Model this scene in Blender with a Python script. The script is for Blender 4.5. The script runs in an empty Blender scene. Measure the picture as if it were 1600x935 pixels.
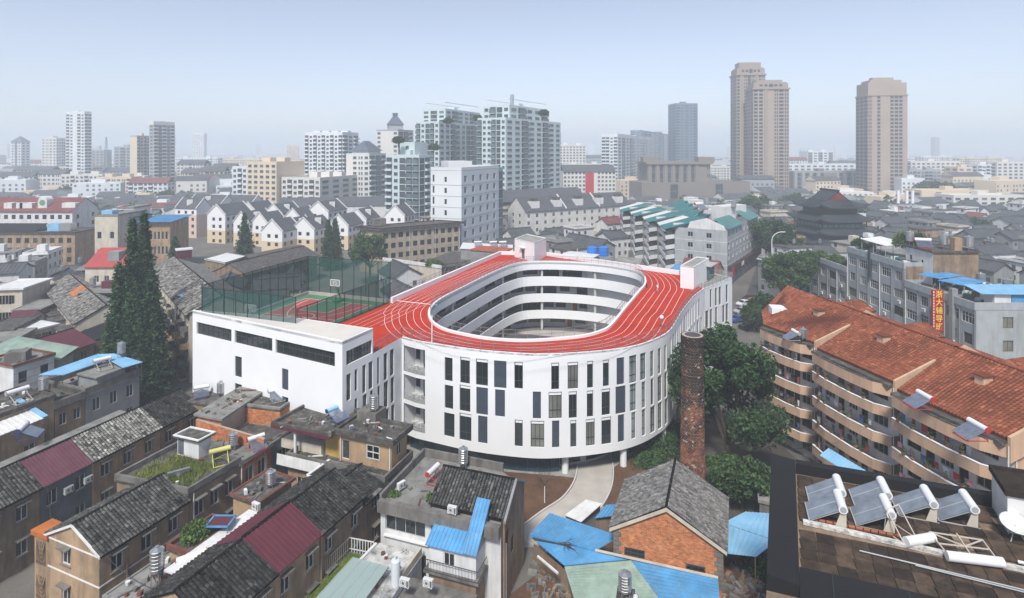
import bpy, math, random
from math import sin, cos, pi, radians, atan2, hypot, sqrt
from mathutils import Vector
from mathutils.geometry import tessellate_polygon
random.seed(7)
SC = bpy.context.scene
COL = SC.collection

# ------------------------------------------------------------------ camera, sky, sun
HAZE = 0.00072
CAM_H, FPX, HOR = 40.0, 900.0, 235.0          # eye height (m); focal length and horizon row of the survey (1600x935 grid)
cam = bpy.data.cameras.new("camera")
cam.sensor_width = 36.0
cam.lens = 36.0 * FPX / 1600.0
cam.shift_y = -(467.5 - HOR) / 1600.0
cam.clip_start, cam.clip_end = 0.5, 20000.0
cam_o = bpy.data.objects.new("camera", cam)
cam_o.location = (0, 0, CAM_H)
cam_o.rotation_euler = (radians(90), 0, 0)
COL.objects.link(cam_o)
SC.camera = cam_o

SUN_EL, SUN_AZ = radians(52), radians(194)    # azimuth clockwise from +Y: behind the camera, to the left
world = bpy.data.worlds.new("World"); SC.world = world
world.use_nodes = True
wn = world.node_tree.nodes; wl = world.node_tree.links
wn.clear()
sky = wn.new("ShaderNodeTexSky"); sky.sky_type = 'NISHITA'; sky.sun_disc = False
sky.sun_elevation = SUN_EL; sky.sun_rotation = SUN_AZ
sky.air_density = 1.0; sky.dust_density = 0.6; sky.ozone_density = 1.0
bg = wn.new("ShaderNodeBackground"); bg.inputs[1].default_value = 0.077
wo = wn.new("ShaderNodeOutputWorld")
hs = wn.new('ShaderNodeHueSaturation'); hs.inputs['Saturation'].default_value = .64; hs.inputs['Value'].default_value = 1.0; wl.new(sky.outputs[0], hs.inputs['Color']); tn = wn.new('ShaderNodeMix'); tn.data_type = 'RGBA'; tn.blend_type = 'MULTIPLY'; tn.inputs[0].default_value = 1; tn.inputs[7].default_value = (.84, .84, .92, 1); wl.new(hs.outputs[0], tn.inputs[6]); wl.new(tn.outputs[2], bg.inputs[0]); wl.new(bg.outputs[0], wo.inputs[0])
sl = bpy.data.lights.new("sun", 'SUN'); sl.energy = 2.3; sl.angle = radians(10); sl.color = (1, .965, .91)
so = bpy.data.objects.new("sun", sl); COL.objects.link(so)
so.rotation_euler = (pi/2 - SUN_EL, 0, pi - SUN_AZ)
SC.view_settings.view_transform = 'Standard'; SC.view_settings.look = 'None'
SC.view_settings.exposure = 1.13; SC.view_settings.gamma = 1.0
cy = SC.cycles
cy.max_bounces = 5; cy.diffuse_bounces = 2; cy.glossy_bounces = 2; cy.transmission_bounces = 2
cy.transparent_max_bounces = 12; cy.volume_bounces = 2; cy.use_denoising = True
cy.caustics_reflective = False; cy.caustics_refractive = False

# ------------------------------------------------------------------ survey: a photo pixel at a known height gives a ground point
def P(px, py, z=0.0):
 Y = FPX * (CAM_H - z) / (py - HOR)
 return ((px - 800.0) / FPX * Y, Y)
def at_depth(px, Y): return ((px - 800.0) / FPX * Y, Y)
def hgt(py, Y): return CAM_H - (py - HOR) * Y / FPX

# ------------------------------------------------------------------ materials
MATS = {}
def nodes_of(name):
 m = bpy.data.materials.new(name); m.use_nodes = True
 nt = m.node_tree; nt.nodes.clear()
 out = nt.nodes.new("ShaderNodeOutputMaterial"); b = nt.nodes.new("ShaderNodeBsdfPrincipled")
 nt.links.new(b.outputs[0], out.inputs[0])
 return m, nt, b, out
def mixrgb(nt, fac, a, b, mode='MIX'):
 n = nt.nodes.new("ShaderNodeMix"); n.data_type = 'RGBA'; n.blend_type = mode
 for sock, v in ((n.inputs[0], fac), (n.inputs[6], a), (n.inputs[7], b)):
  if hasattr(v, 'node'): nt.links.new(v, sock)
  elif isinstance(v, (int, float)): sock.default_value = v
  else: sock.default_value = (*v, 1)
 return n.outputs[2]
def noise(nt, scale, detail=3, vec=None, stretch=None, rough=.6):
 n = nt.nodes.new("ShaderNodeTexNoise"); n.inputs['Scale'].default_value = scale
 n.inputs['Detail'].default_value = detail; n.inputs['Roughness'].default_value = rough
 if vec is not None:
  if stretch:
   mp = nt.nodes.new("ShaderNodeMapping"); mp.inputs['Scale'].default_value = stretch
   nt.links.new(vec, mp.inputs[0]); vec = mp.outputs[0]
  nt.links.new(vec, n.inputs['Vector'])
 return n.outputs[0]
def remap(nt, v, a, b, c=0., d=1.):
 n = nt.nodes.new("ShaderNodeMapRange"); nt.links.new(v, n.inputs[0])
 for i, x in enumerate((a, b, c, d)): n.inputs[i+1].default_value = x
 return n.outputs[0]
def mat(name, col, rough=.85, var=.18, scale=.6, streak=0., dirt=(.10, .085, .07), spots=0., spotcol=(.5, .5, .47),
  bump=0., metal=0., shade=None, spec=.3, spotscale=3.):
 """plain procedural surface: base colour, broad noise, rain streaks, blotches, optional per-piece tone"""
 if name in MATS: return MATS[name]
 m, nt, b, out = nodes_of(name)
 pos = nt.nodes.new("ShaderNodeNewGeometry").outputs['Position']
 c = tuple(col)
 if shade:
  at = nt.nodes.new("ShaderNodeAttribute"); at.attribute_name = 'tone'
  c = mixrgb(nt, at.outputs['Fac'], col, shade)
 if var:
  f = remap(nt, noise(nt, scale, 4, pos), .3, .7)
  lo = tuple(x * (1 - var) for x in (1, 1, 1)); hi = tuple(x * (1 + var) for x in (1, 1, 1))
  c = mixrgb(nt, 1., c, mixrgb(nt, f, lo, hi), 'MULTIPLY')
 if spots:
  f = remap(nt, noise(nt, spotscale, 5, pos, rough=.75), .60 - spots * .2, .68)
  f2 = nt.nodes.new("ShaderNodeMath"); f2.operation = 'MULTIPLY'; f2.inputs[1].default_value = min(1., .4 + spots)
  nt.links.new(f, f2.inputs[0])
  c = mixrgb(nt, f2.outputs[0], c, spotcol)
 if streak:
  f = remap(nt, noise(nt, .9, 5, pos, (1, 1, .16), .7), .52 - .12 * streak, .74)
  f2 = nt.nodes.new("ShaderNodeMath"); f2.operation = 'MULTIPLY'; f2.inputs[1].default_value = min(1, streak)
  nt.links.new(f, f2.inputs[0])
  c = mixrgb(nt, f2.outputs[0], c, dirt)
 if hasattr(c, 'node'): nt.links.new(c, b.inputs['Base Color'])
 else: b.inputs['Base Color'].default_value = (*c, 1)
 b.inputs['Roughness'].default_value = rough; b.inputs['Metallic'].default_value = metal
 b.inputs['Specular IOR Level'].default_value = spec
 if bump:
  bn = nt.nodes.new("ShaderNodeBump"); bn.inputs['Strength'].default_value = bump; bn.inputs['Distance'].default_value = .05
  nt.links.new(noise(nt, 9., 4, pos), bn.inputs['Height']); nt.links.new(bn.outputs[0], b.inputs['Normal'])
 MATS[name] = m
 return m
def alpha_mat(name, col, alpha, rough=.4):
 if name in MATS: return MATS[name]
 m, nt, b, out = nodes_of(name)
 b.inputs['Base Color'].default_value = (*col, 1); b.inputs['Roughness'].default_value = rough
 b.inputs['Alpha'].default_value = alpha
 MATS[name] = m
 return m

# ------------------------------------------------------------------ mesh builder
class MB:
 def __init__(s): s.v, s.f, s.m, s.t = [], [], [], []
 def poly(s, pts, m=0, t=0.):
  i = len(s.v); s.v.extend(pts); s.f.append(tuple(range(i, i + len(pts)))); s.m.append(m); s.t.append(t)
 def box(s, c, d, rot=0., m=0, t=0., skip=''):
  """c: centre of the bottom face, d: full sizes"""
  cx, cy_, z = c; hx, hy = d[0] / 2, d[1] / 2; ca, sa = cos(rot), sin(rot)
  q = [(cx + x * ca - y * sa, cy_ + x * sa + y * ca) for x, y in ((-hx, -hy), (hx, -hy), (hx, hy), (-hx, hy))]
  s.prism(q, z, z + d[2], m, t=t, bottom='b' not in skip)
 def prism(s, q, z0, z1, m=0, mt=None, t=0., bottom=True, top=True):
  n = len(q); i = len(s.v)
  s.v.extend([(x, y, z0) for x, y in q]); s.v.extend([(x, y, z1) for x, y in q])
  for k in range(n):
   k2 = (k + 1) % n
   s.f.append((i + k, i + k2, i + n + k2, i + n + k)); s.m.append(m); s.t.append(t)
  if top: s.f.append(tuple(range(i + n, i + 2 * n))); s.m.append(m if mt is None else mt); s.t.append(t)
  if bottom: s.f.append(tuple(range(i + n - 1, i - 1, -1))); s.m.append(m); s.t.append(t)
 def slab(s, a, b, c, d, th, m=0, t=0.):
  """four corner points of the top face, thickened downward"""
  i = len(s.v); top = [tuple(p) for p in (a, b, c, d)]
  s.v.extend(top); s.v.extend([(x, y, z - th) for x, y, z in top])
  for f in ((0, 1, 2, 3), (7, 6, 5, 4), (0, 4, 5, 1), (1, 5, 6, 2), (2, 6, 7, 3), (3, 7, 4, 0)):
   s.f.append(tuple(i + k for k in f)); s.m.append(m); s.t.append(t)
 def tube(s, p, q, r, n=6, m=0, r2=None, caps=True, t=0.):
  p, q = Vector(p), Vector(q); r2 = r if r2 is None else r2
  ax = (q - p)
  if ax.length < 1e-6: return
  ax.normalize(); u = ax.orthogonal().normalized(); w = ax.cross(u); i = len(s.v)
  for c, rr in ((p, r), (q, r2)):
   for k in range(n):
    a = 2 * pi * k / n
    s.v.append(tuple(c + (u * cos(a) + w * sin(a)) * rr))
  for k in range(n):
   k2 = (k + 1) % n
   s.f.append((i + k, i + k2, i + n + k2, i + n + k)); s.m.append(m); s.t.append(t)
  if caps:
   s.f.append(tuple(i + n - 1 - k for k in range(n))); s.m.append(m); s.t.append(t)
   s.f.append(tuple(i + n + k for k in range(n))); s.m.append(m); s.t.append(t)
 def lathe(s, prof, n=12, c=(0, 0, 0), m=0, t=0.):
  i = len(s.v)
  for r, z in prof:
   for k in range(n):
    a = 2 * pi * k / n; s.v.append((c[0] + r * cos(a), c[1] + r * sin(a), c[2] + z))
  for j in range(len(prof) - 1):
   for k in range(n):
    k2 = (k + 1) % n; a = i + j * n
    s.f.append((a + k, a + k2, a + n + k2, a + n + k)); s.m.append(m); s.t.append(t)
  s.f.append(tuple(i + n - 1 - k for k in range(n))); s.m.append(m); s.t.append(t)
  a = i + (len(prof) - 1) * n
  s.f.append(tuple(a + k for k in range(n))); s.m.append(m); s.t.append(t)
 def bar(s, p, q, w, h, m=0, t=0.):
  """box beam from p to q, w wide, h high (hung below the line)"""
  p, q = Vector(p), Vector(q); d = q - p
  sd = Vector((-d.y, d.x, 0)); sd = sd.normalized() * (w / 2) if sd.length > 1e-6 else Vector((w / 2, 0, 0))
  s.slab(p - sd, q - sd, q + sd, p + sd, h, m, t)
 def mesh(s, name, mats, org=(0, 0, 0), smooth=False):
  me = bpy.data.meshes.new(name); ox, oy, oz = org
  me.from_pydata([(x - ox, y - oy, z - oz) for x, y, z in s.v], [], s.f)
  for x in mats: me.materials.append(x)
  me.polygons.foreach_set('material_index', s.m)
  if smooth: me.polygons.foreach_set('use_smooth', [True] * len(s.f))
  if any(s.t):
   a = me.attributes.new('tone', 'FLOAT', 'FACE'); a.data.foreach_set('value', s.t)
  me.update()
  return me
 def build(s, name, mats, parent=None, local=False, kind=None, smooth=False, label=None):
  if not s.f: return None
  if not isinstance(mats, (list, tuple)): mats = [mats]
  org = (0, 0, 0) if (parent is None or local) else world_loc(parent)
  o = bpy.data.objects.new(name, s.mesh(name, mats, org, smooth)); COL.objects.link(o)
  if parent is not None: o.parent = parent
  if kind: o['kind'] = kind
  if label: o['label'] = label
  return o
def world_loc(o):
 l = tuple(o.location)
 while o.parent is not None:
  o = o.parent; l = tuple(a + b for a, b in zip(l, o.location))
 return l
def thing(name, label, cat, loc, rz=0., group=None):
 o = bpy.data.objects.new(name, None); COL.objects.link(o); o.empty_display_size = .3
 o.location = loc if len(loc) == 3 else (*loc, 0.); o.rotation_euler = (0, 0, rz)
 o['label'] = label; o['category'] = cat
 if group: o['group'] = group
 return o
def tag(o, label, cat, group=None):
 o['label'] = label; o['category'] = cat
 if group: o['group'] = group
 return o
def put(name, me, parent, loc, rz=0., label=None):
 """a part that shares mesh data; loc in world metres (parents are unrotated)"""
 o = bpy.data.objects.new(name, me); COL.objects.link(o); o.parent = parent
 w = world_loc(parent); o.location = (loc[0] - w[0], loc[1] - w[1], loc[2] - w[2]); o.rotation_euler = (0, 0, rz)
 if label: o['label'] = label
 return o
def copy_tree(o, parent=None):
 c = o.copy(); COL.objects.link(c)
 if parent is not None: c.parent = parent
 for ch in list(o.children): copy_tree(ch, c)
 return c
def struct(o): o['kind'] = 'structure'; return o

# ------------------------------------------------------------------ walls with real openings
def plen(pts): return sum(hypot(b[0] - a[0], b[1] - a[1]) for a, b in zip(pts, pts[1:]))
class Line2:
 def __init__(s, pts):
  s.p = [tuple(p[:2]) for p in pts]; s.c = [0.]
  for a, b in zip(s.p, s.p[1:]): s.c.append(s.c[-1] + hypot(b[0] - a[0], b[1] - a[1]))
  s.L = s.c[-1]
 def at(s, u):
  for i in range(len(s.c) - 1):
   if u <= s.c[i + 1] or i == len(s.c) - 2:
    d = s.c[i + 1] - s.c[i]; f = (u - s.c[i]) / d if d else 0
    a, b = s.p[i], s.p[i + 1]
    return (a[0] + (b[0] - a[0]) * f, a[1] + (b[1] - a[1]) * f)
 def nrm(s, u):
  a, b = s.at(max(0, u - .05)), s.at(min(s.L, u + .05)); dx, dy = b[0] - a[0], b[1] - a[1]; l = hypot(dx, dy)
  return (dy / l, -dx / l)
 def ray(s, px):
  """where the line of sight through pixel column px meets the wall: (u, depth)"""
  k = (px - 800.) / FPX; best = None
  for i, (a, b) in enumerate(zip(s.p, s.p[1:])):
   fa, fb = a[0] - k * a[1], b[0] - k * b[1]
   if fa == fb: continue
   t = fa / (fa - fb)
   if (-1e-6 if i else -.5) <= t <= (1 + 1e-6 if i < len(s.p) - 2 else 1.5):
    Y = a[1] + (b[1] - a[1]) * t; u = s.c[i] + (s.c[i + 1] - s.c[i]) * t
    if best is None or Y < best[1]: best = (u, Y)
  return best
 def opening(s, x0, x1, y0, y1):
  r0, r1 = s.ray(x0), s.ray(x1)
  Y = (r0[1] + r1[1]) / 2
  u0, u1 = sorted((min(max(r0[0], .02), s.L - .02), min(max(r1[0], .02), s.L - .02)))
  return (u0, max(u1, u0 + .3), hgt(y1, Y), hgt(y0, Y))
def pwall(mb, line, z0, z1, opens=(), depth=.14, m=0, mr=None):
 """wall along a polyline (outside on the right-hand side of the walk), holes with reveals at opens (u0,u1,v0,v1)"""
 if not isinstance(line, Line2): line = Line2(line)
 mr = m if mr is None else mr
 br = sorted(set([0., line.L] + [round(u, 4) for o in opens for u in o[:2]] + [round(c, 4) for c in line.c]))
 br = [u for u in br if 0 <= u <= line.L + 1e-4]
 for u0, u1 in zip(br, br[1:]):
  if u1 - u0 < 1e-4: continue
  um = (u0 + u1) / 2; a, b = line.at(u0), line.at(u1)
  holes = sorted((o[2], o[3]) for o in opens if o[0] < um < o[1]); z = z0
  for h0, h1 in holes + [(z1, z1)]:
   if h0 > z + 1e-4: mb.poly([(*a, z), (*b, z), (*b, h0), (*a, h0)], m)
   z = max(z, h1)
  if depth and holes:
   n = line.nrm(um); ia = (a[0] - n[0] * depth, a[1] - n[1] * depth); ib = (b[0] - n[0] * depth, b[1] - n[1] * depth)
   for h0, h1 in holes:
    mb.poly([(*a, h0), (*b, h0), (*ib, h0), (*ia, h0)][::-1], mr)
    mb.poly([(*a, h1), (*b, h1), (*ib, h1), (*ia, h1)], mr)
 if depth:
  for o in opens:
   for u in o[:2]:
    a = line.at(u); n = line.nrm(u); ia = (a[0] - n[0] * depth, a[1] - n[1] * depth)
    q = [(*a, o[2]), (*ia, o[2]), (*ia, o[3]), (*a, o[3])]
    mb.poly(q if u == o[0] else q[::-1], mr)
WIN = {}
def win_mesh(w, h, nx=2, rows=(), fm='frame_white', pm='glass', fw=.06, split=False):
 """sash window w x h: nx lights across, horizontal bars at the fractions in rows"""
 k = (round(w, 2), round(h, 2), nx, rows, fm, pm, fw, split)
 if k in WIN: return WIN[k]
 f, g = MB(), MB()
 w, h = k[0], k[1]
 def b(x0, x1, z0, z1, y0=-.04, y1=.03): f.prism([(x0, y0), (x1, y0), (x1, y1), (x0, y1)], z0, z1)
 b(0, w, 0, fw); b(0, w, h - fw, h); b(0, fw, fw, h - fw); b(w - fw, w, fw, h - fw)
 for i in range(1, nx): b(w * i / nx - fw / 2, w * i / nx + fw / 2, fw, h - fw, -.03)
 for r in rows: b(fw, w - fw, h * r - fw / 2, h * r + fw / 2, -.035)
 g.poly([(0, .02, 0), (w, .02, 0), (w, .02, h), (0, .02, h)])
 if split: r = (f.mesh('window', [MATS[fm]]), g.mesh('pane', [MATS[pm]]))
 else:
  f.poly([(0, .02, 0), (w, .02, 0), (w, .02, h), (0, .02, h)], 1)
  r = (f.mesh('window', [MATS[fm], MATS[pm]]), None)
 WIN[k] = r
 return r
def set_window(root, line, o, depth=.12, nx=2, rows=(), fm='frame_white', pm=None, fw=.06, split=False, name='window', label=None):
 if not isinstance(line, Line2): line = Line2(line)
 a, b = line.at(o[0]), line.at(o[1]); n = line.nrm((o[0] + o[1]) / 2); w = hypot(b[0] - a[0], b[1] - a[1])
 pm = pm or random.choice(('glass', 'glass', 'glass_b', 'glass_c'))
 me, g = win_mesh(w, o[3] - o[2], nx, tuple(rows), fm, pm, fw, split)
 rz = atan2(b[1] - a[1], b[0] - a[0]); loc = (a[0] - n[0] * depth, a[1] - n[1] * depth, o[2])
 ob = put(name, me, root, loc, rz, label)
 if g:
  c = bpy.data.objects.new('pane', g); COL.objects.link(c); c.parent = ob
 return ob
def glassy(name, col, rough=.08, var=.25):
 if name in MATS: return MATS[name]
 m, nt, b, out = nodes_of(name)
 pos = nt.nodes.new("ShaderNodeNewGeometry").outputs['Position']
 f = remap(nt, noise(nt, .35, 2, pos), .35, .65)
 c = mixrgb(nt, f, tuple(x * (1 - var) for x in col), tuple(x * (1 + var) for x in col))
 nt.links.new(c, b.inputs['Base Color']); b.inputs['Roughness'].default_value = rough
 b.inputs['Specular IOR Level'].default_value = .55
 MATS[name] = m
 return m
glassy('glass', (.022, .028, .03)); glassy('glass_b', (.045, .052, .052)); glassy('glass_c', (.011, .014, .015))
glassy('glass_curtain', (.16, .165, .14), .15); glassy('glass_teal', (.05, .10, .11)); glassy('glass_navy', (.010, .045, .07), .05)
glassy('glass_pale', (.20, .235, .235), .1)
mat('frame_white', (.62, .62, .60), .5, .08); mat('frame_dark', (.045, .05, .055), .45, .1); mat('frame_alu', (.36, .37, .37), .4, .1)
mat('frame_brown', (.10, .07, .05), .6, .2); mat('frame_green', (.12, .28, .16), .5, .1)

def Q(L, N, R): return [L, N, R, (L[0] + R[0] - N[0], L[1] + R[1] - N[1])]
def lerp(a, b, t): return tuple(x + (y - x) * t for x, y in zip(a, b))
def vadd(a, b, s=1.): return tuple(x + y * s for x, y in zip(a, b))
def unit(a, b): d = hypot(b[0] - a[0], b[1] - a[1]); return ((b[0] - a[0]) / d, (b[1] - a[1]) / d)
def shrink(q, d):
 """offset a convex CCW polygon inward by d (negative: outward)"""
 n = len(q); out = []
 for i in range(n):
  a, b, c = q[i - 1], q[i], q[(i + 1) % n]; u, w = unit(a, b), unit(b, c)
  n1, n2 = (-u[1], u[0]), (-w[1], w[0]); k = 1 + n1[0] * n2[0] + n1[1] * n2[1]
  out.append((b[0] + (n1[0] + n2[0]) * d / k, b[1] + (n1[1] + n2[1]) * d / k))
 return out
def catmull(pts, closed=False, n=6):
 m = len(pts); out = []
 for i in range(m if closed else m - 1):
  p0 = pts[(i - 1) % m] if closed or i > 0 else pts[0]; p1 = pts[i]; p2 = pts[(i + 1) % m]
  p3 = pts[(i + 2) % m] if closed or i + 2 < m else pts[-1]
  for k in range(n):
   t = k / n
   out.append(tuple(.5 * (2 * b + (c - a) * t + (2 * a - 5 * b + 4 * c - d) * t * t + (3 * b - a - 3 * c + d) * t ** 3)
        for a, b, c, d in zip(p0, p1, p2, p3)))
 if not closed: out.append(pts[-1])
 return out
def flat_fill(mb, loops, z, m=0):
 """horizontal surface bounded by loops[0] with holes loops[1:]"""
 vs = [v for l in loops for v in l]
 for tri in tessellate_polygon([[Vector((x, y, 0)) for x, y in l] for l in loops]):
  p = [(*vs[i], z) for i in tri]
  a = (p[1][0] - p[0][0]) * (p[2][1] - p[0][1]) - (p[1][1] - p[0][1]) * (p[2][0] - p[0][0])
  mb.poly(p if a > 0 else p[::-1], m)
# ------------------------------------------------------------------ ground materials and sheets
mat('ground', (.13, .12, .105), .95, .3, .12, spots=.4, spotcol=(.09, .085, .07)); mat('concrete_pale', (.40, .37, .33), .9, .12, .5)
mat('soil', (.105, .055, .032), .95, .3, .5, spots=.3, spotcol=(.16, .10, .07)); mat('asphalt', (.06, .06, .06), .9, .2, .3); mat('concrete', (.27, .26, .24), .9, .2, .5, streak=.35)
mat('kerb', (.5, .49, .46), .9, .1); mat('white_line', (.75, .74, .72), .7, .08, 2.)
mat('plaster_white', (.74, .745, .745), .75, .03, .25, streak=.05, dirt=(.62, .62, .61)); mat('white_box', (.76, .75, .74), .7, .05, .5)
mat('track_red', (.42, .036, .018), .95, .12, .35, spec=.08, spots=.18, spotcol=(.36, .045, .03), spotscale=.5); mat('track_dark', (.30, .035, .025), .9, .15, .5)
mat('court_red', (.36, .075, .065), .85, .1, .5); mat('court_green', (.075, .19, .105), .85, .12, .5)
mat('roof_beige', (.56, .53, .475), .9, .06, .4, streak=.12, dirt=(.4, .37, .32)); mat('panel_slate', (.048, .062, .085), .55, .1, .5)
mat('rail_grey', (.20, .195, .195), .5, .1); mat('steel_dark', (.02, .03, .03), .5, .1); mat('corridor', (.52, .52, .515), .8, .1)
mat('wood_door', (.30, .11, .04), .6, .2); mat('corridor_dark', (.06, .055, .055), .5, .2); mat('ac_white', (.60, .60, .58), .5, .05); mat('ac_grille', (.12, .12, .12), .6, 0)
alpha_mat('mesh_green', (.006, .07, .06), .55, .8); alpha_mat('rail_mesh', (.16, .15, .15), .10, .6); alpha_mat('rail_glass', (.45, .50, .50), .30, .15)

def sheet(name, q, z, m):
 b = MB(); b.poly([(x, y, z) for x, y in q]); return struct(b.build(name, MATS[m]))
gmb = MB()
for i in range(40):                                   # ground sheet in strips out past the haze
 y0, y1 = -60 + 4.0 * i ** 2.0, -60 + 4.0 * (i + 1) ** 2.0
 w = 700 + y1 * 1.3
 gmb.poly([(-w, y0, 0), (w, y0, 0), (w, y1, 0), (-w, y1, 0)])
struct(gmb.build('ground', MATS['ground']))

# ------------------------------------------------------------------ the school with the running track on its roof
ZR, ZW = 15.2, 18.2
A, B = P(301, 486, ZW), P(535, 535, ZW); Cc = P(583, 514, ZW); K = P(628, 527, ZR)
front = [K] + [P(x, y, ZR) for x, y in ((650, 533), (675, 537), (731, 545.5), (787, 551), (844, 554), (900, 552), (956, 547),
    (994, 540.6), (1024, 530.5), (1046, 518), (1059, 499), (1068, 484), (1084, 464))] + [(34.3, 103.0)]
front = [front[0]] + catmull(front[1:], False, 5)
WE = P(1144, 434, ZR); WB = (39.0, 119.0); BK = P(856, 399, ZR); BL = (-2.9, 137.5)
K1, K2, K3, K4 = (-42.2, 78.4), (-35.3, 99.8), (-19.9, 94.1), (-28.0, 75.0)
JB = (33.6, 115.3)
inner_px = ((672, 490), (677, 503), (694, 514), (724, 522), (769, 529.5), (821, 532), (870, 529.5), (911, 525), (937, 518), (952.5, 509), (975, 482), (997, 456),
   (1007, 443), (1003, 430), (990, 422.5), (956, 416), (919, 412), (881, 410), (847, 409.5), (817, 411), (795, 417), (769, 428), (731, 447), (694, 466), (678, 478))
inner = catmull([P(x, y, ZR) for x, y in inner_px], True, 4)      # counter-clockwise seen from above
SCH = thing('school_building', 'white oval school with a red running track on its roof and a round courtyard', 'school', (0, 90, 0))

w = MB()
lAB = Line2([A, B]); lBK = Line2([B, Cc, K]); lF = Line2(front); lW = Line2([front[-1], WE])
def seg_open(line, x0, yt0, yb0, x1, yt1, yb1):
 r0, r1 = line.ray(x0), line.ray(x1)
 return (r0[0], r1[0], (hgt(yb0, r0[1]) + hgt(yb1, r1[1])) / 2, (hgt(yt0, r0[1]) + hgt(yt1, r1[1])) / 2)
def zz(ox, oy, s): return lambda x, y: (ox + x / s, oy + y / s)
z6, zA, zB, z5, zC = zz(290, 460, 4.674), zz(600, 520, 4.25), zz(840, 480, 3.596), zz(980, 390, 6.233), zz(530, 500, 4.676)
def so6(x0, a, b, x1, c, d):
 p0, p1 = z6(x0, a), z6(x1, c); return seg_open(lAB, p0[0], p0[1], z6(x0, b)[1], p1[0], p1[1], z6(x1, d)[1])
AB_strips = [so6(80, 202, 292, 335, 258, 350), so6(358, 263, 358, 633, 322, 420), so6(657, 330, 432, 1090, 425, 533)]
AB_small = [(so6(360, 450, 600, 410, 460, 612), 1), (so6(703, 540, 695, 750, 550, 706), 0), (so6(360, 650, 800, 410, 660, 812), 1), (so6(703, 745, 900, 750, 755, 910), 1)]
pwall(w, lAB, 0, ZW, AB_strips + [o for o, g in AB_small], .3)
def sq(line, zf, x0, x1, y0, y1):
 a, b = zf(x0, y0), zf(x1, y1); return line.opening(a[0], b[0], a[1], b[1])
BK_list = []
for x0, x1, y0, y1, g in ((53, 86, 395, 590, 1), (113, 134, 362, 520, 1), (169, 196, 330, 535, 1), (215, 246, 305, 505, 0), (278, 295, 275, 470, 1),
  (325, 353, 243, 440, 1), (371, 401, 215, 408, 1), (113, 134, 575, 745, 1), (171, 203, 545, 725, 1), (226, 248, 515, 710, 1), (280, 299, 483, 675, 1), (326, 358, 450, 645, 1),
  (376, 402, 420, 605, 1), (226, 248, 725, 910, 0), (280, 302, 690, 870, 1), (328, 363, 655, 840, 1), (380, 405, 620, 800, 1)):
 o = sq(lBK, zC, x0, x1, y0, y1); BK_list.append((o, g))
bk_strip = seg_open(lBK, *zC(52, 230), zC(52, 340)[1], *zC(240, 145), zC(240, 238)[1])
pwall(w, lBK, 0, ZR, [o for o, g in BK_list], .25)
# the gym wing stands one storey higher: closing walls above the track level
pwall(w, [B, Cc], ZR, ZW, [(bk_strip[0], bk_strip[1], max(bk_strip[2], ZR + .05), bk_strip[3])], .25)
pwall(w, [Cc, K4], ZR - .3, ZW); pwall(w, [K4, K1], ZR - .3, ZW); pwall(w, [K1, A], ZR - .3, ZW)
F = []
for x0, x1, y0, y1, g in ((403, 455, 166, 322, 1), (506, 570, 163, 338, 2), (611, 690, 176, 352, 2), (731, 813, 187, 368, 0), (866, 922, 195, 373, 2),
  (403, 459, 350, 506, 1), (502, 573, 350, 524, 2), (613, 690, 364, 545, 0), (738, 803, 379, 558, 0), (988, 1042, 392, 572, 0),
  (399, 468, 535, 692, 1), (501, 580, 537, 718, 2), (625, 687, 554, 735, 0), (868, 921, 579, 757, 2), (974, 1064, 585, 762, 3)):
 F.append((sq(lF, zA, x0, x1, y0, y1), g))
for x0, x1, y0, y1, g in ((77, 121, 313, 464, 2), (169, 228, 309, 460, 3), (278, 312, 303, 455, 2), (367, 402, 296, 446, 2), (444, 488, 284, 436, 0), (515, 557, 271, 426, 4),
  (576, 609, 258, 410, 4), (633, 653, 246, 392, 4), (676, 694, 231, 376, 4), (713, 725, 214, 357, 1), (62, 136, 477, 627, 3), (175, 221, 474, 625, 2),
  (277, 313, 469, 618, 2), (360, 408, 459, 608, 2), (438, 495, 444, 599, 0), (518, 555, 431, 584, 4), (585, 607, 419, 567, 4), (636, 652, 403, 550, 0),
  (675, 699, 386, 530, 4), (713, 729, 367, 510, 4), (81, 122, 638, 790, 0), (184, 218, 636, 787, 2), (271, 322, 629, 780, 3), (359, 414, 618, 771, 2),
  (451, 488, 604, 758, 0), (527, 551, 590, 741, 4), (586, 607, 574, 724, 4), (633, 662, 557, 706, 4), (676, 700, 536, 685, 4), (716, 731, 515, 660, 4)):
 F.append((sq(lF, zB, x0, x1, y0, y1), g))
u_last = max(o[1] for o, g in F)
rr = random.Random(3)
for row, (z0, z1) in enumerate(((10.9, 14.1), (7.3, 10.5), (3.7, 6.9))):      # the far side runs on in the same rhythm
 u = u_last + 1.4 + .3 * row
 while u < lF.L - 1.6:
  ww = rr.choice((.7, .9, 1.1)); F.append(((u, u + ww, z0, z1), rr.choice((1, 1, 4, 0)))); u += ww + rr.choice((.6, .8, 1.3))
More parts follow.
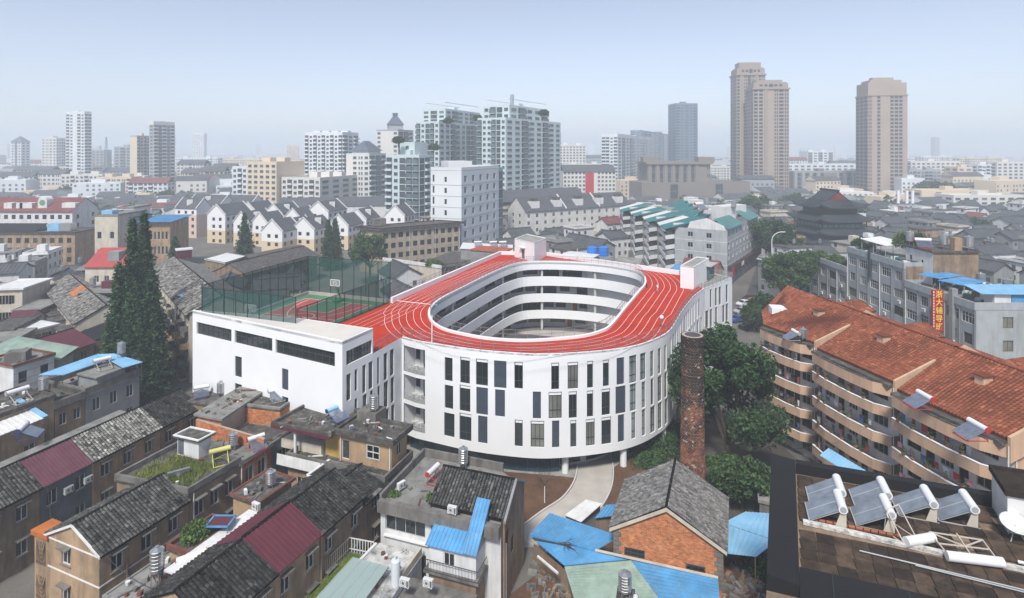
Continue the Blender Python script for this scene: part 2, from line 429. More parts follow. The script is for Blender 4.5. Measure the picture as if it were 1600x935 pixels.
# three recessed loggias at the inner corner
LOG = [(.35, lF.ray(664)[0], a, b) for a, b in ((10.85, 14.2), (7.15, 10.4), (3.45, 6.6))]
pwall(w, lF, 2.55, ZR, [o for o, g in F] + LOG, .25)
WL = []
for x0, x1, y0, y1 in ((672, 688, 440, 625), (722, 745, 413, 600), (806, 826, 388, 567), (855, 878, 375, 550), (892, 917, 362, 540), (960, 983, 342, 515),
      (697, 711, 625, 765), (762, 793, 595, 770), (806, 830, 580, 760), (857, 880, 560, 745), (927, 950, 540, 712), (960, 985, 527, 700)):
 WL.append(sq(lW, z5, x0, x1, y0, y1))
pwall(w, lW, 0, ZR, WL, .25)
for a, b in ((WE, WB), (WB, JB), (JB, BK), (BK, BL), (BL, K3), (K3, K2), (K2, K1), (K1, A)): pwall(w, [a, b], 0, ZR)
wall = w.build('wall', MATS['plaster_white'], SCH)

# openings: windows and slate panels
for o in AB_strips:
 n = max(4, round((o[1] - o[0]) / 1.05)); set_window(SCH, lAB, o, .28, n, (.55,), 'frame_dark', 'glass_b' if o is AB_strips[0] else 'glass', .09)
def panel(line, o):
 a, b = line.at(o[0]), line.at(o[1]); n = line.nrm((o[0] + o[1]) / 2); L = hypot(b[0] - a[0], b[1] - a[1]); h = o[3] - o[2]
 k = ('panel', round(L, 1), round(h, 1))
 if k not in WIN:
  p = MB(); p.prism([(.05, .0), (L - .05, 0), (L - .05, .06), (.05, .06)], .05, h - .05)
  for f in (.45, .49, .53): p.prism([(L * .25, -.015), (L * .75, -.015), (L * .75, 0), (L * .25, 0)], h * f, h * f + .03)
  p.poly([(0, .08, 0), (L, .08, 0), (L, .08, h), (0, .08, h)], 1)
  WIN[k] = p.mesh('panel', [MATS['panel_slate'], MATS['frame_dark']])
 put('panel', WIN[k], SCH, (a[0] - n[0] * .1, a[1] - n[1] * .1, o[2]), atan2(b[1] - a[1], b[0] - a[0]))
GS = {1: (1, (.25,), None), 2: (2, (.28, .86), None), 3: (3, (.30, .86), 'glass_curtain'), 4: (2, (.27, .75), 'glass_pale')}
for line, lst in ((lAB, AB_small), (lBK, BK_list), (lF, F)):
 for o, g in lst:
  if g == 0: panel(line, o)
  else:
   nx, rows, pm = GS[g]; set_window(SCH, line, o, .2, 1 if (o[1] - o[0]) < .9 else nx, rows, 'frame_dark', pm, .07, split=True)
   if g in (2, 3): a, c = line.at(o[0] + .08), line.at(o[1] - .08); n = line.nrm(o[0] + .1); b = MB(); b.prism([vadd(a, n, -.12), vadd(c, n, -.12), vadd(c, n, -.16), vadd(a, n, -.16)], o[3] - .42, o[3] - .07); b.build('blind', MATS['plaster_white'], SCH)
set_window(SCH, Line2([B, Cc]), (bk_strip[0], bk_strip[1], max(bk_strip[2], ZR + .05), bk_strip[3]), .22, 8, (.5,), 'frame_dark', 'glass_b', .09)
for o in WL: set_window(SCH, lW, o, .2, 1, (.3, .85), 'frame_dark', 'glass_b', .06)
# loggia insides
def ac_mesh():
 b = MB(); b.prism([(-.42, -.16), (.42, -.16), (.42, .16), (-.42, .16)], 0, .62)
 for r0, r1 in ((.22, .25), (.10, .13)):
  for k in range(12):
   a0, a1 = 2 * pi * k / 12, 2 * pi * (k + 1) / 12
   b.poly([(-.1 + r * cos(a), -.175, .31 + r * sin(a)) for r, a in ((r0, a0), (r1, a0), (r1, a1), (r0, a1))], 1)
 b.poly([(-.1 + .1 * cos(2 * pi * k / 10), -.172, .31 + .1 * sin(2 * pi * k / 10)) for k in range(10)], 1)
 b.poly([(.2, -.165, .06), (.38, -.165, .06), (.38, -.165, .56), (.2, -.165, .56)], 1)
 b.prism([(-.36, -.12), (-.30, -.12), (-.30, .12), (-.36, .12)], -.10, 0); b.prism([(.30, -.12), (.36, -.12), (.36, .12), (.30, .12)], -.10, 0)
 return b.mesh('air_conditioner', [MATS['ac_white'], MATS['ac_grille']])
AC = ac_mesh()
def aircon(x, y, z, rz, label, group='air conditioner boxes'):
 o = bpy.data.objects.new('air_conditioner', AC); COL.objects.link(o); o.location = (x, y, z); o.rotation_euler = (0, 0, rz)
 return tag(o, label, 'air conditioner', group)
for fl, o in enumerate(LOG):
 b = MB(); u0, u1, z0, z1 = o; us = [u0 + (u1 - u0) * i / 5 for i in range(6)]
 outp = [lF.at(u) for u in us]; nn = [lF.nrm(u) for u in us]; inp = [(p[0] - n[0] * 2.1, p[1] - n[1] * 2.1) for p, n in zip(outp, nn)]
 for i in range(5):
  b.poly([(*outp[i], z0 + .02), (*outp[i + 1], z0 + .02), (*inp[i + 1], z0 + .02), (*inp[i], z0 + .02)], 1)
  b.poly([(*outp[i], z1), (*outp[i + 1], z1), (*inp[i + 1], z1), (*inp[i], z1)][::-1], 0)
  b.poly([(*inp[i], z0), (*inp[i + 1], z0), (*inp[i + 1], z1), (*inp[i], z1)], 0)
 for e in (0, 5): b.poly([(*outp[e], z0), (*inp[e], z0), (*inp[e], z1), (*outp[e], z1)], 0)
 b.build('loggia', [MATS['plaster_white'], MATS['concrete']], SCH)
 li = Line2(inp)
 for a, c, hh in ((.08, .30, 1.0), (.52, .68, 0), (.74, .97, 0)):
  set_window(SCH, li, (li.L * a, li.L * c, z0 + .05 + hh, z1 - .35), -.06, 2 if c - a > .2 else 1, (.75,), 'frame_dark', 'glass', .07, split=True)
 r = MB()
 for i in range(5): r.bar((*outp[i], z0 + 1.05), (*outp[i + 1], z0 + 1.05), .06, .06)
 for i in range(6): r.tube((*outp[i], z0), (*outp[i], z0 + 1.0), .025, 5)
 r.build('balcony_railing', MATS['frame_alu'], SCH)
 g = MB()
 for i in range(5): g.poly([(*outp[i], z0 + .08), (*outp[i + 1], z0 + .08), (*outp[i + 1], z0 + .98), (*outp[i], z0 + .98)])
 g.build('glass_panel', MATS['rail_glass'], SCH)
 for j, f in enumerate((.22, .62) if fl else (.3,)):
  p = lerp(outp[1], outp[4], f); n = nn[2]; s = 1.25
  aircon(p[0] - n[0] * .8, p[1] - n[1] * .8, z0 + .12, .2,
    'white air conditioner box on the %s loggia of the school, %s' % (('top', 'middle', 'lowest')[fl], ('alone', 0)[0] if not fl else ('left one', 'right one')[j]), 'air conditioner boxes on the school loggias')
# roof deck, track, markings
r = MB()
outline = [K4, Cc] + [tuple(p) for p in front[:]] + [JB, BK, BL, K3]
flat_fill(r, [outline, inner], ZR - .12, 0)
r.build('running_track', MATS['track_red'], SCH)
r = MB(); flat_fill(r, [[A, B, Cc, K4, K1]], ZW - .05); r.build('gym_roof', MATS['roof_beige'], SCH)
r = MB(); flat_fill(r, [[front[-1], WE, WB, JB]], ZR - .1); r.build('terrace', MATS['concrete'], SCH)
def rim(pts, wd, z0, z1, name, m, closed=False, side=1, parent=SCH):
 b = MB(); n = len(pts); idx = range(n if closed else n - 1); off = []
 for i in range(n):
  a = pts[i - 1] if (closed or i) else pts[0]; c = pts[(i + 1) % n] if (closed or i + 1 < n) else pts[-1]; u = unit(a, c)
  off.append((pts[i][0] - side * u[1] * wd, pts[i][1] + side * u[0] * wd))
 for i in idx:
  j = (i + 1) % n; q = [pts[i], pts[j], off[j], off[i]]
  b.prism(q if side > 0 else q[::-1], z0, z1)
 return b.build(name, MATS[m], parent)
rim(list(front) + [WE], .18, ZR - .2, ZR + .06, 'parapet', 'plaster_white')
rim([A, B, Cc], .22, ZW - .3, ZW + .1, 'parapet', 'plaster_white')
rim([JB, BK, BL, K3], .45, ZR - .3, ZR + .75, 'parapet', 'plaster_white')
rim(inner, .35, ZR - .5, ZR + .22, 'inner_kerb', 'plaster_white', True, -1)
def offs(pts, ds):
 n = len(pts); o = []
 for i in range(n):
  u = unit(pts[i - 1], pts[(i + 1) % n]); d = ds[i] if isinstance(ds, list) else ds
  o.append((pts[i][0] + u[1] * d, pts[i][1] - u[0] * d))
 return o
def ribbon(b, pts, wd, z, closed=False):
 n = len(pts); L = []
 for i in range(n):
  a = pts[i - 1] if (closed or i) else pts[0]; c = pts[(i + 1) % n] if (closed or i + 1 < n) else pts[-1]; u = unit(a, c)
  L.append(((pts[i][0] - u[1] * wd / 2, pts[i][1] + u[0] * wd / 2), (pts[i][0] + u[1] * wd / 2, pts[i][1] - u[0] * wd / 2)))
 for i in range(n if closed else n - 1):
  j = (i + 1) % n; b.poly([(*L[i][0], z), (*L[i][1], z), (*L[j][1], z), (*L[j][0], z)])
def inside(p, poly):
 c = False; n = len(poly)
 for i in range(n):
  a, b = poly[i], poly[i - 1]
  if (a[1] > p[1]) != (b[1] > p[1]) and p[0] < (b[0] - a[0]) * (p[1] - a[1]) / (b[1] - a[1]) + a[0]: c = not c
 return c
Yc = [p[1] for p in inner]; ym, yM = min(Yc), max(Yc)
for k in range(1, 7):                                   # oval lanes, squeezed on the far bend
 ds = []
 for x, y in inner:
  t = (y - ym) / (yM - ym); s = 1.05 if t < .55 else 1.05 - (t - .55) / .45 * .42
  if t < .25: s = .98
  ds.append(.35 + k * 1.08 * s)
 b = MB(); o = offs(inner, ds); ribbon(b, o, .055, ZR - .105, True)
 b.build('lane_line', MATS['white_line'], SCH)
d0 = unit((-20.6, 92.6), (-3.6, 134.))
for k in range(5):                                      # sprint straight on the left, run out to the near corner
 e0 = (-19.4 + 1.25 * k + 2.6, 75.8 - .2 * k); t0 = 0
 base = (-20.6 + 1.5 + k * 1.22, 92.6); p0 = vadd(base, d0, -16.5 + 1.2 * k); p1 = vadd(base, d0, 40)
 b = MB(); ribbon(b, [p0, p1], .055, ZR - .1); b.build('lane_line', MATS['white_line'], SCH)
b = MB(); ribbon(b, [(-19.5, 95.5), (-12.0, 92.6)], .3, ZR - .095); b.build('start_line', MATS['white_line'], SCH)
# railings round the roof
def railing(pts, z, h, name, step, closed=False, mesh='rail_mesh', m='rail_grey', parent=SCH, rails=(1., .5), r=.03):
 l = Line2(list(pts) + ([pts[0]] if closed else [])); n = max(2, int(l.L / step)); q = [l.at(l.L * i / n) for i in range(n + 1)]
 b = MB()
 for i, p in enumerate(q):
  if closed and i == n: break
  b.prism([(p[0] - r, p[1] - r), (p[0] + r, p[1] - r), (p[0] + r, p[1] + r), (p[0] - r, p[1] + r)], z, z + h)
 for a, c in zip(q, q[1:]):
  for f in rails: b.bar((*a, z + h * f), (*c, z + h * f), .05, .05)
 o = b.build(name, MATS[m], parent)
 if mesh:
  g = MB()
  for a, c in zip(q, q[1:]): g.poly([(*a, z + .06), (*c, z + .06), (*c, z + h), (*a, z + h)])
  g.mesh_o = g.build('railing_mesh', MATS[mesh], o, local=False)
  if o is not None: pass
 return o
fr = Line2(front)
railing([fr.at(u) for u in [i * .8 for i in range(int(fr.L / .8))]], ZR + .06, 1.3, 'roof_railing', 1.7)
railing([Cc, K], ZR, 1.3, 'roof_railing', 1.2)
railing(offs(inner, -.05), ZR + .2, 1.15, 'courtyard_railing', 1.6, True, r=.02)
railing([K3, BL], ZR + .7, 1.0, 'roof_railing', 1.8)
railing([WE, WB], ZR, 1.1, 'roof_railing', 1.8, mesh='rail_glass'); railing([lW.at(.3), lW.at(lW.L - .3)], ZR + .05, 1.1, 'roof_railing', 1.5, mesh='rail_glass')
# courtyard: four white balustrade bands, corridors and the rooms behind
for i, (z0, z1) in enumerate(((13.5, ZR - .1), (9.9, 11.95), (6.3, 8.15), (2.65, 4.5))):
 rim(inner, .22, z0, z1, 'balustrade', 'plaster_white', True, -1)
 if i:
  b = MB(); flat_fill(b, [offs(inner, 3.0), offs(inner, .22)], z1 - 1.05); b.build('corridor_floor', MATS['concrete_pale'], SCH)
 b = MB(); o1, o2 = offs(inner, 3.0), offs(inner, .22)
 for tri in range(0): pass
 flat_fill(b, [o1, o2], z0 + .1); b.f = [f[::-1] for f in b.f]; b.build('corridor_ceiling', MATS['corridor'], SCH)
back = offs(inner, 2.9); back_l = Line2((back + [back[0]])[::-1])      # walk clockwise: outside faces the court
bw = MB(); ops = []
rr = random.Random(11)
for zf, zt in ((10.9, 13.5), (7.1, 9.9), (3.45, 6.3), (0.05, 2.65)):
 u = 1.
 while u < back_l.L - 6:
  kind = rr.choice('wwdbbW'); wd = {'w': 2.2, 'd': 1.0, 'b': 4.4, 'W': 3.4}[kind]
  o = (u, u + wd, zf + (0.05 if kind in 'd' else .95 if kind in 'wW' else .3), zf + 2.35); ops.append((o, kind)); u += wd + rr.choice((.5, .8, 1.6))
pwall(bw, back_l, 0, ZR - .2, [o for o, k in ops], .1)
bw.build('corridor_wall', MATS['corridor'], SCH)
for o, k in ops:
 if k == 'd':
  a, b_ = back_l.at(o[0]), back_l.at(o[1]); n = back_l.nrm((o[0] + o[1]) / 2); L = hypot(b_[0] - a[0], b_[1] - a[1])
  d = MB(); d.prism([(0, 0), (L, 0), (L, .05), (0, .05)], 0, o[3] - o[2]); d.prism([(L * .8, -.06), (L * .86, -.06), (L * .86, 0), (L * .8, 0)], 1.0, 1.14)
  put('door', d.mesh('door', [MATS['wood_door']]), SCH, (a[0] - n[0] * .06, a[1] - n[1] * .06, o[2]), atan2(b_[1] - a[1], b_[0] - a[0]))
 else: set_window(SCH, back_l, o, .08, {'w': 3, 'b': 4, 'W': 4}[k], (), 'frame_dark', 'glass_c' if k == 'b' else 'glass', .06)
for i in range(0, len(inner), 9):                       # slender columns along the corridors
 p = offs(inner, .55)[i]; b = MB(); b.box((*p, 0), (.4, .4, ZR - .3), .3); b.build('column', MATS['corridor'], SCH)
b = MB(); flat_fill(b, [inner], .03); struct(b.build('courtyard_floor', MATS['concrete_pale']))
# ground floor: set-back glazing, columns
gl = Line2([vadd(lF.at(u), lF.nrm(u), -1.6) for u in [i * 1.3 for i in range(int(lF.ray(884)[0] / 1.3) + 1)]])
b = MB(); pwall(b, gl, 0, 2.6); b.build('glazed_wall', MATS['glass_navy'], SCH)
b = MB()
for i in range(int(gl.L / 1.3)):
 p = gl.at(i * 1.3); n = gl.nrm(i * 1.3 + .1); b.box((p[0] + n[0] * .04, p[1] + n[1] * .04, 0), (.07, .07, 2.58))
b.build('mullion', MATS['frame_dark'], SCH, kind='stuff')
b = MB(); e = gl.at(gl.L); b.slab((*e, 2.6), (e[0] + 2, e[1] + 14, 2.6), (e[0] + 1.8, e[1] + 14, 2.6), (e[0] - .2, e[1], 2.6), 2.6); b.build('end_wall', MATS['plaster_white'], SCH)
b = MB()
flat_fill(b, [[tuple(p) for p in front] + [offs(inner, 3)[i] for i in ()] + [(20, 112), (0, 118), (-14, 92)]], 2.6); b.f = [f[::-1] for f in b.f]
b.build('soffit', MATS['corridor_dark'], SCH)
for px, py in ((883, 744), (974, 734), (1036, 700), (1052, 668)):
 x, y = P(px, py - 6, 0); b = MB(); b.tube((x, y, 0), (x, y, 2.6), .42, 14); b.build('column', MATS['plaster_white'], SCH)
b = MB(); pwall(b, [(18, 96), (26, 112)], 0, 2.6); pwall(b, [(-6, 96), (18, 96)], 0, 2.6); b.build('back_wall', MATS['corridor'], SCH)

# two stair heads on the roof
def box_head(name, L, N, R, z0, z1, label, door=None):
 t = thing(name, label, 'stair head', (*N, z0)); q = Q(L, N, R); b = MB(); ops = []
 if door: ops = [door[1:]]
 for i in range(4): pwall(b, [q[i], q[(i + 1) % 4]], z0, z1, ops if door and door[0] == i else (), .15)
 b.build('wall', MATS['white_box'], t)
 b = MB(); s = shrink(q, .18); flat_fill(b, [s], z1 - .15)
 b.build('roof', MATS['concrete'], t)
 rim(q + [q[0]], .18, z1 - .16, z1 + .03, 'parapet', 'white_box', parent=t)
 return t, q
N1 = P(835, 409.5, ZR); sh, q = box_head('roof_stair_tower', P(804, 401, ZR), N1, P(853.5, 400, ZR), ZR - .1, ZR + 4.2, 'white stair head with a wooden door at the far end of the track', (0, 2.9, 4.1, ZR, ZR + 2.2))
ln = Line2([q[0], q[1]]); set_window(sh, ln, (2.9, 4.1, ZR, ZR + 2.2), .1, 2, (), 'frame_brown', 'glass_curtain', .08, name='door')
cb = MB(); a0, b0 = ln.at(2.6), ln.at(4.4); n0 = ln.nrm(3); cb.slab((*a0, ZR + 2.7), (*b0, ZR + 2.7), (b0[0] + n0[0] * .7, b0[1] + n0[1] * .7, ZR + 2.7), (a0[0] + n0[0] * .7, a0[1] + n0[1] * .7, ZR + 2.7), .15); cb.build('canopy', MATS['white_box'], sh)
N2 = P(1084, 452, ZR); sh2, q2 = box_head('roof_stair_tower', P(1063, 449, ZR), N2, P(1108, 435, ZR), ZR - .1, ZR + 3.9, 'plain white stair head at the right edge of the track')
tw = MB(); tw.box((36.9, 112.6, ZR), (4.2, 3.6, 2.6), -.6); tb = tw.build('glass_pavilion', MATS['glass_teal'], SCH); tw = MB(); tw.box((36.9, 112.6, ZR + 2.6), (5.4, 4.6, .16), -.6); tw.build('pavilion_roof', MATS['frame_alu'], SCH)

# ------------------------------------------------------------------ basketball court in its green cage
b = MB(); flat_fill(b, [[K1, K4, K3, K2]], ZR - .08); ct = tag(b.build('basketball_court', MATS['court_green']), 'red and green basketball court inside the tall green fence', 'court')
def cq(u, v): return lerp(lerp(K1, K4, u), lerp(K2, K3, u), v)
def cpatch(u0, u1, v0, v1, z, m, name):
 b = MB(); b.poly([(*cq(u, v), z) for u, v in ((u0, v0), (u1, v0), (u1, v1), (u0, v1))]); return b.build(name, MATS[m], ct)
cpatch(.10, .90, .04, .88, ZR - .074, 'court_red', 'playing_field')
for v0, v1 in ((.60, .88), (.04, .32)): cpatch(.34, .66, v0, v1, ZR - .07, 'court_green', 'key')
b = MB()
for pts in ([(.1, .04), (.9, .04), (.9, .88), (.1, .88), (.1, .04)], [(.34, .88), (.34, .60), (.66, .60), (.66, .88)], [(.34, .04), (.34, .32), (.66, .32), (.66, .04)], [(.1, .46), (.9, .46)],
   [(.5 + .34 * cos(pi + pi * i / 16), .86 - .44 * sin(pi * i / 16)) for i in range(17)], [(.5 + .34 * cos(pi * i / 16), .06 + .40 * sin(pi * i / 16)) for i in range(17)],
   [(.5 + .13 * cos(pi * i / 10), .46 + .09 * sin(pi * i / 10)) for i in range(21)]):
 for p0, p1 in zip(pts, pts[1:]): ribbon(b, [cq(*p0), cq(*p1)], .10, ZR - .064)
b.build('court_marking', MATS['white_line'], ct)
fen = thing('court_fence', 'tall dark green mesh fence around the rooftop basketball court', 'fence', (*K1, ZR))
KF0, KF1 = P(316, 487, ZW), P(462, 505, ZW)
def fence_run(a, b_, z0, z1, n, zb1=None, zt1=None, mesh=True):
 zb1 = z0 if zb1 is None else zb1; zt1 = z1 if zt1 is None else zt1
 for i in range(n + 1):
  f = i / n; p = lerp(a, b_, f); zb, zt = z0 + (zb1 - z0) * f, z1 + (zt1 - z1) * f
  m = MB(); m.tube((*p, zb), (*p, zt), .065, 6); m.build('fence_post', MATS['steel_dark'], fen)
  if i < n:
   p2 = lerp(a, b_, (i + 1) / n); f2 = (i + 1) / n; zb2, zt2 = z0 + (zb1 - z0) * f2, z1 + (zt1 - z1) * f2
   for za, zc in ((zt, zt2), (zb + .12, zb2 + .12)): m = MB(); m.bar((*p, za), (*p2, zc), .07, .07); m.build('fence_rail', MATS['steel_dark'], fen)
   if mesh: m = MB(); m.poly([(*p, zb), (*p2, zb2), (*p2, zt2), (*p, zt)]); m.build('mesh_panel', MATS['mesh_green'], fen)
fence_run(KF0, KF1, ZW - .2, 21.5, 8); fence_run(K1, K2, ZR, 21.7, 12); fence_run(K2, K3, ZR, 21.7, 7); fence_run(K4, K3, ZR, 19.4, 11)
cm = rim([K1, K2, K3], .3, ZR - .2, ZR + .45, 'fence_kerb', 'concrete_pale', side=-1, parent=fen)
def hoop(p, rz, label):
 t = thing('basketball_hoop', label, 'basketball hoop', (*p, ZR - .05), rz)
 b = MB(); b.box((0, .9, 0), (1.0, 1.9, .35)); b.build('base', MATS['hoop_green'], t, local=True)
 b = MB(); b.slab((-.12, 1.5, .35), (.12, 1.5, .35), (.12, 1.75, .35), (-.12, 1.75, .35), .01); b.bar((0, 1.6, .3), (0, .4, 3.3), .2, .22); b.bar((0, 1.6, .4), (0, .1, 2.6), .1, .1); b.build('arm', MATS['hoop_green'], t, local=True)
 b = MB(); b.prism([(-.9, 0), (.9, 0), (.9, .05), (-.9, .05)], 2.75, 3.8); b.build('backboard', MATS['rail_glass'], t, local=True)
 b = MB()
 for x0, x1, z0, z1 in ((-.9, .9, 2.75, 2.83), (-.9, .9, 3.72, 3.8), (-.9, -.82, 2.75, 3.8), (.82, .9, 2.75, 3.8), (-.3, .3, 2.95, 3.0), (-.3, .3, 3.4, 3.45), (-.3, -.25, 2.95, 3.45), (.25, .3, 2.95, 3.45)):
  b.prism([(x0, -.03), (x1, -.03), (x1, 0), (x0, 0)], z0, z1)
 b.build('board_frame', MATS['white_line'], t, local=True)
 b = MB()
 for k in range(12): a0, a1 = 2 * pi * k / 12, 2 * pi * (k + 1) / 12; b.bar((.23 * cos(a0), -.3 + .23 * sin(a0), 3.0), (.23 * cos(a1), -.3 + .23 * sin(a1), 3.0), .03, .03)
 b.build('rim', MATS['track_red'], t, local=True)
mat('hoop_green', (.02, .22, .09), .5, .05)
ang = atan2(K2[1] - K1[1], K2[0] - K1[0]) - pi / 2
hoop(cq(.5, .84), ang, 'green basketball hoop at the far end of the fenced court'); hoop(cq(.42, .08), ang + pi, 'green basketball hoop at the near end of the court behind the gym roof')
lp = thing('track_lamp', 'short white globe lamp on the right straight of the track', 'lamp', (*P(1034, 512, ZR), ZR - .12))
b = MB(); b.tube((0, 0, 0), (0, 0, 1.3), .06, 6); b.build('pole', MATS['rail_grey'], lp, local=True)
b = MB(); b.lathe([(.05, 1.25), (.22, 1.35), (.3, 1.55), (.22, 1.75), (.05, 1.85)], 10); b.build('globe', MATS['white_box'], lp, local=True, smooth=True)
for px, py in ((675, 537), (902, 407)):
 x, y = P(px, py, ZR); o = MB(); o.tube((x, y, ZR - .1), (x, y, ZR + 3.6 if px < 800 else ZR + 2.6), .07, 8)
 tag(o.build('white_pole', MATS['white_box']), 'white pole standing at the %s edge of the track roof' % ('near left' if px < 800 else 'far'), 'pole')
# yard in front of the school
sheet('school_yard', [(-16, 58), (20, 58), (27, 84), (-14, 90)], .012, 'concrete')
sheet('planting_bed', [P(x, y) for x, y in ((690, 745), (760, 735), (880, 745), (903, 748), (893, 768), (860, 790), (826, 815), (800, 830), (740, 790))], .03, 'soil')
sheet('planting_bed', [P(x, y) for x, y in ((945, 750), (950, 738), (1000, 700), (1040, 690), (1045, 740), (1000, 770), (960, 800), (940, 790))], .03, 'soil')
pth = [P(x, y) for x, y in ((925, 700), (930, 730), (925, 760), (905, 790), (870, 815), (826, 850))]
b = MB(); ribbon(b, catmull(pth, False, 5), 4.2, .045); struct(b.build('path', MATS['concrete_pale']))
for sd in (1, -1):
 c = catmull(pth, False, 5); e = []
 for i in range(len(c)):
  u = unit(c[max(0, i - 1)], c[min(len(c) - 1, i + 1)]); e.append((c[i][0] - u[1] * 2.15 * sd, c[i][1] + u[0] * 2.15 * sd))
 struct(rim(e, .16, 0, .16, 'path_kerb', 'kerb', side=sd, parent=None))
# ------------------------------------------------------------------ wall and roof materials of the old town
mat('tile_grey', (.013, .013, .0125), .95, .35, 1.2, spec=.1, shade=(.15, .147, .135), spots=.18, spotcol=(.27, .27, .25), spotscale=4.)
mat('tile_dark', (.008, .008, .008), .95, .35, 1.2, spec=.1, shade=(.08, .079, .074), spots=.10, spotcol=(.2, .2, .19), spotscale=4.)
mat('tile_speckled', (.03, .03, .028), .9, .4, 1.5, shade=(.42, .41, .37), spots=.3, spotcol=(.5, .49, .45), spotscale=5.)
mat('tile_old', (.05, .047, .044), .95, .3, .8, shade=(.36, .34, .31), spots=.2, spotcol=(.45, .43, .4))
mat('tile_stone', (.075, .073, .07), .95, .3, .8, shade=(.27, .26, .245), spots=.3, spotcol=(.33, .32, .3))
mat('tile_red', (.15, .046, .025), .9, .25, .5, spec=.1, shade=(.35, .125, .07), spots=.12, spotcol=(.12, .07, .05), spotscale=.8)
mat('tile_red_base', (.10, .032, .02), .9, .25, .5, spec=.1); mat('tile_far', (.075, .08, .085), .9, .25, .3); mat('tile_far_red', (.16, .055, .05), .9, .2, .3)
mat('sheet_maroon', (.10, .024, .036), .55, .15, .8); mat('sheet_purple', (.12, .045, .06), .6, .2, .8); mat('sheet_red', (.34, .06, .055), .6, .12, .5)
mat('sheet_blue', (.075, .26, .48), .55, .22, .5, streak=.5, dirt=(.12, .19, .25), spots=.3, spotcol=(.16, .34, .50), spotscale=.9); mat('sheet_sky', (.20, .42, .62), .55, .15, .5, spots=.2, spotcol=(.30, .46, .58), streak=.4, dirt=(.35, .45, .5)); mat('sheet_green', (.27, .36, .30), .6, .15, .6, spots=.3, spotcol=(.34, .40, .34), streak=.6, dirt=(.15, .17, .14)); mat('sheet_teal', (.03, .15, .155), .5, .12, .5)
mat('sheet_white', (.62, .62, .60), .6, .12, .8, streak=.3, dirt=(.35, .35, .34)); mat('slate_black', (.010, .010, .011), .85, .15, .7); mat('roof_felt', (.065, .06, .054), .95, .4, .7, spots=.55, spotcol=(.17, .16, .145), spotscale=1.2)
mat('roof_grey', (.21, .205, .19), .95, .3, .6, spots=.35, spotcol=(.09, .085, .075), spotscale=1.1)
mat('wall_tan', (.36, .25, .155), .95, .2, .8, streak=.75, dirt=(.075, .06, .048), bump=.25); mat('wall_brown', (.26, .185, .125), .95, .22, .8, streak=.8, dirt=(.06, .05, .042), bump=.25)
mat('wall_ochre', (.40, .275, .16), .95, .15, .8, streak=.5, dirt=(.12, .09, .06), bump=.2); mat('wall_cream', (.52, .47, .38), .95, .12, .6, streak=.45, dirt=(.2, .17, .14)); mat('wall_slate', (.10, .115, .13), .9, .25, .8, streak=.5, dirt=(.05, .055, .06))
mat('wall_grey', (.245, .25, .25), .95, .12, .6, streak=.5, dirt=(.11, .11, .105)); mat('wall_white', (.62, .62, .61), .9, .08, .6, streak=.5, dirt=(.28, .27, .25)); mat('wall_concrete', (.17, .16, .145), .95, .25, .8, streak=.8, dirt=(.05, .047, .042), bump=.3)
mat('wall_peach', (.56, .375, .25), .9, .08, .5, streak=.45, dirt=(.2, .14, .1)); mat('wall_bluewhite', (.56, .60, .62), .9, .06, .5, streak=.2, dirt=(.35, .36, .37)); mat('wall_greyblue', (.34, .365, .37), .9, .1, .5, streak=.45, dirt=(.15, .155, .155))
mat('brick_orange', (.40, .125, .045), .95, .28, 1.8, shade=(.56, .23, .10), spots=.15, spotcol=(.5, .38, .28)); mat('mortar', (.36, .30, .25), .95, .2); mat('brick_red', (.33, .075, .035), .95, .25, 1.6, shade=(.45, .125, .06), spots=.2, spotcol=(.4, .3, .25))
mat('trim_white', (.66, .65, .63), .8, .1, 1., streak=.3, dirt=(.35, .33, .3)); mat('steel', (.52, .53, .53), .3, .12, 2., metal=.85); mat('steel_leg', (.2, .2, .2), .6, .2); mat('tube_white', (.68, .68, .68), .35, .06); mat('collector', (.15, .18, .24), .25, .2, 2.); mat('frame_red', (.42, .03, .03), .5, .1); mat('frame_navy', (.03, .04, .14), .5, .1); mat('frame_grey', (.35, .33, .30), .6, .1)
mat('bark', (.07, .05, .035), .95, .3, 2.); mat('leaf_dark', (.014, .034, .012), .8, .2, 1.5, shade=(.055, .11, .035)); mat('leaf_conifer', (.012, .034, .014), .85, .2, 1.5, shade=(.05, .10, .035)); mat('leaf_fresh', (.03, .065, .012), .8, .2, 1.5, shade=(.14, .21, .05)); mat('leaf_grass', (.09, .14, .02), .85, .25, 1.2, shade=(.30, .30, .06)); mat('leaf_mid', (.02, .048, .016), .8, .2, 1.5, shade=(.085, .15, .045))

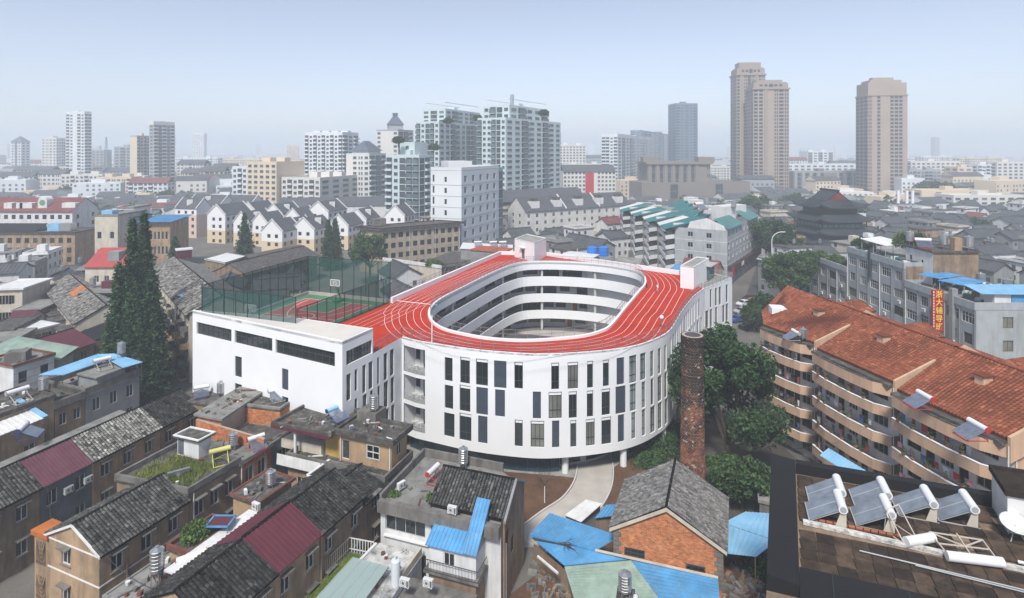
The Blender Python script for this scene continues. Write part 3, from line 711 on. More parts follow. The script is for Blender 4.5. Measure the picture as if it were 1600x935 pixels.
# ------------------------------------------------------------------ roofs
RS = {  # style: (column pitch, course length, tile height, base material, tile material)
 'grey': (.31, .34, .10, 'tile_dark', 'tile_grey'), 'dark': (.31, .34, .10, 'tile_dark', 'tile_dark'), 'speckled': (.31, .32, .10, 'tile_dark', 'tile_speckled'),
 'old': (.42, .5, .07, 'tile_grey', 'tile_old'), 'stone': (.24, .30, .05, 'tile_grey', 'tile_stone'), 'red': (.36, .44, .11, 'tile_red_base', 'tile_red')}
RIB = {'maroon': ('sheet_maroon', .42, .07), 'purple': ('sheet_purple', .34, .06), 'red_sheet': ('sheet_red', .5, .05), 'blue': ('sheet_blue', .36, .05), 'sky': ('sheet_sky', .45, .05),
  'green': ('sheet_green', .30, .05), 'teal': ('sheet_teal', .5, .06), 'white': ('sheet_white', .6, .04), 'felt': ('roof_felt', 1.2, .02)}
def slope(root, A, B, C, D, style, th=.14, name='roof', seed=0):
 """A-B eave (left to right seen from outside), D above A and C above B"""
 A, B, C, D = map(Vector, (A, B, C, D)); rnd = random.Random(seed + int(A.x * 31 + B.y * 17))
 n = (B - A).cross(D - A).normalized(); W = ((B - A).length + (C - D).length) / 2; H = ((D - A).length + (C - B).length) / 2
 pt = lambda u, v: A.lerp(B, u).lerp(D.lerp(C, u), v)
 if style in RS:
  pitch, seg, hh, bm_, tm = RS[style]
  b = MB(); b.slab(A, B, C, D, th); o = b.build(name, MATS[bm_], root)
  t = MB(); nc = max(2, round(W / pitch)); ns = max(2, round(H / seg)); k = .5 / nc
  for i in range(nc):
   u = (i + .5) / nc; v = 0.; j = 0; base = rnd.uniform(-.12, .12); wob = rnd.uniform(-.04, .04)
   while v < 1:
    dv = rnd.uniform(.8, 1.2) / ns; v2 = min(1.0, v + dv); lift = rnd.uniform(.0, .025) + (0 if style != 'old' else rnd.uniform(0, .06))
    tone = min(1, max(.01, (rnd.betavariate(1.3, 2.4) if style in ('speckled', 'old', 'stone') else (rnd.gauss(.34, .11) if rnd.random() > .1 else rnd.uniform(.6, 1))) + base)); sh = wob * k if style != 'old' else rnd.uniform(-.5, .5) * k
    if style == 'old' and rnd.random() < .06: v = v2; continue
    P0 = [pt(min(1, max(0, u + sh + dx * k)), v) + n * (h_ * hh + lift + .025 * (h_ > .1) + .01) for dx, h_ in ((-.8, 0), (-.38, 1), (.38, 1), (.8, 0))]
    P1 = [pt(min(1, max(0, u + sh + dx * k)), v2) + n * (h_ * hh * .7 + lift * .5 + .01) for dx, h_ in ((-.8, 0), (-.38, 1), (.38, 1), (.8, 0))]
    for q in range(3): t.poly([tuple(P0[q]), tuple(P0[q + 1]), tuple(P1[q + 1]), tuple(P1[q])], 0, tone)
    t.poly([tuple(p) for p in P0[::-1]], 0, tone)
    v = v2
  t.build('roof_tiles', MATS[tm], o, kind='stuff')
 elif style in RIB:
  mname, pitch, hh = RIB[style]; b = MB(); b.slab(A, B, C, D, th * .5); o = b.build(name, MATS[mname], root)
  t = MB(); nc = max(2, round(W / pitch)); k = .16 * pitch / W
  for i in range(nc + 1):
   u = min(1 - k, max(k, i / nc))
   q0 = [pt(u + dx * k, 0) + n * h_ for dx, h_ in ((-1, .005), (-.5, hh), (.5, hh), (1, .005))]; q1 = [pt(u + dx * k, 1) + n * h_ for dx, h_ in ((-1, .005), (-.5, hh), (.5, hh), (1, .005))]
   for q in range(3): t.poly([tuple(q0[q]), tuple(q0[q + 1]), tuple(q1[q + 1]), tuple(q1[q])])
   t.poly([tuple(p) for p in q0[::-1]])
  t.build('sheet_ribs', MATS[mname], o, kind='stuff')
 else:
  b = MB(); b.slab(A, B, C, D, th); o = b.build(name, MATS[style], root)
 return o
def ridge_cap(root, p, q, m='tile_dark', r=.14):
 b = MB(); b.bar((p[0], p[1], p[2] + r * .9), (q[0], q[1], q[2] + r * .9), r * 1.6, r * 1.5); b.build('ridge', MATS[m], root)
def gable_roof(root, q, axis, ze, zr, style, over=.35, end=.15, style2=None, cap='tile_dark', f0=0., f1=1.):
 """ridge parallel to side `axis`; f0..f1 limits the roof to a stretch of the length (measured from side axis-1)"""
 p = [q[(axis + i) % 4] for i in range(4)]           # p0->p1 is an eave, p1->p2 the far gable, p3->p0 the near gable
 a0, a1, c1, c0 = lerp(p[0], p[1], f0), lerp(p[0], p[1], f1), lerp(p[3], p[2], f1), lerp(p[3], p[2], f0)
 u = unit(p[0], p[1]); e0 = end if f0 == 0 else 0; e1 = end if f1 == 1 else 0
 a0, c0 = vadd(a0, u, -e0), vadd(c0, u, -e0); a1, c1 = vadd(a1, u, e1), vadd(c1, u, e1)
 m0, m1 = lerp(a0, c0, .5), lerp(a1, c1, .5); hw = hypot(a0[0] - m0[0], a0[1] - m0[1]); drop = over * (zr - ze) / hw
 w1 = unit(m0, a0); w2 = unit(m0, c0)
 E0, E1 = vadd(a0, w1, over), vadd(a1, w1, over); G0, G1 = vadd(c0, w2, over), vadd(c1, w2, over)
 slope(root, (*E0, ze - drop), (*E1, ze - drop), (*m1, zr), (*m0, zr), style)
 slope(root, (*G1, ze - drop), (*G0, ze - drop), (*m0, zr), (*m1, zr), style2 or style)
 if cap: ridge_cap(root, (*m0, zr), (*m1, zr), cap)
def spread(L, n, w, margin=.8, jit=0., rnd=None):
 if n == 1: return [L / 2 - w / 2]
 s = (L - 2 * margin - n * w) / max(1, n - 1)
 return [margin + i * (w + s) for i in range(n)]
def walls(root, q, z0, tops, wins, m, depth=.14, gable=None, name='wall', fm='frame_white', split=False, hood=None, sill=None, skip=0., rnd=None, band=None):
 """walls of a footprint; wins: {side: (n, w, h, [sill heights], nx, margin)}; tops: wall-top height or list; gable=(axis, ze, zr)"""
 b = MB(); rnd = rnd or random.Random(int(q[0][0] * 13 + q[0][1] * 7)); jobs = []
 n = len(q)
 for i in range(n):
  l = Line2([q[i], q[(i + 1) % n]]); zt = tops[i] if isinstance(tops, (list, tuple)) else tops; ops = []
  for spec in ([wins[i]] if isinstance(wins.get(i), tuple) else wins.get(i, [])):
   k, ww, hh, zs, nx, mg = (list(spec) + [2, .9])[:6] if len(spec) < 6 else spec[:6]
   ww = min(ww, l.L * .8)
   us = spread(l.L, k, ww, mg) if isinstance(k, int) else [f * l.L - ww / 2 for f in k]
   for z in zs:
    for u in us:
     if u < .1 or u + ww > l.L - .1 or z + hh > zt - .05: continue
     if skip and rnd.random() < skip: continue
     ops.append((u, u + ww, z, z + hh, nx))
  pwall(b, l, z0, zt, ops, depth); jobs.append((l, ops))
 if gable:
  ax, ze, zr = gable; p = [q[(ax + i) % 4] for i in range(4)]
  for a, c in ((p[1], p[2]), (p[3], p[0])):
   mid = lerp(a, c, .5); b.poly([(*a, ze), (*c, ze), (*mid, zr - .02)])
 o = b.build(name, MATS[m], root)
 for l, ops in jobs:
  for u0, u1, z, z1, nx in ops:
   set_window(root, l, (u0, u1, z, z1), depth - .02, nx, (), fm, None, .06, split)
   nn = l.nrm(u0); a, c = l.at(u0 - .12), l.at(u1 + .12); a2, c2 = vadd(a, nn, .45 if hood else .1), vadd(c, nn, .45 if hood else .1)
   if hood: s = MB(); s.slab((*a2, z1 + .22), (*c2, z1 + .22), (*c, z1 + .26), (*a, z1 + .26), .1); s.build('window_hood', MATS[hood], root)
   if sill: a2, c2 = vadd(a, nn, .1), vadd(c, nn, .1); s = MB(); s.slab((*a2, z - .01), (*c2, z - .01), (*c, z), (*a, z), .09); s.build('window_sill', MATS[sill], root)
 if band:
  bm_, zs = band
  for z in zs:
   s = MB()
   for i in range(n):
    l = Line2([q[i], q[(i + 1) % n]]); nn = l.nrm(.1); a, c = l.at(0), l.at(l.L)
    s.prism([a, vadd(a, nn, .04), vadd(c, nn, .04), c], z, z + .12)
   s.build('string_course', MATS[bm_], root)
 return o
def flat_roof(root, q, z, m='roof_felt', ph=.5, th=.2, pm=None, over=0., slab_th=.18):
 """flat roof slab with an upstand of height ph (0: plain slab), slab overhanging by over"""
 qq = shrink(q, -over) if over else q; b = MB(); b.prism(qq, z - slab_th, z, 0); b.build('roof', [MATS[m]], root)
 if ph:
  b = MB(); iq = shrink(qq, th); n = len(qq)
  for i in range(n):
   j = (i + 1) % n; b.prism([qq[i], qq[j], iq[j], iq[i]], z + .002, z + ph)
  b.build('parapet', MATS[pm or m], root)
def drain(root, l, u, z0, z1, m='trim_white', r=.06):
 p = vadd(l.at(u), l.nrm(u), .09); b = MB(); b.tube((*p, z0), (*p, z1), r, 6); b.build('drainpipe', MATS[m], root)

# ------------------------------------------------------------------ rooftop kit
_tank = None
def water_tank(x, y, z, label, h=1.35, r=.5, leg=.6, group='steel rooftop water tanks'):
 global _tank
 key = ('tank', h, r, leg)
 if key not in WIN:
  b = MB(); prof = [(r * .9, leg)]; nr = 6
  for i in range(nr):
   z0 = leg + .05 + i * (h - .1) / nr; dz = (h - .1) / nr
   prof += [(r, z0), (r, z0 + dz * .68), (r * 1.05, z0 + dz * .78), (r * 1.05, z0 + dz * .9), (r, z0 + dz)]
  prof += [(r * .8, leg + h), (r * .35, leg + h + .12), (r * .3, leg + h + .13), (r * .3, leg + h + .22), (r * .22, leg + h + .24)]
  b.lathe(prof, 14); me = b.mesh('tank', [MATS['steel']], smooth=False)
  f = MB()
  for k in range(4):
   a = pi / 4 + k * pi / 2; a2 = a + pi / 2; f.bar((r * .85 * cos(a), r * .85 * sin(a), 0), (r * .85 * cos(a), r * .85 * sin(a), leg), .06, .06)
   f.tube((r * .85 * cos(a), r * .85 * sin(a), 0), (r * .85 * cos(a), r * .85 * sin(a), leg), .035, 5)
   f.tube((r * .85 * cos(a), r * .85 * sin(a), leg), (r * .85 * cos(a2), r * .85 * sin(a2), leg), .03, 5)
   f.tube((r * .85 * cos(a), r * .85 * sin(a), .05), (r * .85 * cos(a2), r * .85 * sin(a2), leg), .02, 4)
  WIN[key] = (me, f.mesh('stand', [MATS['steel_leg']]))
 t = thing('water_tank', label, 'water tank', (x, y, z), 0, group)
 for nm, me in (('tank', WIN[key][0]), ('stand', WIN[key][1])):
  o = bpy.data.objects.new(nm, me); COL.objects.link(o); o.parent = t
 return t
def solar_heater(x, y, z, rz, label, s=1., fr='frame_red', panel=True, tube='tube_white', group='solar water heaters', tl=1.9, rough=0):
 """horizontal tank on a raked frame with vacuum tubes; local x along the tank, tubes run down towards -y"""
 key = ('solar', fr, panel, tube, tl)
 if key not in WIN:
  T = MB(); h = 1.05
  T.tube((-tl / 2, .35, h), (tl / 2, .35, h), .24, 14)
  E = MB()
  for sx in (-1, 1): E.tube((sx * tl / 2, .35, h), (sx * (tl / 2 + .04), .35, h), .255, 14)
  F = MB(); x0 = tl / 2 - .25
  for sx in (-x0, x0):
   F.bar((sx, -1.25, .12), (sx, .35, h - .2), .06, .06); F.bar((sx, .35, h - .2), (sx, .6, 0), .06, .06); F.bar((sx, -1.25, .1), (sx, .6, .06), .06, .06)
  F.bar((-x0, -1.25, .14), (x0, -1.25, .14), .1, .08); F.bar((-x0, .6, .1), (x0, .6, .1), .05, .05); F.bar((-x0, -.3, .5), (x0, .45, .45), .04, .04)
  V = MB()
  n = 14
  for i in range(n):
   xx = -tl / 2 + .12 + (tl - .24) * i / (n - 1); V.tube((xx, -1.22, .2), (xx, .3, h - .05), .038, 5)
  WIN[key] = (T.mesh('heater_tank', [MATS[tube]], smooth=False), E.mesh('end_cap', [MATS[fr]]), F.mesh('stand', [MATS[fr]]), V.mesh('vacuum_tubes', [MATS['collector']]))
 t = thing('solar_water_heater', label, 'solar heater', (x, y, z), rz, group); t.scale = (s, s, s)
 for nm, me in zip(('heater_tank', 'end_cap', 'stand', 'vacuum_tubes'), WIN[key]):
  if nm == 'vacuum_tubes' and not panel: continue
  o = bpy.data.objects.new(nm, me); COL.objects.link(o); o.parent = t
  if nm in ('vacuum_tubes', 'end_cap'): o['kind'] = 'stuff'
 return t

# ------------------------------------------------------------------ trees
def leaf_quad(b, c, size, rnd, tone, m=0, flat=.0):
 d = Vector((rnd.gauss(0, 1), rnd.gauss(0, 1), rnd.gauss(0, 1) * (1 - flat) + flat * 2)).normalized(); u = d.orthogonal().normalized(); w = d.cross(u)
 a = rnd.uniform(0, 2 * pi); u, w = u * cos(a) + w * sin(a), w * cos(a) - u * sin(a); s = size * rnd.uniform(.6, 1.3); c = Vector(c)
 b.poly([tuple(c - u * s), tuple(c - w * s * .45 + u * .1 * s), tuple(c + u * s), tuple(c + w * s * .45)], m, tone)
mat('rust_edge', (.16, .055, .035), .9, .25, 1.2)
def tree_meshes(key, seed, h, r, n, leaf, kind='broad', lm='leaf_dark'):
 if key in WIN: return WIN[key]
 rnd = random.Random(seed); T, Lf = MB(), MB()
 if kind == 'conifer':
  T.tube((0, 0, 0), (0, 0, h * .97), h * .016, 7, r2=.03)
  nb = int(h * 11)
  for i in range(nb):
   f = (i + rnd.random()) / nb; z = h * (.06 + .92 * f); a = i * 2.4 + rnd.uniform(-.4, .4); rr_ = r * (1 - f) ** .8 * rnd.uniform(.65, 1.1) + .15
   tip = (rr_ * cos(a), rr_ * sin(a), z - rr_ * .12 + rr_ * .2)
   if rr_ > .5: T.tube((0, 0, z), tip, .04, 3, r2=.012, caps=False)
   m_ = max(4, int(n * rr_ / r / nb * 1.9)); tone0 = rnd.uniform(-.15, .2)
   for k in range(m_):
    g = rnd.uniform(.25, 1.05); sp = .10 * rr_ + .22
    c = (tip[0] * g + rnd.gauss(0, sp), tip[1] * g + rnd.gauss(0, sp), z + (tip[2] - z) * g + rnd.gauss(0, .22))
    leaf_quad(Lf, c, leaf, rnd, min(1, max(.02, rnd.random() * .7 + tone0)), 0, .3)
 else:
  th = h * (.36 if kind == 'broad' else .20); T.tube((0, 0, 0), (0, 0, th), r * .075, 8, r2=r * .055); tips = []
  for i in range(9):
   a = i * 2.4 + rnd.uniform(-.3, .3); e = rnd.uniform(.3, 1.1); L = r * rnd.uniform(.55, .9)
   p = Vector((0, 0, th * rnd.uniform(.75, 1.))); q = p + Vector((cos(a) * cos(e), sin(a) * cos(e), sin(e) * (h - th) / r)) * L
   T.tube(p, q, r * .035, 5, r2=r * .014); tips.append(q)
  clumps = []
  zc = th + (h - th) * .48
  for i in range(46):
   a = rnd.uniform(0, 2 * pi); ph = math.acos(rnd.uniform(-.85, 1)); k = rnd.uniform(.55, 1.0)
   clumps.append((Vector((r * k * sin(ph) * cos(a), r * k * sin(ph) * sin(a), zc + (h - th) * .5 * k * cos(ph))), r * rnd.uniform(.16, .34), rnd.uniform(-.22, .25)))
  for c, cr, tone0 in clumps:
   for k in range(int(n / 46)):
    d = Vector((rnd.gauss(0, 1), rnd.gauss(0, 1), rnd.gauss(0, .8))).normalized() * cr * rnd.random() ** .45
    leaf_quad(Lf, c + d, leaf, rnd, min(1, max(.02, rnd.random() * .75 + tone0)), 0, .25)
 WIN[key] = (T.mesh('trunk', [MATS['bark']]), Lf.mesh('crown', [MATS[lm]]))
 return WIN[key]
def tree(x, y, z, label, key, seed, h, r, n, leaf, kind='broad', lm='leaf_dark', group=None, rz=0., s=1., cat='tree', name=None):
 T, Lf = tree_meshes(key, seed, h, r, n, leaf, kind, lm)
 t = thing(name or ('conifer_tree' if kind == 'conifer' else 'broadleaf_tree'), label, cat, (x, y, z), rz, group); t.scale = (s, s, s)
 for nm, me in (('trunk', T), ('crown', Lf)):
  o = bpy.data.objects.new(nm, me); COL.objects.link(o); o.parent = t
 return t
def bush(x, y, z, label, seed, rx, ry, h, n, leaf=.16, lm='leaf_mid', cat='bush', kind=None, name='bush'):
 rnd = random.Random(seed); b = MB()
 for i in range(n):
  a = rnd.uniform(0, 2 * pi); k = sqrt(rnd.random()); hh = h * (1 - .55 * k * k) * rnd.uniform(.75, 1.1)
  leaf_quad(b, (x + rx * k * cos(a), y + ry * k * sin(a), z + hh * rnd.random() ** .5), leaf, rnd, min(1, max(.02, rnd.random() * .8 + .15 * sin(a * 3))), 0, .2)
 for i in range(5): a = i * 1.3; b.tube((x, y, z), (x + rx * .5 * cos(a), y + ry * .5 * sin(a), z + h * .7), .02, 4)
 o = b.build(name, MATS[lm])
 if kind: o['kind'] = kind
 return tag(o, label, cat)
OCC = []                                                # footprints already taken
def claim(q): OCC.append(q)
def free(x, y, r):
 for q in OCC:
  if inside((x, y), q): return False
  for i in range(len(q)):
   a, b = q[i - 1], q[i]; L2 = (b[0] - a[0]) ** 2 + (b[1] - a[1]) ** 2 or 1
   t = max(0, min(1, ((x - a[0]) * (b[0] - a[0]) + (y - a[1]) * (b[1] - a[1])) / L2))
   if hypot(x - a[0] - (b[0] - a[0]) * t, y - a[1] - (b[1] - a[1]) * t) < r: return False
 return True
claim([A, B, Cc] + [tuple(p) for p in front[::4]] + [WE, WB, JB, BK, BL, K3, K2])
claim([(-18, 48), (38, 48), (50, 100), (22, 95)])
# ------------------------------------------------------------------ foreground, left: rows of old tiled houses
def row_house(name, label, O, d, s0, s1, wd, ze, zr, style, wm, wins=None, hood='wall_concrete', rows=(4.7, 1.6), group=None, style2=None, fm='frame_white', gables=(1, 1), ww=1.0, hh=1.45, nx=2, band=None, n=None, z0=0., cat='house'):
 """one house of a terrace: O on the right-hand eave line, d along the row, wd its width to the left"""
 l = (-d[1], d[0]); r0, r1 = vadd(O, d, s0), vadd(O, d, s1); q = [vadd(r0, l, wd), r0, r1, vadd(r1, l, wd)]
 t = thing(name, label, cat, ((q[0][0] + q[2][0]) / 2, (q[0][1] + q[2][1]) / 2, z0), 0, group); claim(q)
 n = n or max(1, round((s1 - s0) / 2.7))
 W = {1: (n, ww, hh, list(rows), nx, min(1., (s1 - s0) * .12)), 0: (1, ww, hh, list(rows), nx, .9), 3: (n, ww, hh, list(rows), nx, 1.)}
 if wins: W.update(wins)
 walls(t, q, z0, ze, W, wm, .16, (1, ze, zr), fm=fm, split=True, hood=hood, sill='wall_concrete', band=band)
 gable_roof(t, q, 1, ze, zr, style, .38, .12, style2)
 return t, q
D1 = unit((0, 0), (3., 7.3)); R0 = (-33.6, 46.9)
tanA, qA = row_house('gable_house', 'tan plastered gable house with a grey tiled roof, nearest at the lower left', R0, D1, 0, 8.0, 6.75, 7.2, 8.75, 'grey', 'wall_tan', {0: ((.36,), 1.15, 1.35, [5.05, 1.9], 2)}, rows=(4.9, 1.6), band=('trim_white', (6.75, 4.3)))
for a, c in ((qA[0], qA[1]),):
 m = lerp(a, c, .5); u = unit(a, c); f = vadd((0, 0), D1, -.14)
 for p, zp, q_, zq in ((vadd(a, u, -.3), 7.05, m, 8.78), (m, 8.78, vadd(c, u, .3), 7.05)):
  b = MB(); b.bar((p[0] + f[0], p[1] + f[1], zp), (q_[0] + f[0], q_[1] + f[1], zq), .12, .2); b.build('verge', MATS['trim_white'], tanA)
l1 = Line2([qA[1], qA[2]])
for u in (2.2, 5.1): drain(tanA, l1, u, 0, 7.1, 'wall_brown', .09)
mat('fascia_orange', (.42, .13, .03), .8, .2)
b = MB(); an = [vadd(qA[0], unit(qA[0], qA[1]), -1.9), vadd(qA[0], unit(qA[0], qA[1]), -.02)]; an = [an[0], an[1], vadd(an[1], D1, 1.3), vadd(an[0], D1, 1.3)]
b.prism(an, 0, 6.6); b.build('stair_bay', MATS['wall_tan'], tanA); b = MB(); b.prism(shrink(an, -.2), 6.6, 7.0); b.build('bay_fascia', MATS['fascia_orange'], tanA)
for z0 in (1.2, 4.2):                                    # pierced lattice panels of the stair bay
 b = MB(); u = unit(an[0], an[1]); n = (u[1], -u[0]); o = vadd(vadd(an[0], u, .35), n, .03)
 for k in range(6):
  for sgn in (1, -1):
   x0 = k * .25; p, q_ = vadd(o, u, x0 if sgn > 0 else 1.2 - x0), vadd(o, u, min(1.2, x0 + .7) if sgn > 0 else max(0, 1.2 - x0 - .7))
   b.bar((*p, z0), (*q_, z0 + 2.0), .04, .04)
 b.build('lattice', MATS['wall_brown'], tanA, kind='stuff')
# flat-roofed stretch with wild grass, then red brick, then a grey stretch, all in the same row
def rs(s): return vadd(R0, D1, s)
gq = [(-38.9, 56.7), rs(8.05), rs(13.9), (-36.5, 62.9)]; claim(gq)
gh = thing('flat_roof_house', 'brown house with wild grass growing on its flat roof', 'house', (-35, 59, 0))
walls(gh, gq, 0, 7.6, {1: (3, 1.0, 1.6, [4.9, 1.7], 2, .7)}, 'wall_brown', .16, split=True, hood='wall_concrete'); flat_roof(gh, gq, 7.62, 'roof_felt', .55, .25, 'wall_concrete', .15)
drain(gh, Line2([gq[1], gq[2]]), .5, 0, 7.5)
gr = MB(); rnd = random.Random(5)
for i in range(5200):
 p = lerp(lerp(gq[0], gq[1], rnd.uniform(.06, .94)), lerp(gq[3], gq[2], rnd.uniform(.06, .94)), rnd.random() ** 1.1 * .78)
 if not inside(p, shrink(gq, .3)): continue
 a = rnd.uniform(0, 2 * pi); h = rnd.uniform(.12, .55) * (1.2 if rnd.random() < .2 else .8); w_ = .035
 gr.poly([(p[0] - w_ * cos(a), p[1] - w_ * sin(a), 7.62), (p[0] + w_ * cos(a), p[1] + w_ * sin(a), 7.62), (p[0] + rnd.gauss(0, .12), p[1] + rnd.gauss(0, .12), 7.62 + h)], 0, max(.02, rnd.random() * (1 if p[0] < -34.5 else .45)))
gr.build('roof_grass', MATS['leaf_grass'], None, kind='stuff')
sq_ = [(-35.6, 61.3), (-32.8, 60.3), (-32.2, 61.7), (-35.0, 62.7)]
sh3 = thing('roof_shed', 'small white shed with a dark flat roof beside the roof grass', 'shed', (-33.6, 62, 7.6))
walls(sh3, sq_, 7.62, 9.5, {}, 'wall_white'); flat_roof(sh3, sq_, 9.68, 'roof_felt', .12, .2, 'trim_white', .3)
a_, c_ = lerp(sq_[0], sq_[1], .05), lerp(sq_[0], sq_[1], .3); b = MB(); b.slab((*vadd(a_, (-.02, -.06)), 9.3), (*vadd(c_, (-.02, -.06)), 9.3), (*c_, 9.3), (*a_, 9.3), 1.5); b.build('door', MATS['wall_slate'], sh3)
b = MB(); b.box((-31.2, 60.9, 7.62), (1.2, 1.2, 1.3), .35); tag(b.build('concrete_block', MATS['wall_concrete']), 'grey concrete block beside the white roof shed', 'block')
mat('tube_yellow', (.55, .52, .18), .4, .1); mat('frame_yellow', (.50, .48, .12), .5, .1)
solar_heater(-30.3, 59.8, 7.7, .55, 'pale yellow solar heater tank at the edge of the grass roof', 1., 'frame_yellow', False, 'tube_yellow')
b = MB(); b.box((-33.1, 57.2, 7.9), (1.9, .35, .35), .6); tag(b.build('metal_trough', MATS['steel']), 'grey metal trough lying in the roof grass', 'trough')
# bricks laid as real courses on a wall face
def brick_face(root, line, z0, top, lay=.12, long=.34, mt='brick_orange', u0=0., u1=None, skipf=None):
 line = line if isinstance(line, Line2) else Line2(line); b = MB(); rnd = random.Random(int(line.L * 100)); u1 = line.L if u1 is None else u1; z = z0; k = 0
 while True:
  u = u0 - (long / 2 if k % 2 else 0); any_ = False
  while u < u1:
   a0, a1 = max(u + .012, u0), min(u + long - .012, u1); zt = min(z + lay - .016, top((a0 + a1) / 2) if callable(top) else top)
   if a1 - a0 > .05 and zt - z > .04 and not (skipf and skipf((a0 + a1) / 2, z)):
    p, q_ = line.at(a0), line.at(a1); n = line.nrm(a0); e = rnd.uniform(.012, .03); p2, q2 = vadd(p, n, e), vadd(q_, n, e)
    tn = max(.02, rnd.random()); b.poly([(*p2, z), (*q2, z), (*q2, zt), (*p2, zt)], 0, tn); b.poly([(*p2, zt), (*q2, zt), (*q_, zt), (*p, zt)], 0, tn); any_ = True
   u += long
  z += lay; k += 1
  if z > (max(top(u0), top((u0 + u1) / 2), top(u1)) if callable(top) else top): break
 return b.build('brickwork', MATS[mt], root, kind='stuff')
bq = [vadd(rs(14.0), (-D1[1], D1[0]), 8.3), rs(14.0), rs(18.2), vadd(rs(18.2), (-D1[1], D1[0]), 8.3)]; claim(bq)
bh = thing('brick_house', 'red brick house with tank and heater on its terrace, behind the grass roof', 'house', (-31, 61, 0))
walls(bh, bq, 0, 7.3, {1: (2, 1.1, 1.7, [4.8, 1.6], 2, .7)}, 'mortar', .16, split=True)
lb = Line2([bq[1], bq[2]]); us = spread(lb.L, 2, 1.1, .7)
brick_face(bh, lb, .3, 7.25, .12, .34, 'brick_red', skipf=lambda u, z: any(x - .1 < u < x + 1.2 and (4.7 < z < 6.55 or 1.5 < z < 3.35) for x in us))
flat_roof(bh, bq, 7.45, 'roof_grey', .18, .25, 'wall_concrete', .2); drain(bh, lb, .15, 0, 7.2)
o1 = [(-35.9, 65.9), (-32.7, 64.8), (-31.4, 71.6), (-34.4, 72.8)]
oh = thing('brick_room', 'raw orange brick rooftop rooms under a stained concrete slab', 'roof room', (-33, 68, 0)); claim(o1)
walls(oh, o1, 0, 9.7, {}, 'mortar'); flat_roof(oh, o1, 9.95, 'roof_grey', 0, over=.35, slab_th=.25)
o2 = [(-31.9, 68.9), (-27.3, 67.8), (-26.0, 72.6), (-31.0, 74)]; walls(oh, o2, 0, 9.3, {}, 'mortar'); flat_roof(oh, o2, 9.45, 'roof_felt', .25, .25, 'roof_grey', .1)
brick_face(oh, [o1[0], o1[1]], 7.4, 9.68); brick_face(oh, [o2[0], o2[1]], 7.4, 9.28); brick_face(oh, [o1[3], o1[0]], 6, 9.68); brick_face(oh, [o2[1], o2[2]], 5, 9.28)
pw = [(-35.9, 65.6), (-27.0, 62.9)]; b = MB(); b.bar((*pw[0], 9.4), (*pw[1], 8.5), .24, 1.9); b.build('parapet', MATS['mortar'], oh)
n_ = Line2(pw).nrm(1); brick_face(oh, [vadd(p, n_, .125) for p in pw], 7.5, lambda u: 9.36 - .094 * u)
b = MB(); b.box((-31.4, 72.9, 9.95), (2.4, .25, 1.9), -.25); b.build('upright_slab', MATS['roof_grey'], oh)
water_tank(-30.3, 62.6, 7.45, 'steel water tank beside the dark red heater on the red brick terrace', 1.3, .46, .5)
solar_heater(-27.9, 63.0, 7.5, .75, 'dark red framed solar heater on the red brick terrace', .95, 'frame_red')
solar_heater(-28.8, 70.6, 9.5, .6, 'old solar heater with grey tubes on the orange brick room', 1., 'frame_grey')
sg = [vadd(rs(18.3), (-D1[1], D1[0]), 6.5), rs(18.3), rs(21.6), vadd(rs(21.6), (-D1[1], D1[0]), 6.5)]; claim(sg)
t = thing('grey_house', 'narrow slate grey house end behind the red brick terrace', 'house', (-28, 66, 0)); walls(t, sg, 0, 7.2, {1: (1, 1.2, 1.6, [4.6, 1.5], 2, .9)}, 'wall_slate', split=True); flat_roof(t, sg, 7.35, 'roof_felt', .2, .2, 'roof_grey')
# second row
D2 = unit((0, 0), (.334, .943)); O2 = (-46.2, 56.4)
row_house('terrace_house', 'brown terrace house with worn tiles, cut by the left frame edge', O2, D2, -13, -.05, 6.4, 7.2, 8.95, 'grey', 'wall_brown', rows=(4.7, 1.4))
pt_, pq = row_house('terrace_house', 'slate blue terrace house under a purple ribbed metal roof', O2, D2, 0, 4.9, 6.4, 7.2, 8.95, 'purple', 'wall_slate', n=2, hood=None)
lp_ = Line2([pq[1], pq[2]])
for i, u in enumerate((2.45, 4.4)): p = vadd(lp_.at(u), lp_.nrm(u), .25); aircon(*p, 5.15, atan2(D2[1], D2[0]), 'white air conditioner on the slate blue wall, %s of two' % ('left', 'right')[i], 'air conditioners on the slate blue wall')
row_house('terrace_house', 'ochre terrace house with a white speckled tile roof', O2, D2, 4.95, 12.9, 6.4, 7.2, 8.95, 'speckled', 'wall_tan', n=3)
row_house('terrace_house', 'brown terrace house with a plain dark tile roof, far end of its row', O2, D2, 12.95, 18.4, 6.4, 7.2, 8.95, 'dark', 'wall_brown', n=2)
p = vadd(O2, D2, 3.6); b = MB()
a0 = vadd(vadd(O2, D2, -4), (D2[1], -D2[0]), .9); a1 = vadd(vadd(O2, D2, 12), (D2[1], -D2[0]), 1.6)
solar_heater(-40.4, 74.9, 8.1, .5, 'navy framed solar heater at the far end of the dark tile row', .95, 'frame_navy')
water_tank(-38.0, 75.2, 8.0, 'steel water tank just left of the white gym wall', 1.4, .48, .3)
eq = [(-42.8, 74.0), (-37.6, 72.4), (-36.2, 75.8), (-41.4, 77.4)]; t = thing('flat_roof_house', 'dark flat roofed house end against the white gym wall', 'house', (-39, 75, 0)); walls(t, eq, 0, 7.8, {}, 'wall_brown'); flat_roof(t, eq, 8.0, 'roof_felt', 0, over=.2); claim(eq)
solar_heater(-53.6, 63.6, 8.3, 1.9, 'white solar heater on the terrace left of the purple roof', 1.1, 'frame_navy')
b = MB(); b.slab((-54, 60, 7.2), (-50.5, 58.6, 7.0), (-46.2, 71.5, 7.0), (-49.6, 72.8, 7.2), .15); tag(b.build('lean_to_roof', MATS['roof_grey']), 'grey lean-to roof between the purple roof and the tan row', 'roof sheet')
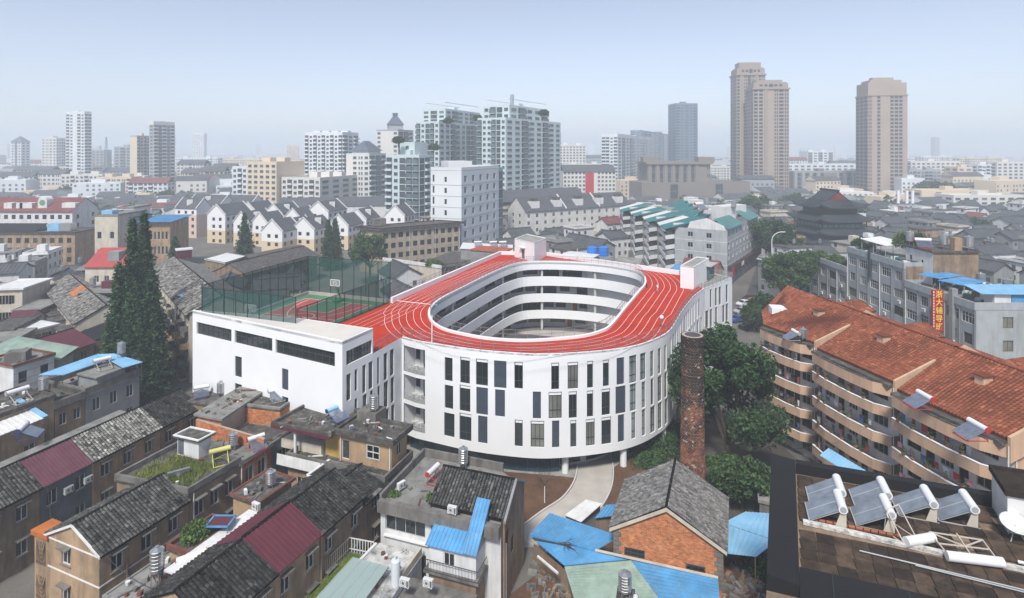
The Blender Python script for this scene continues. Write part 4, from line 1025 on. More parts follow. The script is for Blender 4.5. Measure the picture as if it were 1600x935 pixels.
# third row
D3 = unit((0, 0), (.36, .93)); O3 = (-58.3, 71.5)
def r3(s, l=0.): return vadd(vadd(O3, D3, s), (-D3[1], D3[0]), l)
def flat_house(name, label, q, zt, wm, wins, roof='roof_felt', ph=.3, pm=None, over=.15, cat='house', fm='frame_white', hood=None, split=True, group=None, z0=0.):
 t = thing(name, label, cat, ((q[0][0] + q[2][0]) / 2, (q[0][1] + q[2][1]) / 2, z0), 0, group); claim(q)
 walls(t, q, z0, zt - .18, wins, wm, .14, fm=fm, hood=hood, split=split); flat_roof(t, q, zt, roof, ph, .2, pm, over); return t
flat_house('flat_roof_house', 'tan house with a dark flat roof beside the white sheet roof', [r3(-7, 7), r3(-7), r3(1.3), r3(1.3, 7)], 8.9, 'wall_tan', {1: [((.25, .8), .95, 1.6, [6.4], 2), ((.2, .5, .85), .9, 1.5, [3.2], 2)]})
flat_house('flat_roof_house', 'brown house with a walled terrace and two white windows', [r3(1.4, 7), r3(1.4), r3(5.0), r3(5.0, 7)], 7.3, 'wall_brown', {1: (2, .9, 1.5, [4.9, 1.7], 2, .5)}, ph=.9, pm='wall_concrete')
gp = flat_house('flat_roof_house', 'grey house with a walled terrace under the blue canopy', [r3(5.1, 8), r3(5.1), r3(12.5), r3(12.5, 8)], 7.6, 'wall_grey', {1: (3, 1.0, 1.7, [5.0, 1.8], 2, .9)}, 'roof_grey', .9, 'wall_concrete')
flat_house('roof_room', 'grey rooftop room with a stained slab roof beside the blue canopy', [r3(6.6, 4.0), r3(6.6, .02), r3(10.4, .02), r3(10.4, 4.0)], 9.5, 'wall_grey', {1: ((.7,), 1.0, 1.8, [7.7], 1)}, 'roof_grey', 0, over=.35, cat='roof room', z0=7.62)
solar_heater(*r3(8.8, 2.2), 9.55, .9, 'white solar heater on the slab of the grey rooftop room', 1.1, 'frame_grey', False)
water_tank(*r3(11.4, 2.2), 10.3, 'steel water tank above the blue canopy, grey terrace house', 1.5, .5, .5)
water_tank(*r3(1.6, 2.6), 8.95, 'steel water tank on the dark flat roof of the tan house', 1.6, .52, .3)
solar_heater(*r3(-1.2, 2.4), 8.95, 1.1, 'white solar heater tank on the dark flat roof of the tan house', 1.2, 'frame_grey', False)
cn = thing('canopy', 'long sky blue sheet canopy over the grey terrace', 'canopy', (-58, 79, 0))
def PZ(x, y, z): return (*P(x, y, z), z)
slope(cn, PZ(60, 586, 10.2), PZ(100, 586, 9.9), PZ(168, 562, 10.1), PZ(154, 553, 10.4), 'sky', .1); slope(cn, PZ(155, 554, 10.4), PZ(192, 575, 9.9), PZ(223, 566, 9.9), PZ(179, 553, 10.35), 'sky', .1)
for x, y, z in ((64, 585, 9.9), (98, 585, 9.6), (192, 573, 9.6), (221, 566, 9.6), (146, 566, 9.6)):
 a = P(x, y, z); b = MB(); b.tube((*a, 7.0), (*a, z), .05, 6); b.build('post', MATS['steel_leg'], cn)
wq = [(-68, 62), (-60.2, 59), (-56.4, 69.5), (-64, 72.4)]
wr = thing('sheet_roof_house', 'low house under a white corrugated roof with a blue edge at the left', 'house', (-62, 66, 0)); claim(wq); walls(wr, wq, 0, 7.6, {1: (2, 1.2, 1.7, [3.6], 2, 1.)}, 'wall_brown', split=True)
slope(wr, (*wq[1], 7.7), (*wq[2], 7.7), (*lerp(wq[3], wq[2], .35), 9.0), (*lerp(wq[0], wq[1], .35), 9.0), 'white'); b = MB(); b.bar((*vadd(wq[2], D3, .1), 7.85), (*vadd(lerp(wq[3], wq[2], .35), D3, .1), 9.15), .6, .1); b.build('roof_edge', MATS['sheet_sky'], wr)
b = MB(); b.slab((*lerp(wq[0], wq[1], .35), 9.0), (*lerp(wq[3], wq[2], .35), 9.0), (*wq[3], 8.), (*wq[0], 8.), .1); b.build('roof', MATS['sheet_white'], wr)
N = (-71.5, 82.6); dW = unit(N, (-68.5, 91)); eW = (dW[1], -dW[0])
ws = [vadd(N, eW, -6.5), N, vadd(N, dW, 5.4), vadd(vadd(N, dW, 5.4), eW, -6.5)]
t = flat_house('sheet_clad_house', 'white sheet clad house with navy window frames left of the blue canopy', ws, 8.9, 'sheet_white', {1: ((.22, .75), 1.1, 1.7, [6.2, 3.2], 2)}, 'roof_grey', .3, 'rust_edge', fm='frame_navy')
b = MB(); b.box((*vadd(vadd(N, eW, -2.5), dW, 2), 8.9), (2.6, 2.0, 1.4), .35); b.build('chimney_block', MATS['wall_concrete'], t)
for i in range(7): b = MB(); z = 1.5 + i * 1.05; b.slab((*vadd(N, eW, .02), z), (*vadd(vadd(N, dW, 5.3), eW, .02), z), (*vadd(N, dW, 5.3), z), (*N, z), .04); b.build('cladding_seam', MATS['wall_grey'], t)
gs = thing('glass_lean_to', 'pale green sheet roofed lean-to behind the sheet clad house', 'lean-to', (-76, 92, 0)); slope(gs, (-84, 90, 8.2), (-69.5, 88.5, 7.8), (-69.2, 92, 8.6), (-82, 95.5, 9.2), 'green'); gq2 = [(-83, 90.5), (-70, 89), (-69.7, 91.5), (-82, 95)]; walls(gs, gq2, 0, 7.7, {0: (4, 1.8, 1.4, [5.8], 3, 1.)}, 'wall_cream'); claim(gq2)
# maroon gable, white flat roof and the older blocks behind
def gable_house(name, label, q, ze, zr, style, wm, wins, axis=1, cat='house', over=.4, group=None, split=False, style2=None, cap='tile_dark', z0=0., fm='frame_white'):
 t = thing(name, label, cat, ((q[0][0] + q[2][0]) / 2, (q[0][1] + q[2][1]) / 2, z0), 0, group); claim(q)
 walls(t, q, z0, ze, wins, wm, .14, (axis, ze, zr), split=split, fm=fm); gable_roof(t, q, axis, ze, zr, style, over, .2, style2, cap); return t
e_, w_ = unit((-73.7, 94), (-72.2, 100)), 9.5
mq = [vadd((-73.9, 93.6), (-e_[1], e_[0]), w_), (-73.9, 93.6), vadd((-73.9, 93.6), e_, 6.3), vadd(vadd((-73.9, 93.6), e_, 6.3), (-e_[1], e_[0]), w_)]
gable_house('gable_house', 'house with a maroon ribbed metal gable roof left of the tall conifers', mq, 6.9, 8.8, 'maroon', 'wall_ochre', {1: (2, 1.1, 1.4, [4.4], 2, 1.2), 0: (2, 1, 1.4, [3.4], 2, 1.5)}, split=True)
flat_house('flat_roof_house', 'low house with a bright white flat roof behind the maroon gable', Q(P(0, 512, 7), P(38.5, 519, 7), P(90.5, 506, 7)), 7.0, 'wall_cream', {1: (3, 1.2, 1.4, [4.6], 2, 1.)}, 'sheet_white', .06, 'wall_slate', .5)
def gq4(a, b, w): u = unit(a, b); n = (-u[1], u[0]); return [a, b, vadd(b, n, w), vadd(a, n, w)]
oq = gq4((-108, 133.5), (-80.5, 106.5), 9)
ob = gable_house('old_apartment_row', 'long old house row with bleached tiles and one bright orange patch', oq, 8.2, 10.6, 'old', 'wall_cream', {0: (9, 1.4, 1.5, [5.6, 2.4], 2, 1.2), 1: (2, 1.2, 1.4, [5.2, 2.2], 2, 1.)}, 0, 'house row', .6)
b = MB(); f0, f1 = lerp(oq[0], oq[1], .42), lerp(oq[0], oq[1], .55); u_ = unit(oq[0], oq[1]); nn = (-u_[1], u_[0])
b.slab((*vadd(f0, nn, 2.0), 9.45), (*vadd(f1, nn, 2.0), 9.45), (*vadd(f1, nn, 4.3), 10.72), (*vadd(f0, nn, 4.3), 10.72), .1); b.build('roof_patch', MATS['fascia_orange'], ob)
rnd = random.Random(21)
for i in range(7):                                         # lean-to balconies and sheds clinging to the front of the row
 p = lerp(oq[0], oq[1], .06 + i * .135); q_ = gq4(vadd(p, nn, -2.4), vadd(vadd(p, u_, 3.6), nn, -2.4), 2.35); zt = rnd.choice((3.4, 6.2, 6.6)); b = MB(); b.prism(q_, 0, zt); b.build('porch', MATS[rnd.choice(('wall_white', 'wall_cream', 'wall_grey'))], ob); b = MB(); b.prism(shrink(q_, -.25), zt, zt + .12); b.build('porch_roof', MATS['roof_felt'], ob)
t = thing('lean_to', 'dark slate lean-to at the near end of the bleached house row', 'lean-to', (-77, 104, 0)); sq2 = gq4((-79.8, 104.5), (-73.6, 100.5), 9); walls(t, sq2, 0, 6.4, {}, 'wall_brown'); claim(sq2); slope(t, (*sq2[0], 6.5), (*sq2[1], 6.5), (*sq2[2], 8.2), (*sq2[3], 8.2), 'slate_black')
# the old balcony block against the gym
vq = [(-85.4, 136), (-55.4, 99), (-47.6, 105.3), (-77.6, 142.3)]
vb = gable_house('old_apartment_block', 'old stone tiled apartment block with cluttered balconies beside the conifers', vq, 12, 14.3, 'old', 'wall_cream', {0: (14, 1.6, 1.6, [9.4, 6.4, 3.4, .8], 2, 1.2), 1: (2, 1.2, 1.4, [9, 6, 3], 2, 1.5)}, 0, 'apartment block', .7, style2='stone')
lv = Line2([vq[0], vq[1]])
for fl in range(4):
 for k in range(9):
  u = 2.2 + k * 5.1; zf = 8.4 - fl * 3.0 + .1; a, c = lv.at(u), lv.at(u + 3.4); n = lv.nrm(u); wd = rnd.choice((1.2, 1.4)); a2, c2 = vadd(a, n, wd), vadd(c, n, wd)
  b = MB(); b.prism([a2, c2, c, a], zf, zf + .14); th_ = .1
  b.prism([a2, c2, vadd(c2, n, -th_), vadd(a2, n, -th_)], zf + .14, zf + 1.05); b.prism([a2, vadd(a2, unit(a, c), th_), vadd(a, unit(a, c), th_), a], zf + .14, zf + 1.05); b.prism([vadd(c2, unit(a, c), -th_), c2, c, vadd(c, unit(a, c), -th_)], zf + .14, zf + 1.05)
  b.build('balcony', MATS[rnd.choice(('wall_ochre', 'wall_ochre', 'wall_cream', 'wall_concrete'))], vb)
  if rnd.random() < .45: b = MB(); zz_ = zf + 1.05; b.prism([vadd(a2, n, -.05), vadd(c2, n, -.05), vadd(c2, n, -.12), vadd(a2, n, -.12)], zz_, zz_ + 1.5); b.build('balcony_glazing', MATS['glass_pale'], vb)
t = thing('blue_sheet_roof', 'pale blue sheet roof on the end of the stone tiled block', 'roof sheet', (-52, 103, 12)); slope(t, PZ(276, 461, 12.6), PZ(300, 470, 12.3), PZ(336, 447, 12.5), PZ(331, 443, 12.9), 'sky'); b = MB(); b.prism(gq4(P(300, 470, 12.3), P(335, 449, 12.3), .25), 8.5, 12.2); b.build('wall', MATS['wall_greyblue'], t)
b = MB(); b.box((-79.5, 139.6, 14), (3.2, 2.2, 1.9), .6); ch = b.build('roof_box', MATS['sheet_maroon']); tag(ch, 'dark red box on the ridge end of the stone tiled block', 'roof box'); b = MB(); b.box((-79.5, 139.6, 15.9), (3.6, 2.6, .3), .6); b.build('cover', MATS['sheet_white'], ch)
# long shed roof behind the court, and its neighbours
dn = unit((-69.7, 150), (-61.7, 173.5)); wq2 = gq4((-69.7, 150), (-60.2, 178), 10)
gable_house('long_house', 'long dark roofed stone house behind the basketball court', wq2, 8, 10.2, 'roof_felt', 'wall_brown', {0: (8, 1.2, 2.2, [4.4, 1.2], 2, 1.5), 3: (2, 1.3, 2.0, [4.2, 1.], 2, 2.)}, 0, over=1.0)
flat_house('flat_roof_house', 'house with a wide white flat roof behind the stone tiled block', Q(P(321, 405, 8), P(352, 411, 8), P(384, 401, 8)), 8.0, 'wall_brown', {0: (2, 1.2, 1.4, [4.4], 2, 1.), 1: (2, 1.2, 1.4, [4.4], 2, 1.)}, 'sheet_white', .2, 'wall_grey', .3)
sq3 = Q(P(384, 399, 8.5), P(394, 405, 8.5), P(480, 388, 8.5)); b = MB()
t = thing('market_shed', 'green framed dark shed behind the long dark roof', 'shed', (-75, 185, 0)); claim(sq3)
for i in range(4):
 l = Line2([sq3[i], sq3[(i + 1) % 4]])
 for k in range(int(l.L / 3) + 1): p = l.at(k * 3.); b = MB(); b.tube((*p, 0), (*p, 8.4), .1, 5); b.build('post', MATS['frame_green'], t)
b = MB(); b.prism(shrink(sq3, -.4), 8.4, 8.6); b.build('roof', MATS['roof_felt'], t); b = MB(); b.prism(shrink(sq3, 1.0), 0, 7.2); b.build('wall', MATS['wall_slate'], t)
# conifers
for i, (px, top, Y, r) in enumerate(((226, 326, 103, 2.1), (207, 338, 97, 1.9), (187, 410, 93, 2.5), (238, 420, 96, 2.3), (212, 440, 91, 3.2), (176, 490, 90, 2.2), (241, 490, 92, 2.3))):
 x, y = at_depth(px, Y); h = hgt(top, Y)
 tree(x, y, 0, ('tallest dark conifer of the clump left of the white gym', 'second tallest dark conifer, just left of the tallest', 'dark conifer on the left flank of the tall clump', 'dark conifer on the right flank of the tall clump', 'broad conifer standing in front of the tall clump', 'lowest conifer at the left foot of the clump', 'low conifer at the right foot of the clump')[i], 'con%d' % i, 40 + i, h, r, 13000 if i != 5 else 9000, .34, 'conifer', 'leaf_conifer', 'conifers in the tall clump')
for i, (px, top, Y, r, lab) in enumerate(((382, 333, 186, 3.6, 'pointed conifer rising behind the white flat roof'), (513, 342, 192, 2.6, 'left one of two slim conifers behind the court'), (524, 340, 193, 2.8, 'right one of two slim conifers behind the court'), (273, 368, 172, 2.6, 'small conifer behind the stone tiled block'))):
 x, y = at_depth(px, Y); tree(x, y, 0, lab, 'cf%d' % i, 60 + i, hgt(top, Y), r, 5200, .42, 'conifer', 'leaf_conifer')
x, y = at_depth(578, 172); tree(x, y, 0, 'round green tree between the court and the tan long block', 'rt', 71, hgt(362, 172), 5.4, 6500, .42, 'broad', 'leaf_mid')
# ------------------------------------------------------------------ foreground, centre
D4 = unit((0, 0), (.386, .922)); E4 = (D4[1], -D4[0]); M4 = (-23.6, 41.4); O4 = vadd(M4, E4, 3.35)
row_house('terrace_house', 'ochre house with dark tile roof at the bottom edge, near end of the maroon row', O4, D4, -.6, 5.2, 6.7, 7.2, 8.8, 'dark', 'wall_tan', n=2)
hm, qm = row_house('terrace_house', 'ochre terrace house under a maroon ribbed metal gable roof', O4, D4, 5.25, 10.2, 6.7, 7.25, 8.95, 'maroon', 'wall_tan', n=2)
hd, qd = row_house('terrace_house', 'ochre terrace house with a dark tile roof beyond the maroon roof', O4, D4, 10.25, 16.2, 6.7, 7.2, 8.8, 'dark', 'wall_brown', n=2)
drain(hd, Line2([qd[1], qd[2]]), .1, 0, 7.2, 'wall_brown', .08)
row_house('terrace_house', 'low old house end past the dark tile row in the shade', O4, D4, 16.3, 20, 6.2, 6.3, 7.4, 'dark', 'wall_brown', n=1)
b = MB(); p0, p1 = vadd(vadd(M4, E4, -4.4), D4, 2.2), vadd(vadd(M4, E4, -4.4), D4, 10.5); b.bar((*p0, 6.95), (*p1, 6.95), 1.3, .15); tag(b.build('concrete_ledge', MATS['sheet_white']), 'white washed concrete ledge left of the maroon roof', 'ledge')
pl = [vadd(vadd(M4, E4, -7.5), D4, 4.5), vadd(vadd(M4, E4, -5.2), D4, 4.5), vadd(vadd(M4, E4, -5.2), D4, 8.6), vadd(vadd(M4, E4, -7.5), D4, 8.6)]
t = flat_house('stair_bay', 'ochre stair bay with a planter on top left of the maroon roof', pl, 6.6, 'wall_ochre', {0: (1, .9, 1.3, [3.4], 2, .7)}, 'roof_felt', .35, 'rust_edge', .2, 'stair bay')
c = lerp(pl[0], pl[2], .42); bush(*c, 6.6, 'leafy green shrub in the planter left of the maroon roof', 3, 1.15, 1.3, 1.5, 1500, .16, 'leaf_fresh')
bt = thing('blue_table', 'bright blue frame table beside the planter shrub', 'table', (*lerp(pl[1], pl[2], .75), 6.7)); c = lerp(pl[1], pl[2], .75)
for dx, dy, lx, ly in ((0, -.75, 2., .16), (0, .75, 2., .16), (-.95, 0, .16, 1.5), (.95, 0, .16, 1.5)): b = MB(); b.box((c[0] + dx, c[1] + dy, 7.5), (lx, ly, .1)); b.build('frame', MATS['sheet_blue'], bt)
b = MB(); b.box((c[0], c[1], 7.48), (1.8, 1.4, .06)); b.build('top', MATS['sheet_maroon'], bt)
for dx in (-.9, .9):
 for dy in (-.7, .7): b = MB(); b.tube((c[0] + dx, c[1] + dy, 6.6), (c[0] + dx, c[1] + dy, 7.5), .04, 5); b.build('leg', MATS['sheet_blue'], bt)
p = vadd(vadd(M4, E4, -4.3), D4, 10.6); aircon(*p, 7.05, -.5, 'white air conditioner standing on the ledge behind the maroon roof', 'lone air conditioners')
fq = [(-26.9, 55.6), (-23.9, 54.2), (-22.2, 58.0), (-25.2, 59.4)]
flat_house('flat_roof_house', 'low block with a rusty edged concrete roof carrying a single steel tank', fq, 6.9, 'wall_ochre', {0: (1, .9, 1.3, [3.8], 2, .7)}, 'roof_felt', .1, 'rust_edge', .3); water_tank(-23.7, 56.6, 6.95, 'steel water tank on the rusty edged concrete roof', 1.3, .46, .25)
nq = [(-31.5, 44.6), (-27.6, 43.0), (-24.9, 49.4), (-28.8, 51)]
flat_house('flat_roof_house', 'low concrete terrace between the tan gable house and the dark tile roof', nq, 5.5, 'wall_brown', {1: (1, 1, 1.4, [2.8], 2, .9)}, 'roof_grey', .1); water_tank(-28.1, 45.6, 5.6, 'tall steel water tank on stilts at the lower left, by the red heater', 1.75, .5, 1.1); solar_heater(-25.9, 46.6, 5.7, .62, 'bright red framed solar heater with a white tank near the bottom edge', 1.15, 'frame_red', False)
# tan house with the dark terrace roofs
lowq = [(-24.5, 63.0), (-12.9, 58.3), (-11.0, 63.3), (-22.6, 68.0)]
tc = flat_house('terrace_building', 'tan house with dark walled flat roofs in front of the school corner', lowq, 6.4, 'wall_tan', {1: (2, 1.0, 1.4, [3.8, 1.2], 2, .8), 0: (3, 1.1, 1.4, [3.2], 2, 1.2)}, 'roof_felt', .6, 'wall_concrete', .1)
c1 = [(-18.6, 62.5), (-12.6, 60.2), (-11.5, 63.0), (-17.5, 65.3)]
walls(tc, c1, 6.42, 9.3, {0: ((.1,), .95, 2.05, [6.6], 1, .3), 1: (1, .9, 1.3, [7.4], 2, .8)}, 'wall_ochre', split=True, name='upper_wall'); l = Line2([c1[0], c1[1]]); set_window(tc, l, (3.4, 5.0, 7.3, 8.75), -.03, 2, (.5,), 'frame_white', 'glass_c', .07, True)
flat_roof(tc, c1, 9.62, 'roof_felt', .3, .3, 'roof_felt', .5, .3); drain(tc, l, l.L - .15, 6.4, 9.3); drain(tc, l, .05, 6.4, 9.3)
c2 = [(-26.8, 64.0), (-19.4, 61.3), (-17.1, 67.1), (-24.4, 69.2)]; b = MB(); b.prism(c2, 9.25, 9.5); b.build('canopy_roof', MATS['roof_felt'], tc)
b = MB(); iq = shrink(c2, .28)
for i in range(4): b.prism([c2[i], c2[(i + 1) % 4], iq[(i + 1) % 4], iq[i]], 9.502, 9.85)
b.build('canopy_parapet', MATS['roof_felt'], tc); u = unit(c2[0], c2[1]); n = (u[1], -u[0]); b = MB(); b.slab((*vadd(c2[0], n, .03), 9.55), (*vadd(c2[1], n, .03), 9.55), (*c2[1], 9.55), (*c2[0], 9.55), .38); b.build('fascia', MATS['sheet_maroon'], tc)
b = MB(); p = lerp(c2[0], c2[1], .38); b.tube((*vadd(p, n, -.4), 6.4), (*vadd(p, n, -.4), 9.25), .16, 8); b.build('column', MATS['trim_white'], tc)
mat('wall_yellow', (.46, .30, .08), .9, .15, .8); b = MB(); b.prism([(-20.6, 63.6), (-18.65, 62.7), (-18.4, 63.3), (-20.4, 64.2)], 6.42, 9.2); b.build('yellow_wall', MATS['wall_yellow'], tc)
b = MB(); b.prism([(-26.2, 65.2), (-21, 63.4), (-19.4, 67), (-24.2, 68.6)], 6.42, 7.4); b.build('back_room', MATS['wall_cream'], tc)
bal = thing('balcony', 'grey corrugated sheet balcony front below the dark canopy', 'balcony', (-24, 62, 5)); slope(bal, (-25.6, 62.6, 5.9), (-20.2, 60.6, 5.9), (-20.2, 60.75, 7.0), (-25.6, 62.75, 7.0), 'white', .06, 'front_sheet'); b = MB(); b.prism([(-25.6, 62.8), (-20.2, 60.8), (-19.6, 62.2), (-25, 64.2)], 5.75, 5.9); b.build('floor', MATS['concrete'], bal)
for i in range(7): pass
tb = thing('terrace_wall', 'narrow terrace with white capped parapets beside the dark tile roof', 'terrace', (-19, 58.6, 0)); tq = [(-21.0, 58.9), (-16.6, 57.1), (-15.0, 60.0), (-19.6, 62.0)]; walls(tb, tq, 0, 6.0, {}, 'wall_concrete'); flat_roof(tb, tq, 6.02, 'roof_felt', .7, .2, 'wall_concrete'); claim(tq)
for a, c_ in ((tq[3], tq[0]), (tq[0], tq[1])): b = MB(); b.bar((*lerp(a, c_, .02), 6.78), (*lerp(a, c_, .98), 6.78), .3, .06); b.build('coping', MATS['trim_white'], tb)
pd = [(-17.5, 65.0), (-15.2, 64.1), (-14.4, 66.0), (-16.7, 66.9)]; b = MB(); b.prism(pd, 6.4, 10.6); tag(b.build('rooftop_block', MATS['wall_concrete']), 'stained concrete rooftop block under the tank in front of the gym wall', 'roof block'); water_tank(-15.6, 65.0, 10.6, 'steel water tank standing against the slotted side of the gym', 1.55, .5, .2)
mat('tube_blue', (.25, .48, .66), .4, .1); solar_heater(-19.9, 65.2, 9.6, .95, 'light blue solar heater tank on the dark walled flat roof', 1.05, 'frame_navy', True, 'tube_blue')
# white house with the tiled roof
E5 = unit((-12.2, 53.5), (-.9, 49.6)); D5 = (-E5[1], E5[0]); F5 = (-12.2, 53.5)
def w5(u, v): return vadd(vadd(F5, E5, u), D5, v)
hq = [w5(0, 0), w5(11.9, 0), w5(11.9, 6.6), w5(9.0, 8.6), w5(0, 8.6)]; claim(hq)
wh = thing('white_house', 'white fronted house with a dark tile roof and brown side wall, bottom centre', 'house', (-5, 55, 0))
b = MB(); l0 = Line2([hq[0], hq[1]]); fo = [(.5, 4.6, 4.9, 6.45), (5.2, 7.6, 4.9, 6.45), (.5, 3.2, 1.3, 3.3), (3.5, 4.7, 1.2, 3.4), (5.0, 6.4, 1.2, 3.3)]
pwall(b, l0, 0, 6.7, fo, .2); b.build('front_wall', MATS['wall_white'], wh)
b = MB(); l1 = Line2([hq[1], hq[2]]); so = [(2.6, 3.5, 3.4, 4.9), (1.2, 2.0, 4.9, 6.3)]; pwall(b, l1, 0, 8.0, so, .15); a, c_ = hq[1], hq[2]
b.poly([(*lerp(a, c_, .18), 8.0), (*lerp(a, c_, .98), 8.0), (*lerp(a, c_, .55), 9.55)]); b.build('side_wall', MATS['wall_brown'], wh)
b = MB(); pwall(b, [hq[2], hq[3], hq[4], hq[0]], 0, 7.3); b.build('wall', MATS['wall_brown'], wh)
for i, (o, nx) in enumerate(zip(fo, (4, 3, 3, 1, 2))): set_window(wh, l0, o, .16, nx, (), 'frame_alu' if i != 3 else 'frame_brown', 'glass' if i != 3 else None, .06, True, 'window' if i != 3 else 'door')
for o in so: set_window(wh, l1, o, .1, 2, (), 'frame_brown', 'glass_c', .06, True)
u_ = [vadd(hq[0], D5, -.6), vadd(hq[1], D5, -.6)]; b = MB(); b.prism([u_[0], u_[1], hq[1], hq[0]], 6.72, 7.75); b.build('gutter_wall', MATS['wall_concrete'], wh)
b = MB(); b.prism(shrink(hq, .15), 7.1, 7.3); b.build('terrace_floor', MATS['roof_grey'], wh)
for a, c_ in ((hq[3], hq[4]), (hq[4], hq[0])): b = MB(); b.bar((*a, 8.1), (*c_, 8.1), .25, 1.0); b.build('parapet', MATS['wall_concrete'], wh)
A5, B5 = w5(4.6, .7), w5(11.95, .7); R5a, R5b = w5(4.6, 3.7), w5(11.95, 3.7); G5a, G5b = w5(4.6, 6.4), w5(11.95, 6.4)
slope(wh, (*A5, 7.75), (*B5, 7.75), (*R5b, 9.6), (*R5a, 9.6), 'grey'); slope(wh, (*G5b, 8.0), (*G5a, 8.0), (*R5a, 9.6), (*R5b, 9.6), 'grey'); ridge_cap(wh, (*R5a, 9.6), (*R5b, 9.6))
b = MB(); b.poly([(*R5a, 9.5), (*w5(4.65, .8), 7.6), (*w5(4.65, 6.3), 7.6)]); b.build('gable', MATS['wall_brown'], wh)
for a, za, c_, zc in ((w5(12.05, .5), 7.75, w5(12.05, 3.7), 9.75), (w5(12.05, 3.7), 9.75, w5(12.05, 6.6), 8.05)): b = MB(); b.bar((*a, za), (*c_, zc), .22, .25); b.build('verge', MATS['wall_grey'], wh)
b = MB(); b.bar((*w5(.4, -.12), 4.55), (*w5(5, -.12), 4.55), .3, .1); b.build('window_sill', MATS['trim_white'], wh); drain(wh, l1, .5, 0, 7.6, 'wall_brown', .09); drain(wh, l1, 1.0, 0, 5.5, 'trim_white')
water_tank(*w5(4.9, 7.8), 7.3, 'steel water tank on the terrace against the school\'s dark glass foot', 1.55, .48, .5); solar_heater(*w5(3.4, 4.6), 7.35, -.0 + 1.15, 'red framed solar heater on the terrace left of the dark tile roof', 1.05, 'frame_red', False)
aircon(*w5(.9, 2.2), 7.55, .9, 'white air conditioner on the terrace of the white fronted house', 'lone air conditioners'); aircon(*w5(7.4, -.2), 7.95, -.34, 'white air conditioner on the gutter wall above the blue roof', 'lone air conditioners')
bush(*w5(.6, 1.3), 7.3, 'grassy weeds on the terrace corner of the white fronted house', 9, .7, .5, .45, 260, .14, 'leaf_fresh', 'weeds', name='weeds'); bush(*w5(4.3, 1.6), 7.3, 'small green plant at the end of the dark tile roof', 10, .35, .35, .9, 220, .15, 'leaf_fresh', 'plant', name='plant')
bx = [w5(6.0, -2.0), w5(10.4, -2.0), w5(10.4, -.02), w5(6.0, -.02)]
bb = thing('annex', 'white annex with bright blue metal roofs in front of the white house', 'annex', (-4.5, 49, 0)); claim(bx)
walls(bb, bx, 4.0, 6.1, {0: ((.44,), 1.0, 1.1, [4.6], 2)}, 'wall_white', .1, split=True); walls(bb, [vadd(x, D5, 0) for x in bx], 0, 3.75, {}, 'wall_brown', name='base_wall'); b = MB(); b.prism(shrink([bx[0], bx[1], bx[2], bx[3]], -.35), 3.77, 3.98); b.build('balcony_slab', MATS['wall_concrete'], bb)
slope(bb, (*w5(5.8, -2.3), 6.15), (*w5(9.7, -2.3), 6.15), (*w5(9.7, -.02), 7.15), (*w5(5.8, -.02), 7.15), 'blue', .1)
slope(bb, (*w5(9.3, -2.35), 6.25), (*w5(10.6, -2.35), 6.25), (*w5(10.6, .9), 9.1), (*w5(9.3, .9), 9.1), 'blue', .1)
b = MB(); b.poly([(*w5(10.42, -2.0), 6.0), (*w5(10.42, 0), 6.0), (*w5(10.42, .8), 8.9), (*w5(10.42, -.0), 8.2), (*w5(10.42, -2.0), 6.45)]); b.slab((*w5(10.42, -.05), 8.2), (*w5(10.42, .85), 8.95), (*w5(10.36, .85), 8.95), (*w5(10.36, -.05), 8.2), 1.2); b.build('side_sheet', MATS['wall_greyblue'], bb)
rl = [w5(5.75, -2.3), w5(10.7, -2.3), w5(10.7, -.3)]
for a, c_ in zip(rl, rl[1:]):
 l = Line2([a, c_]); k = int(l.L / .28)
 for z in (4.05, 4.95): b = MB(); b.bar((*a, z), (*c_, z), .05, .05); b.build('rail', MATS['frame_dark'], bb)
 b = MB()
 for i in range(k + 1): p = l.at(l.L * i / k); b.tube((*p, 4.0), (*p, 4.93), .018, 4)
 b.build('balusters', MATS['frame_dark'], bb, kind='stuff')
# terrace with white railing, lawn strip and glass roof, bottom edge
t5 = [w5(-.5, -9.0), w5(4.6, -9.0), w5(4.6, -.65), w5(.3, -.65)]; claim(t5)
tt = thing('terrace_building', 'low building with a blotched white terrace roof at the bottom edge', 'building', (-9, 49, 0)); walls(tt, t5, 0, 3.8, {}, 'wall_white'); mat('terrace_blotch', (.50, .50, .48), .8, .2, 1.2, spots=.75, spotcol=(.075, .072, .068), spotscale=.55); b = MB(); b.prism(shrink(t5, -.1), 3.82, 3.95); b.build('roof', MATS['terrace_blotch'], tt)
b = MB(); b.bar((*w5(.1, -.9), 4.15), (*w5(-.45, -9), 4.15), .25, .25); b.build('kerb', MATS['trim_white'], tt); b = MB(); b.bar((*w5(4.55, -.7), 4.6), (*w5(4.55, -4), 4.6), .2, .75); b.build('side_wall', MATS['wall_cream'], tt)
gl_ = MB(); gl_.slab((*w5(-.6, -10), 4.5), (*w5(3.2, -10), 4.5), (*w5(3.2, -3.9), 4.75), (*w5(-.3, -3.9), 4.75), .06); alpha_mat('roof_glass', (.35, .45, .42), .72, .15); go = tag(gl_.build('glass_roof', MATS['roof_glass']), 'pale green glass roof over the terrace at the bottom edge', 'glass roof')
for i in range(5): b = MB(); b.bar((*w5(-.6 + i * .95, -10), 4.53), (*w5(-.3 + i * .87, -3.9), 4.78), .05, .1); b.build('glazing_bar', MATS['frame_alu'], go)
b = MB(); b.box((*w5(1.6, -1.9), 3.96), (.5, .3, .1), .2); tag(b.build('paving_stone', MATS['trim_white']), 'loose white slab on the blotched terrace', 'slab')
cyl = thing('white_tank', 'slim white cylinder tank on the blotched terrace', 'tank', (*w5(4.3, -4.6), 3.95)); c = w5(4.3, -4.6)
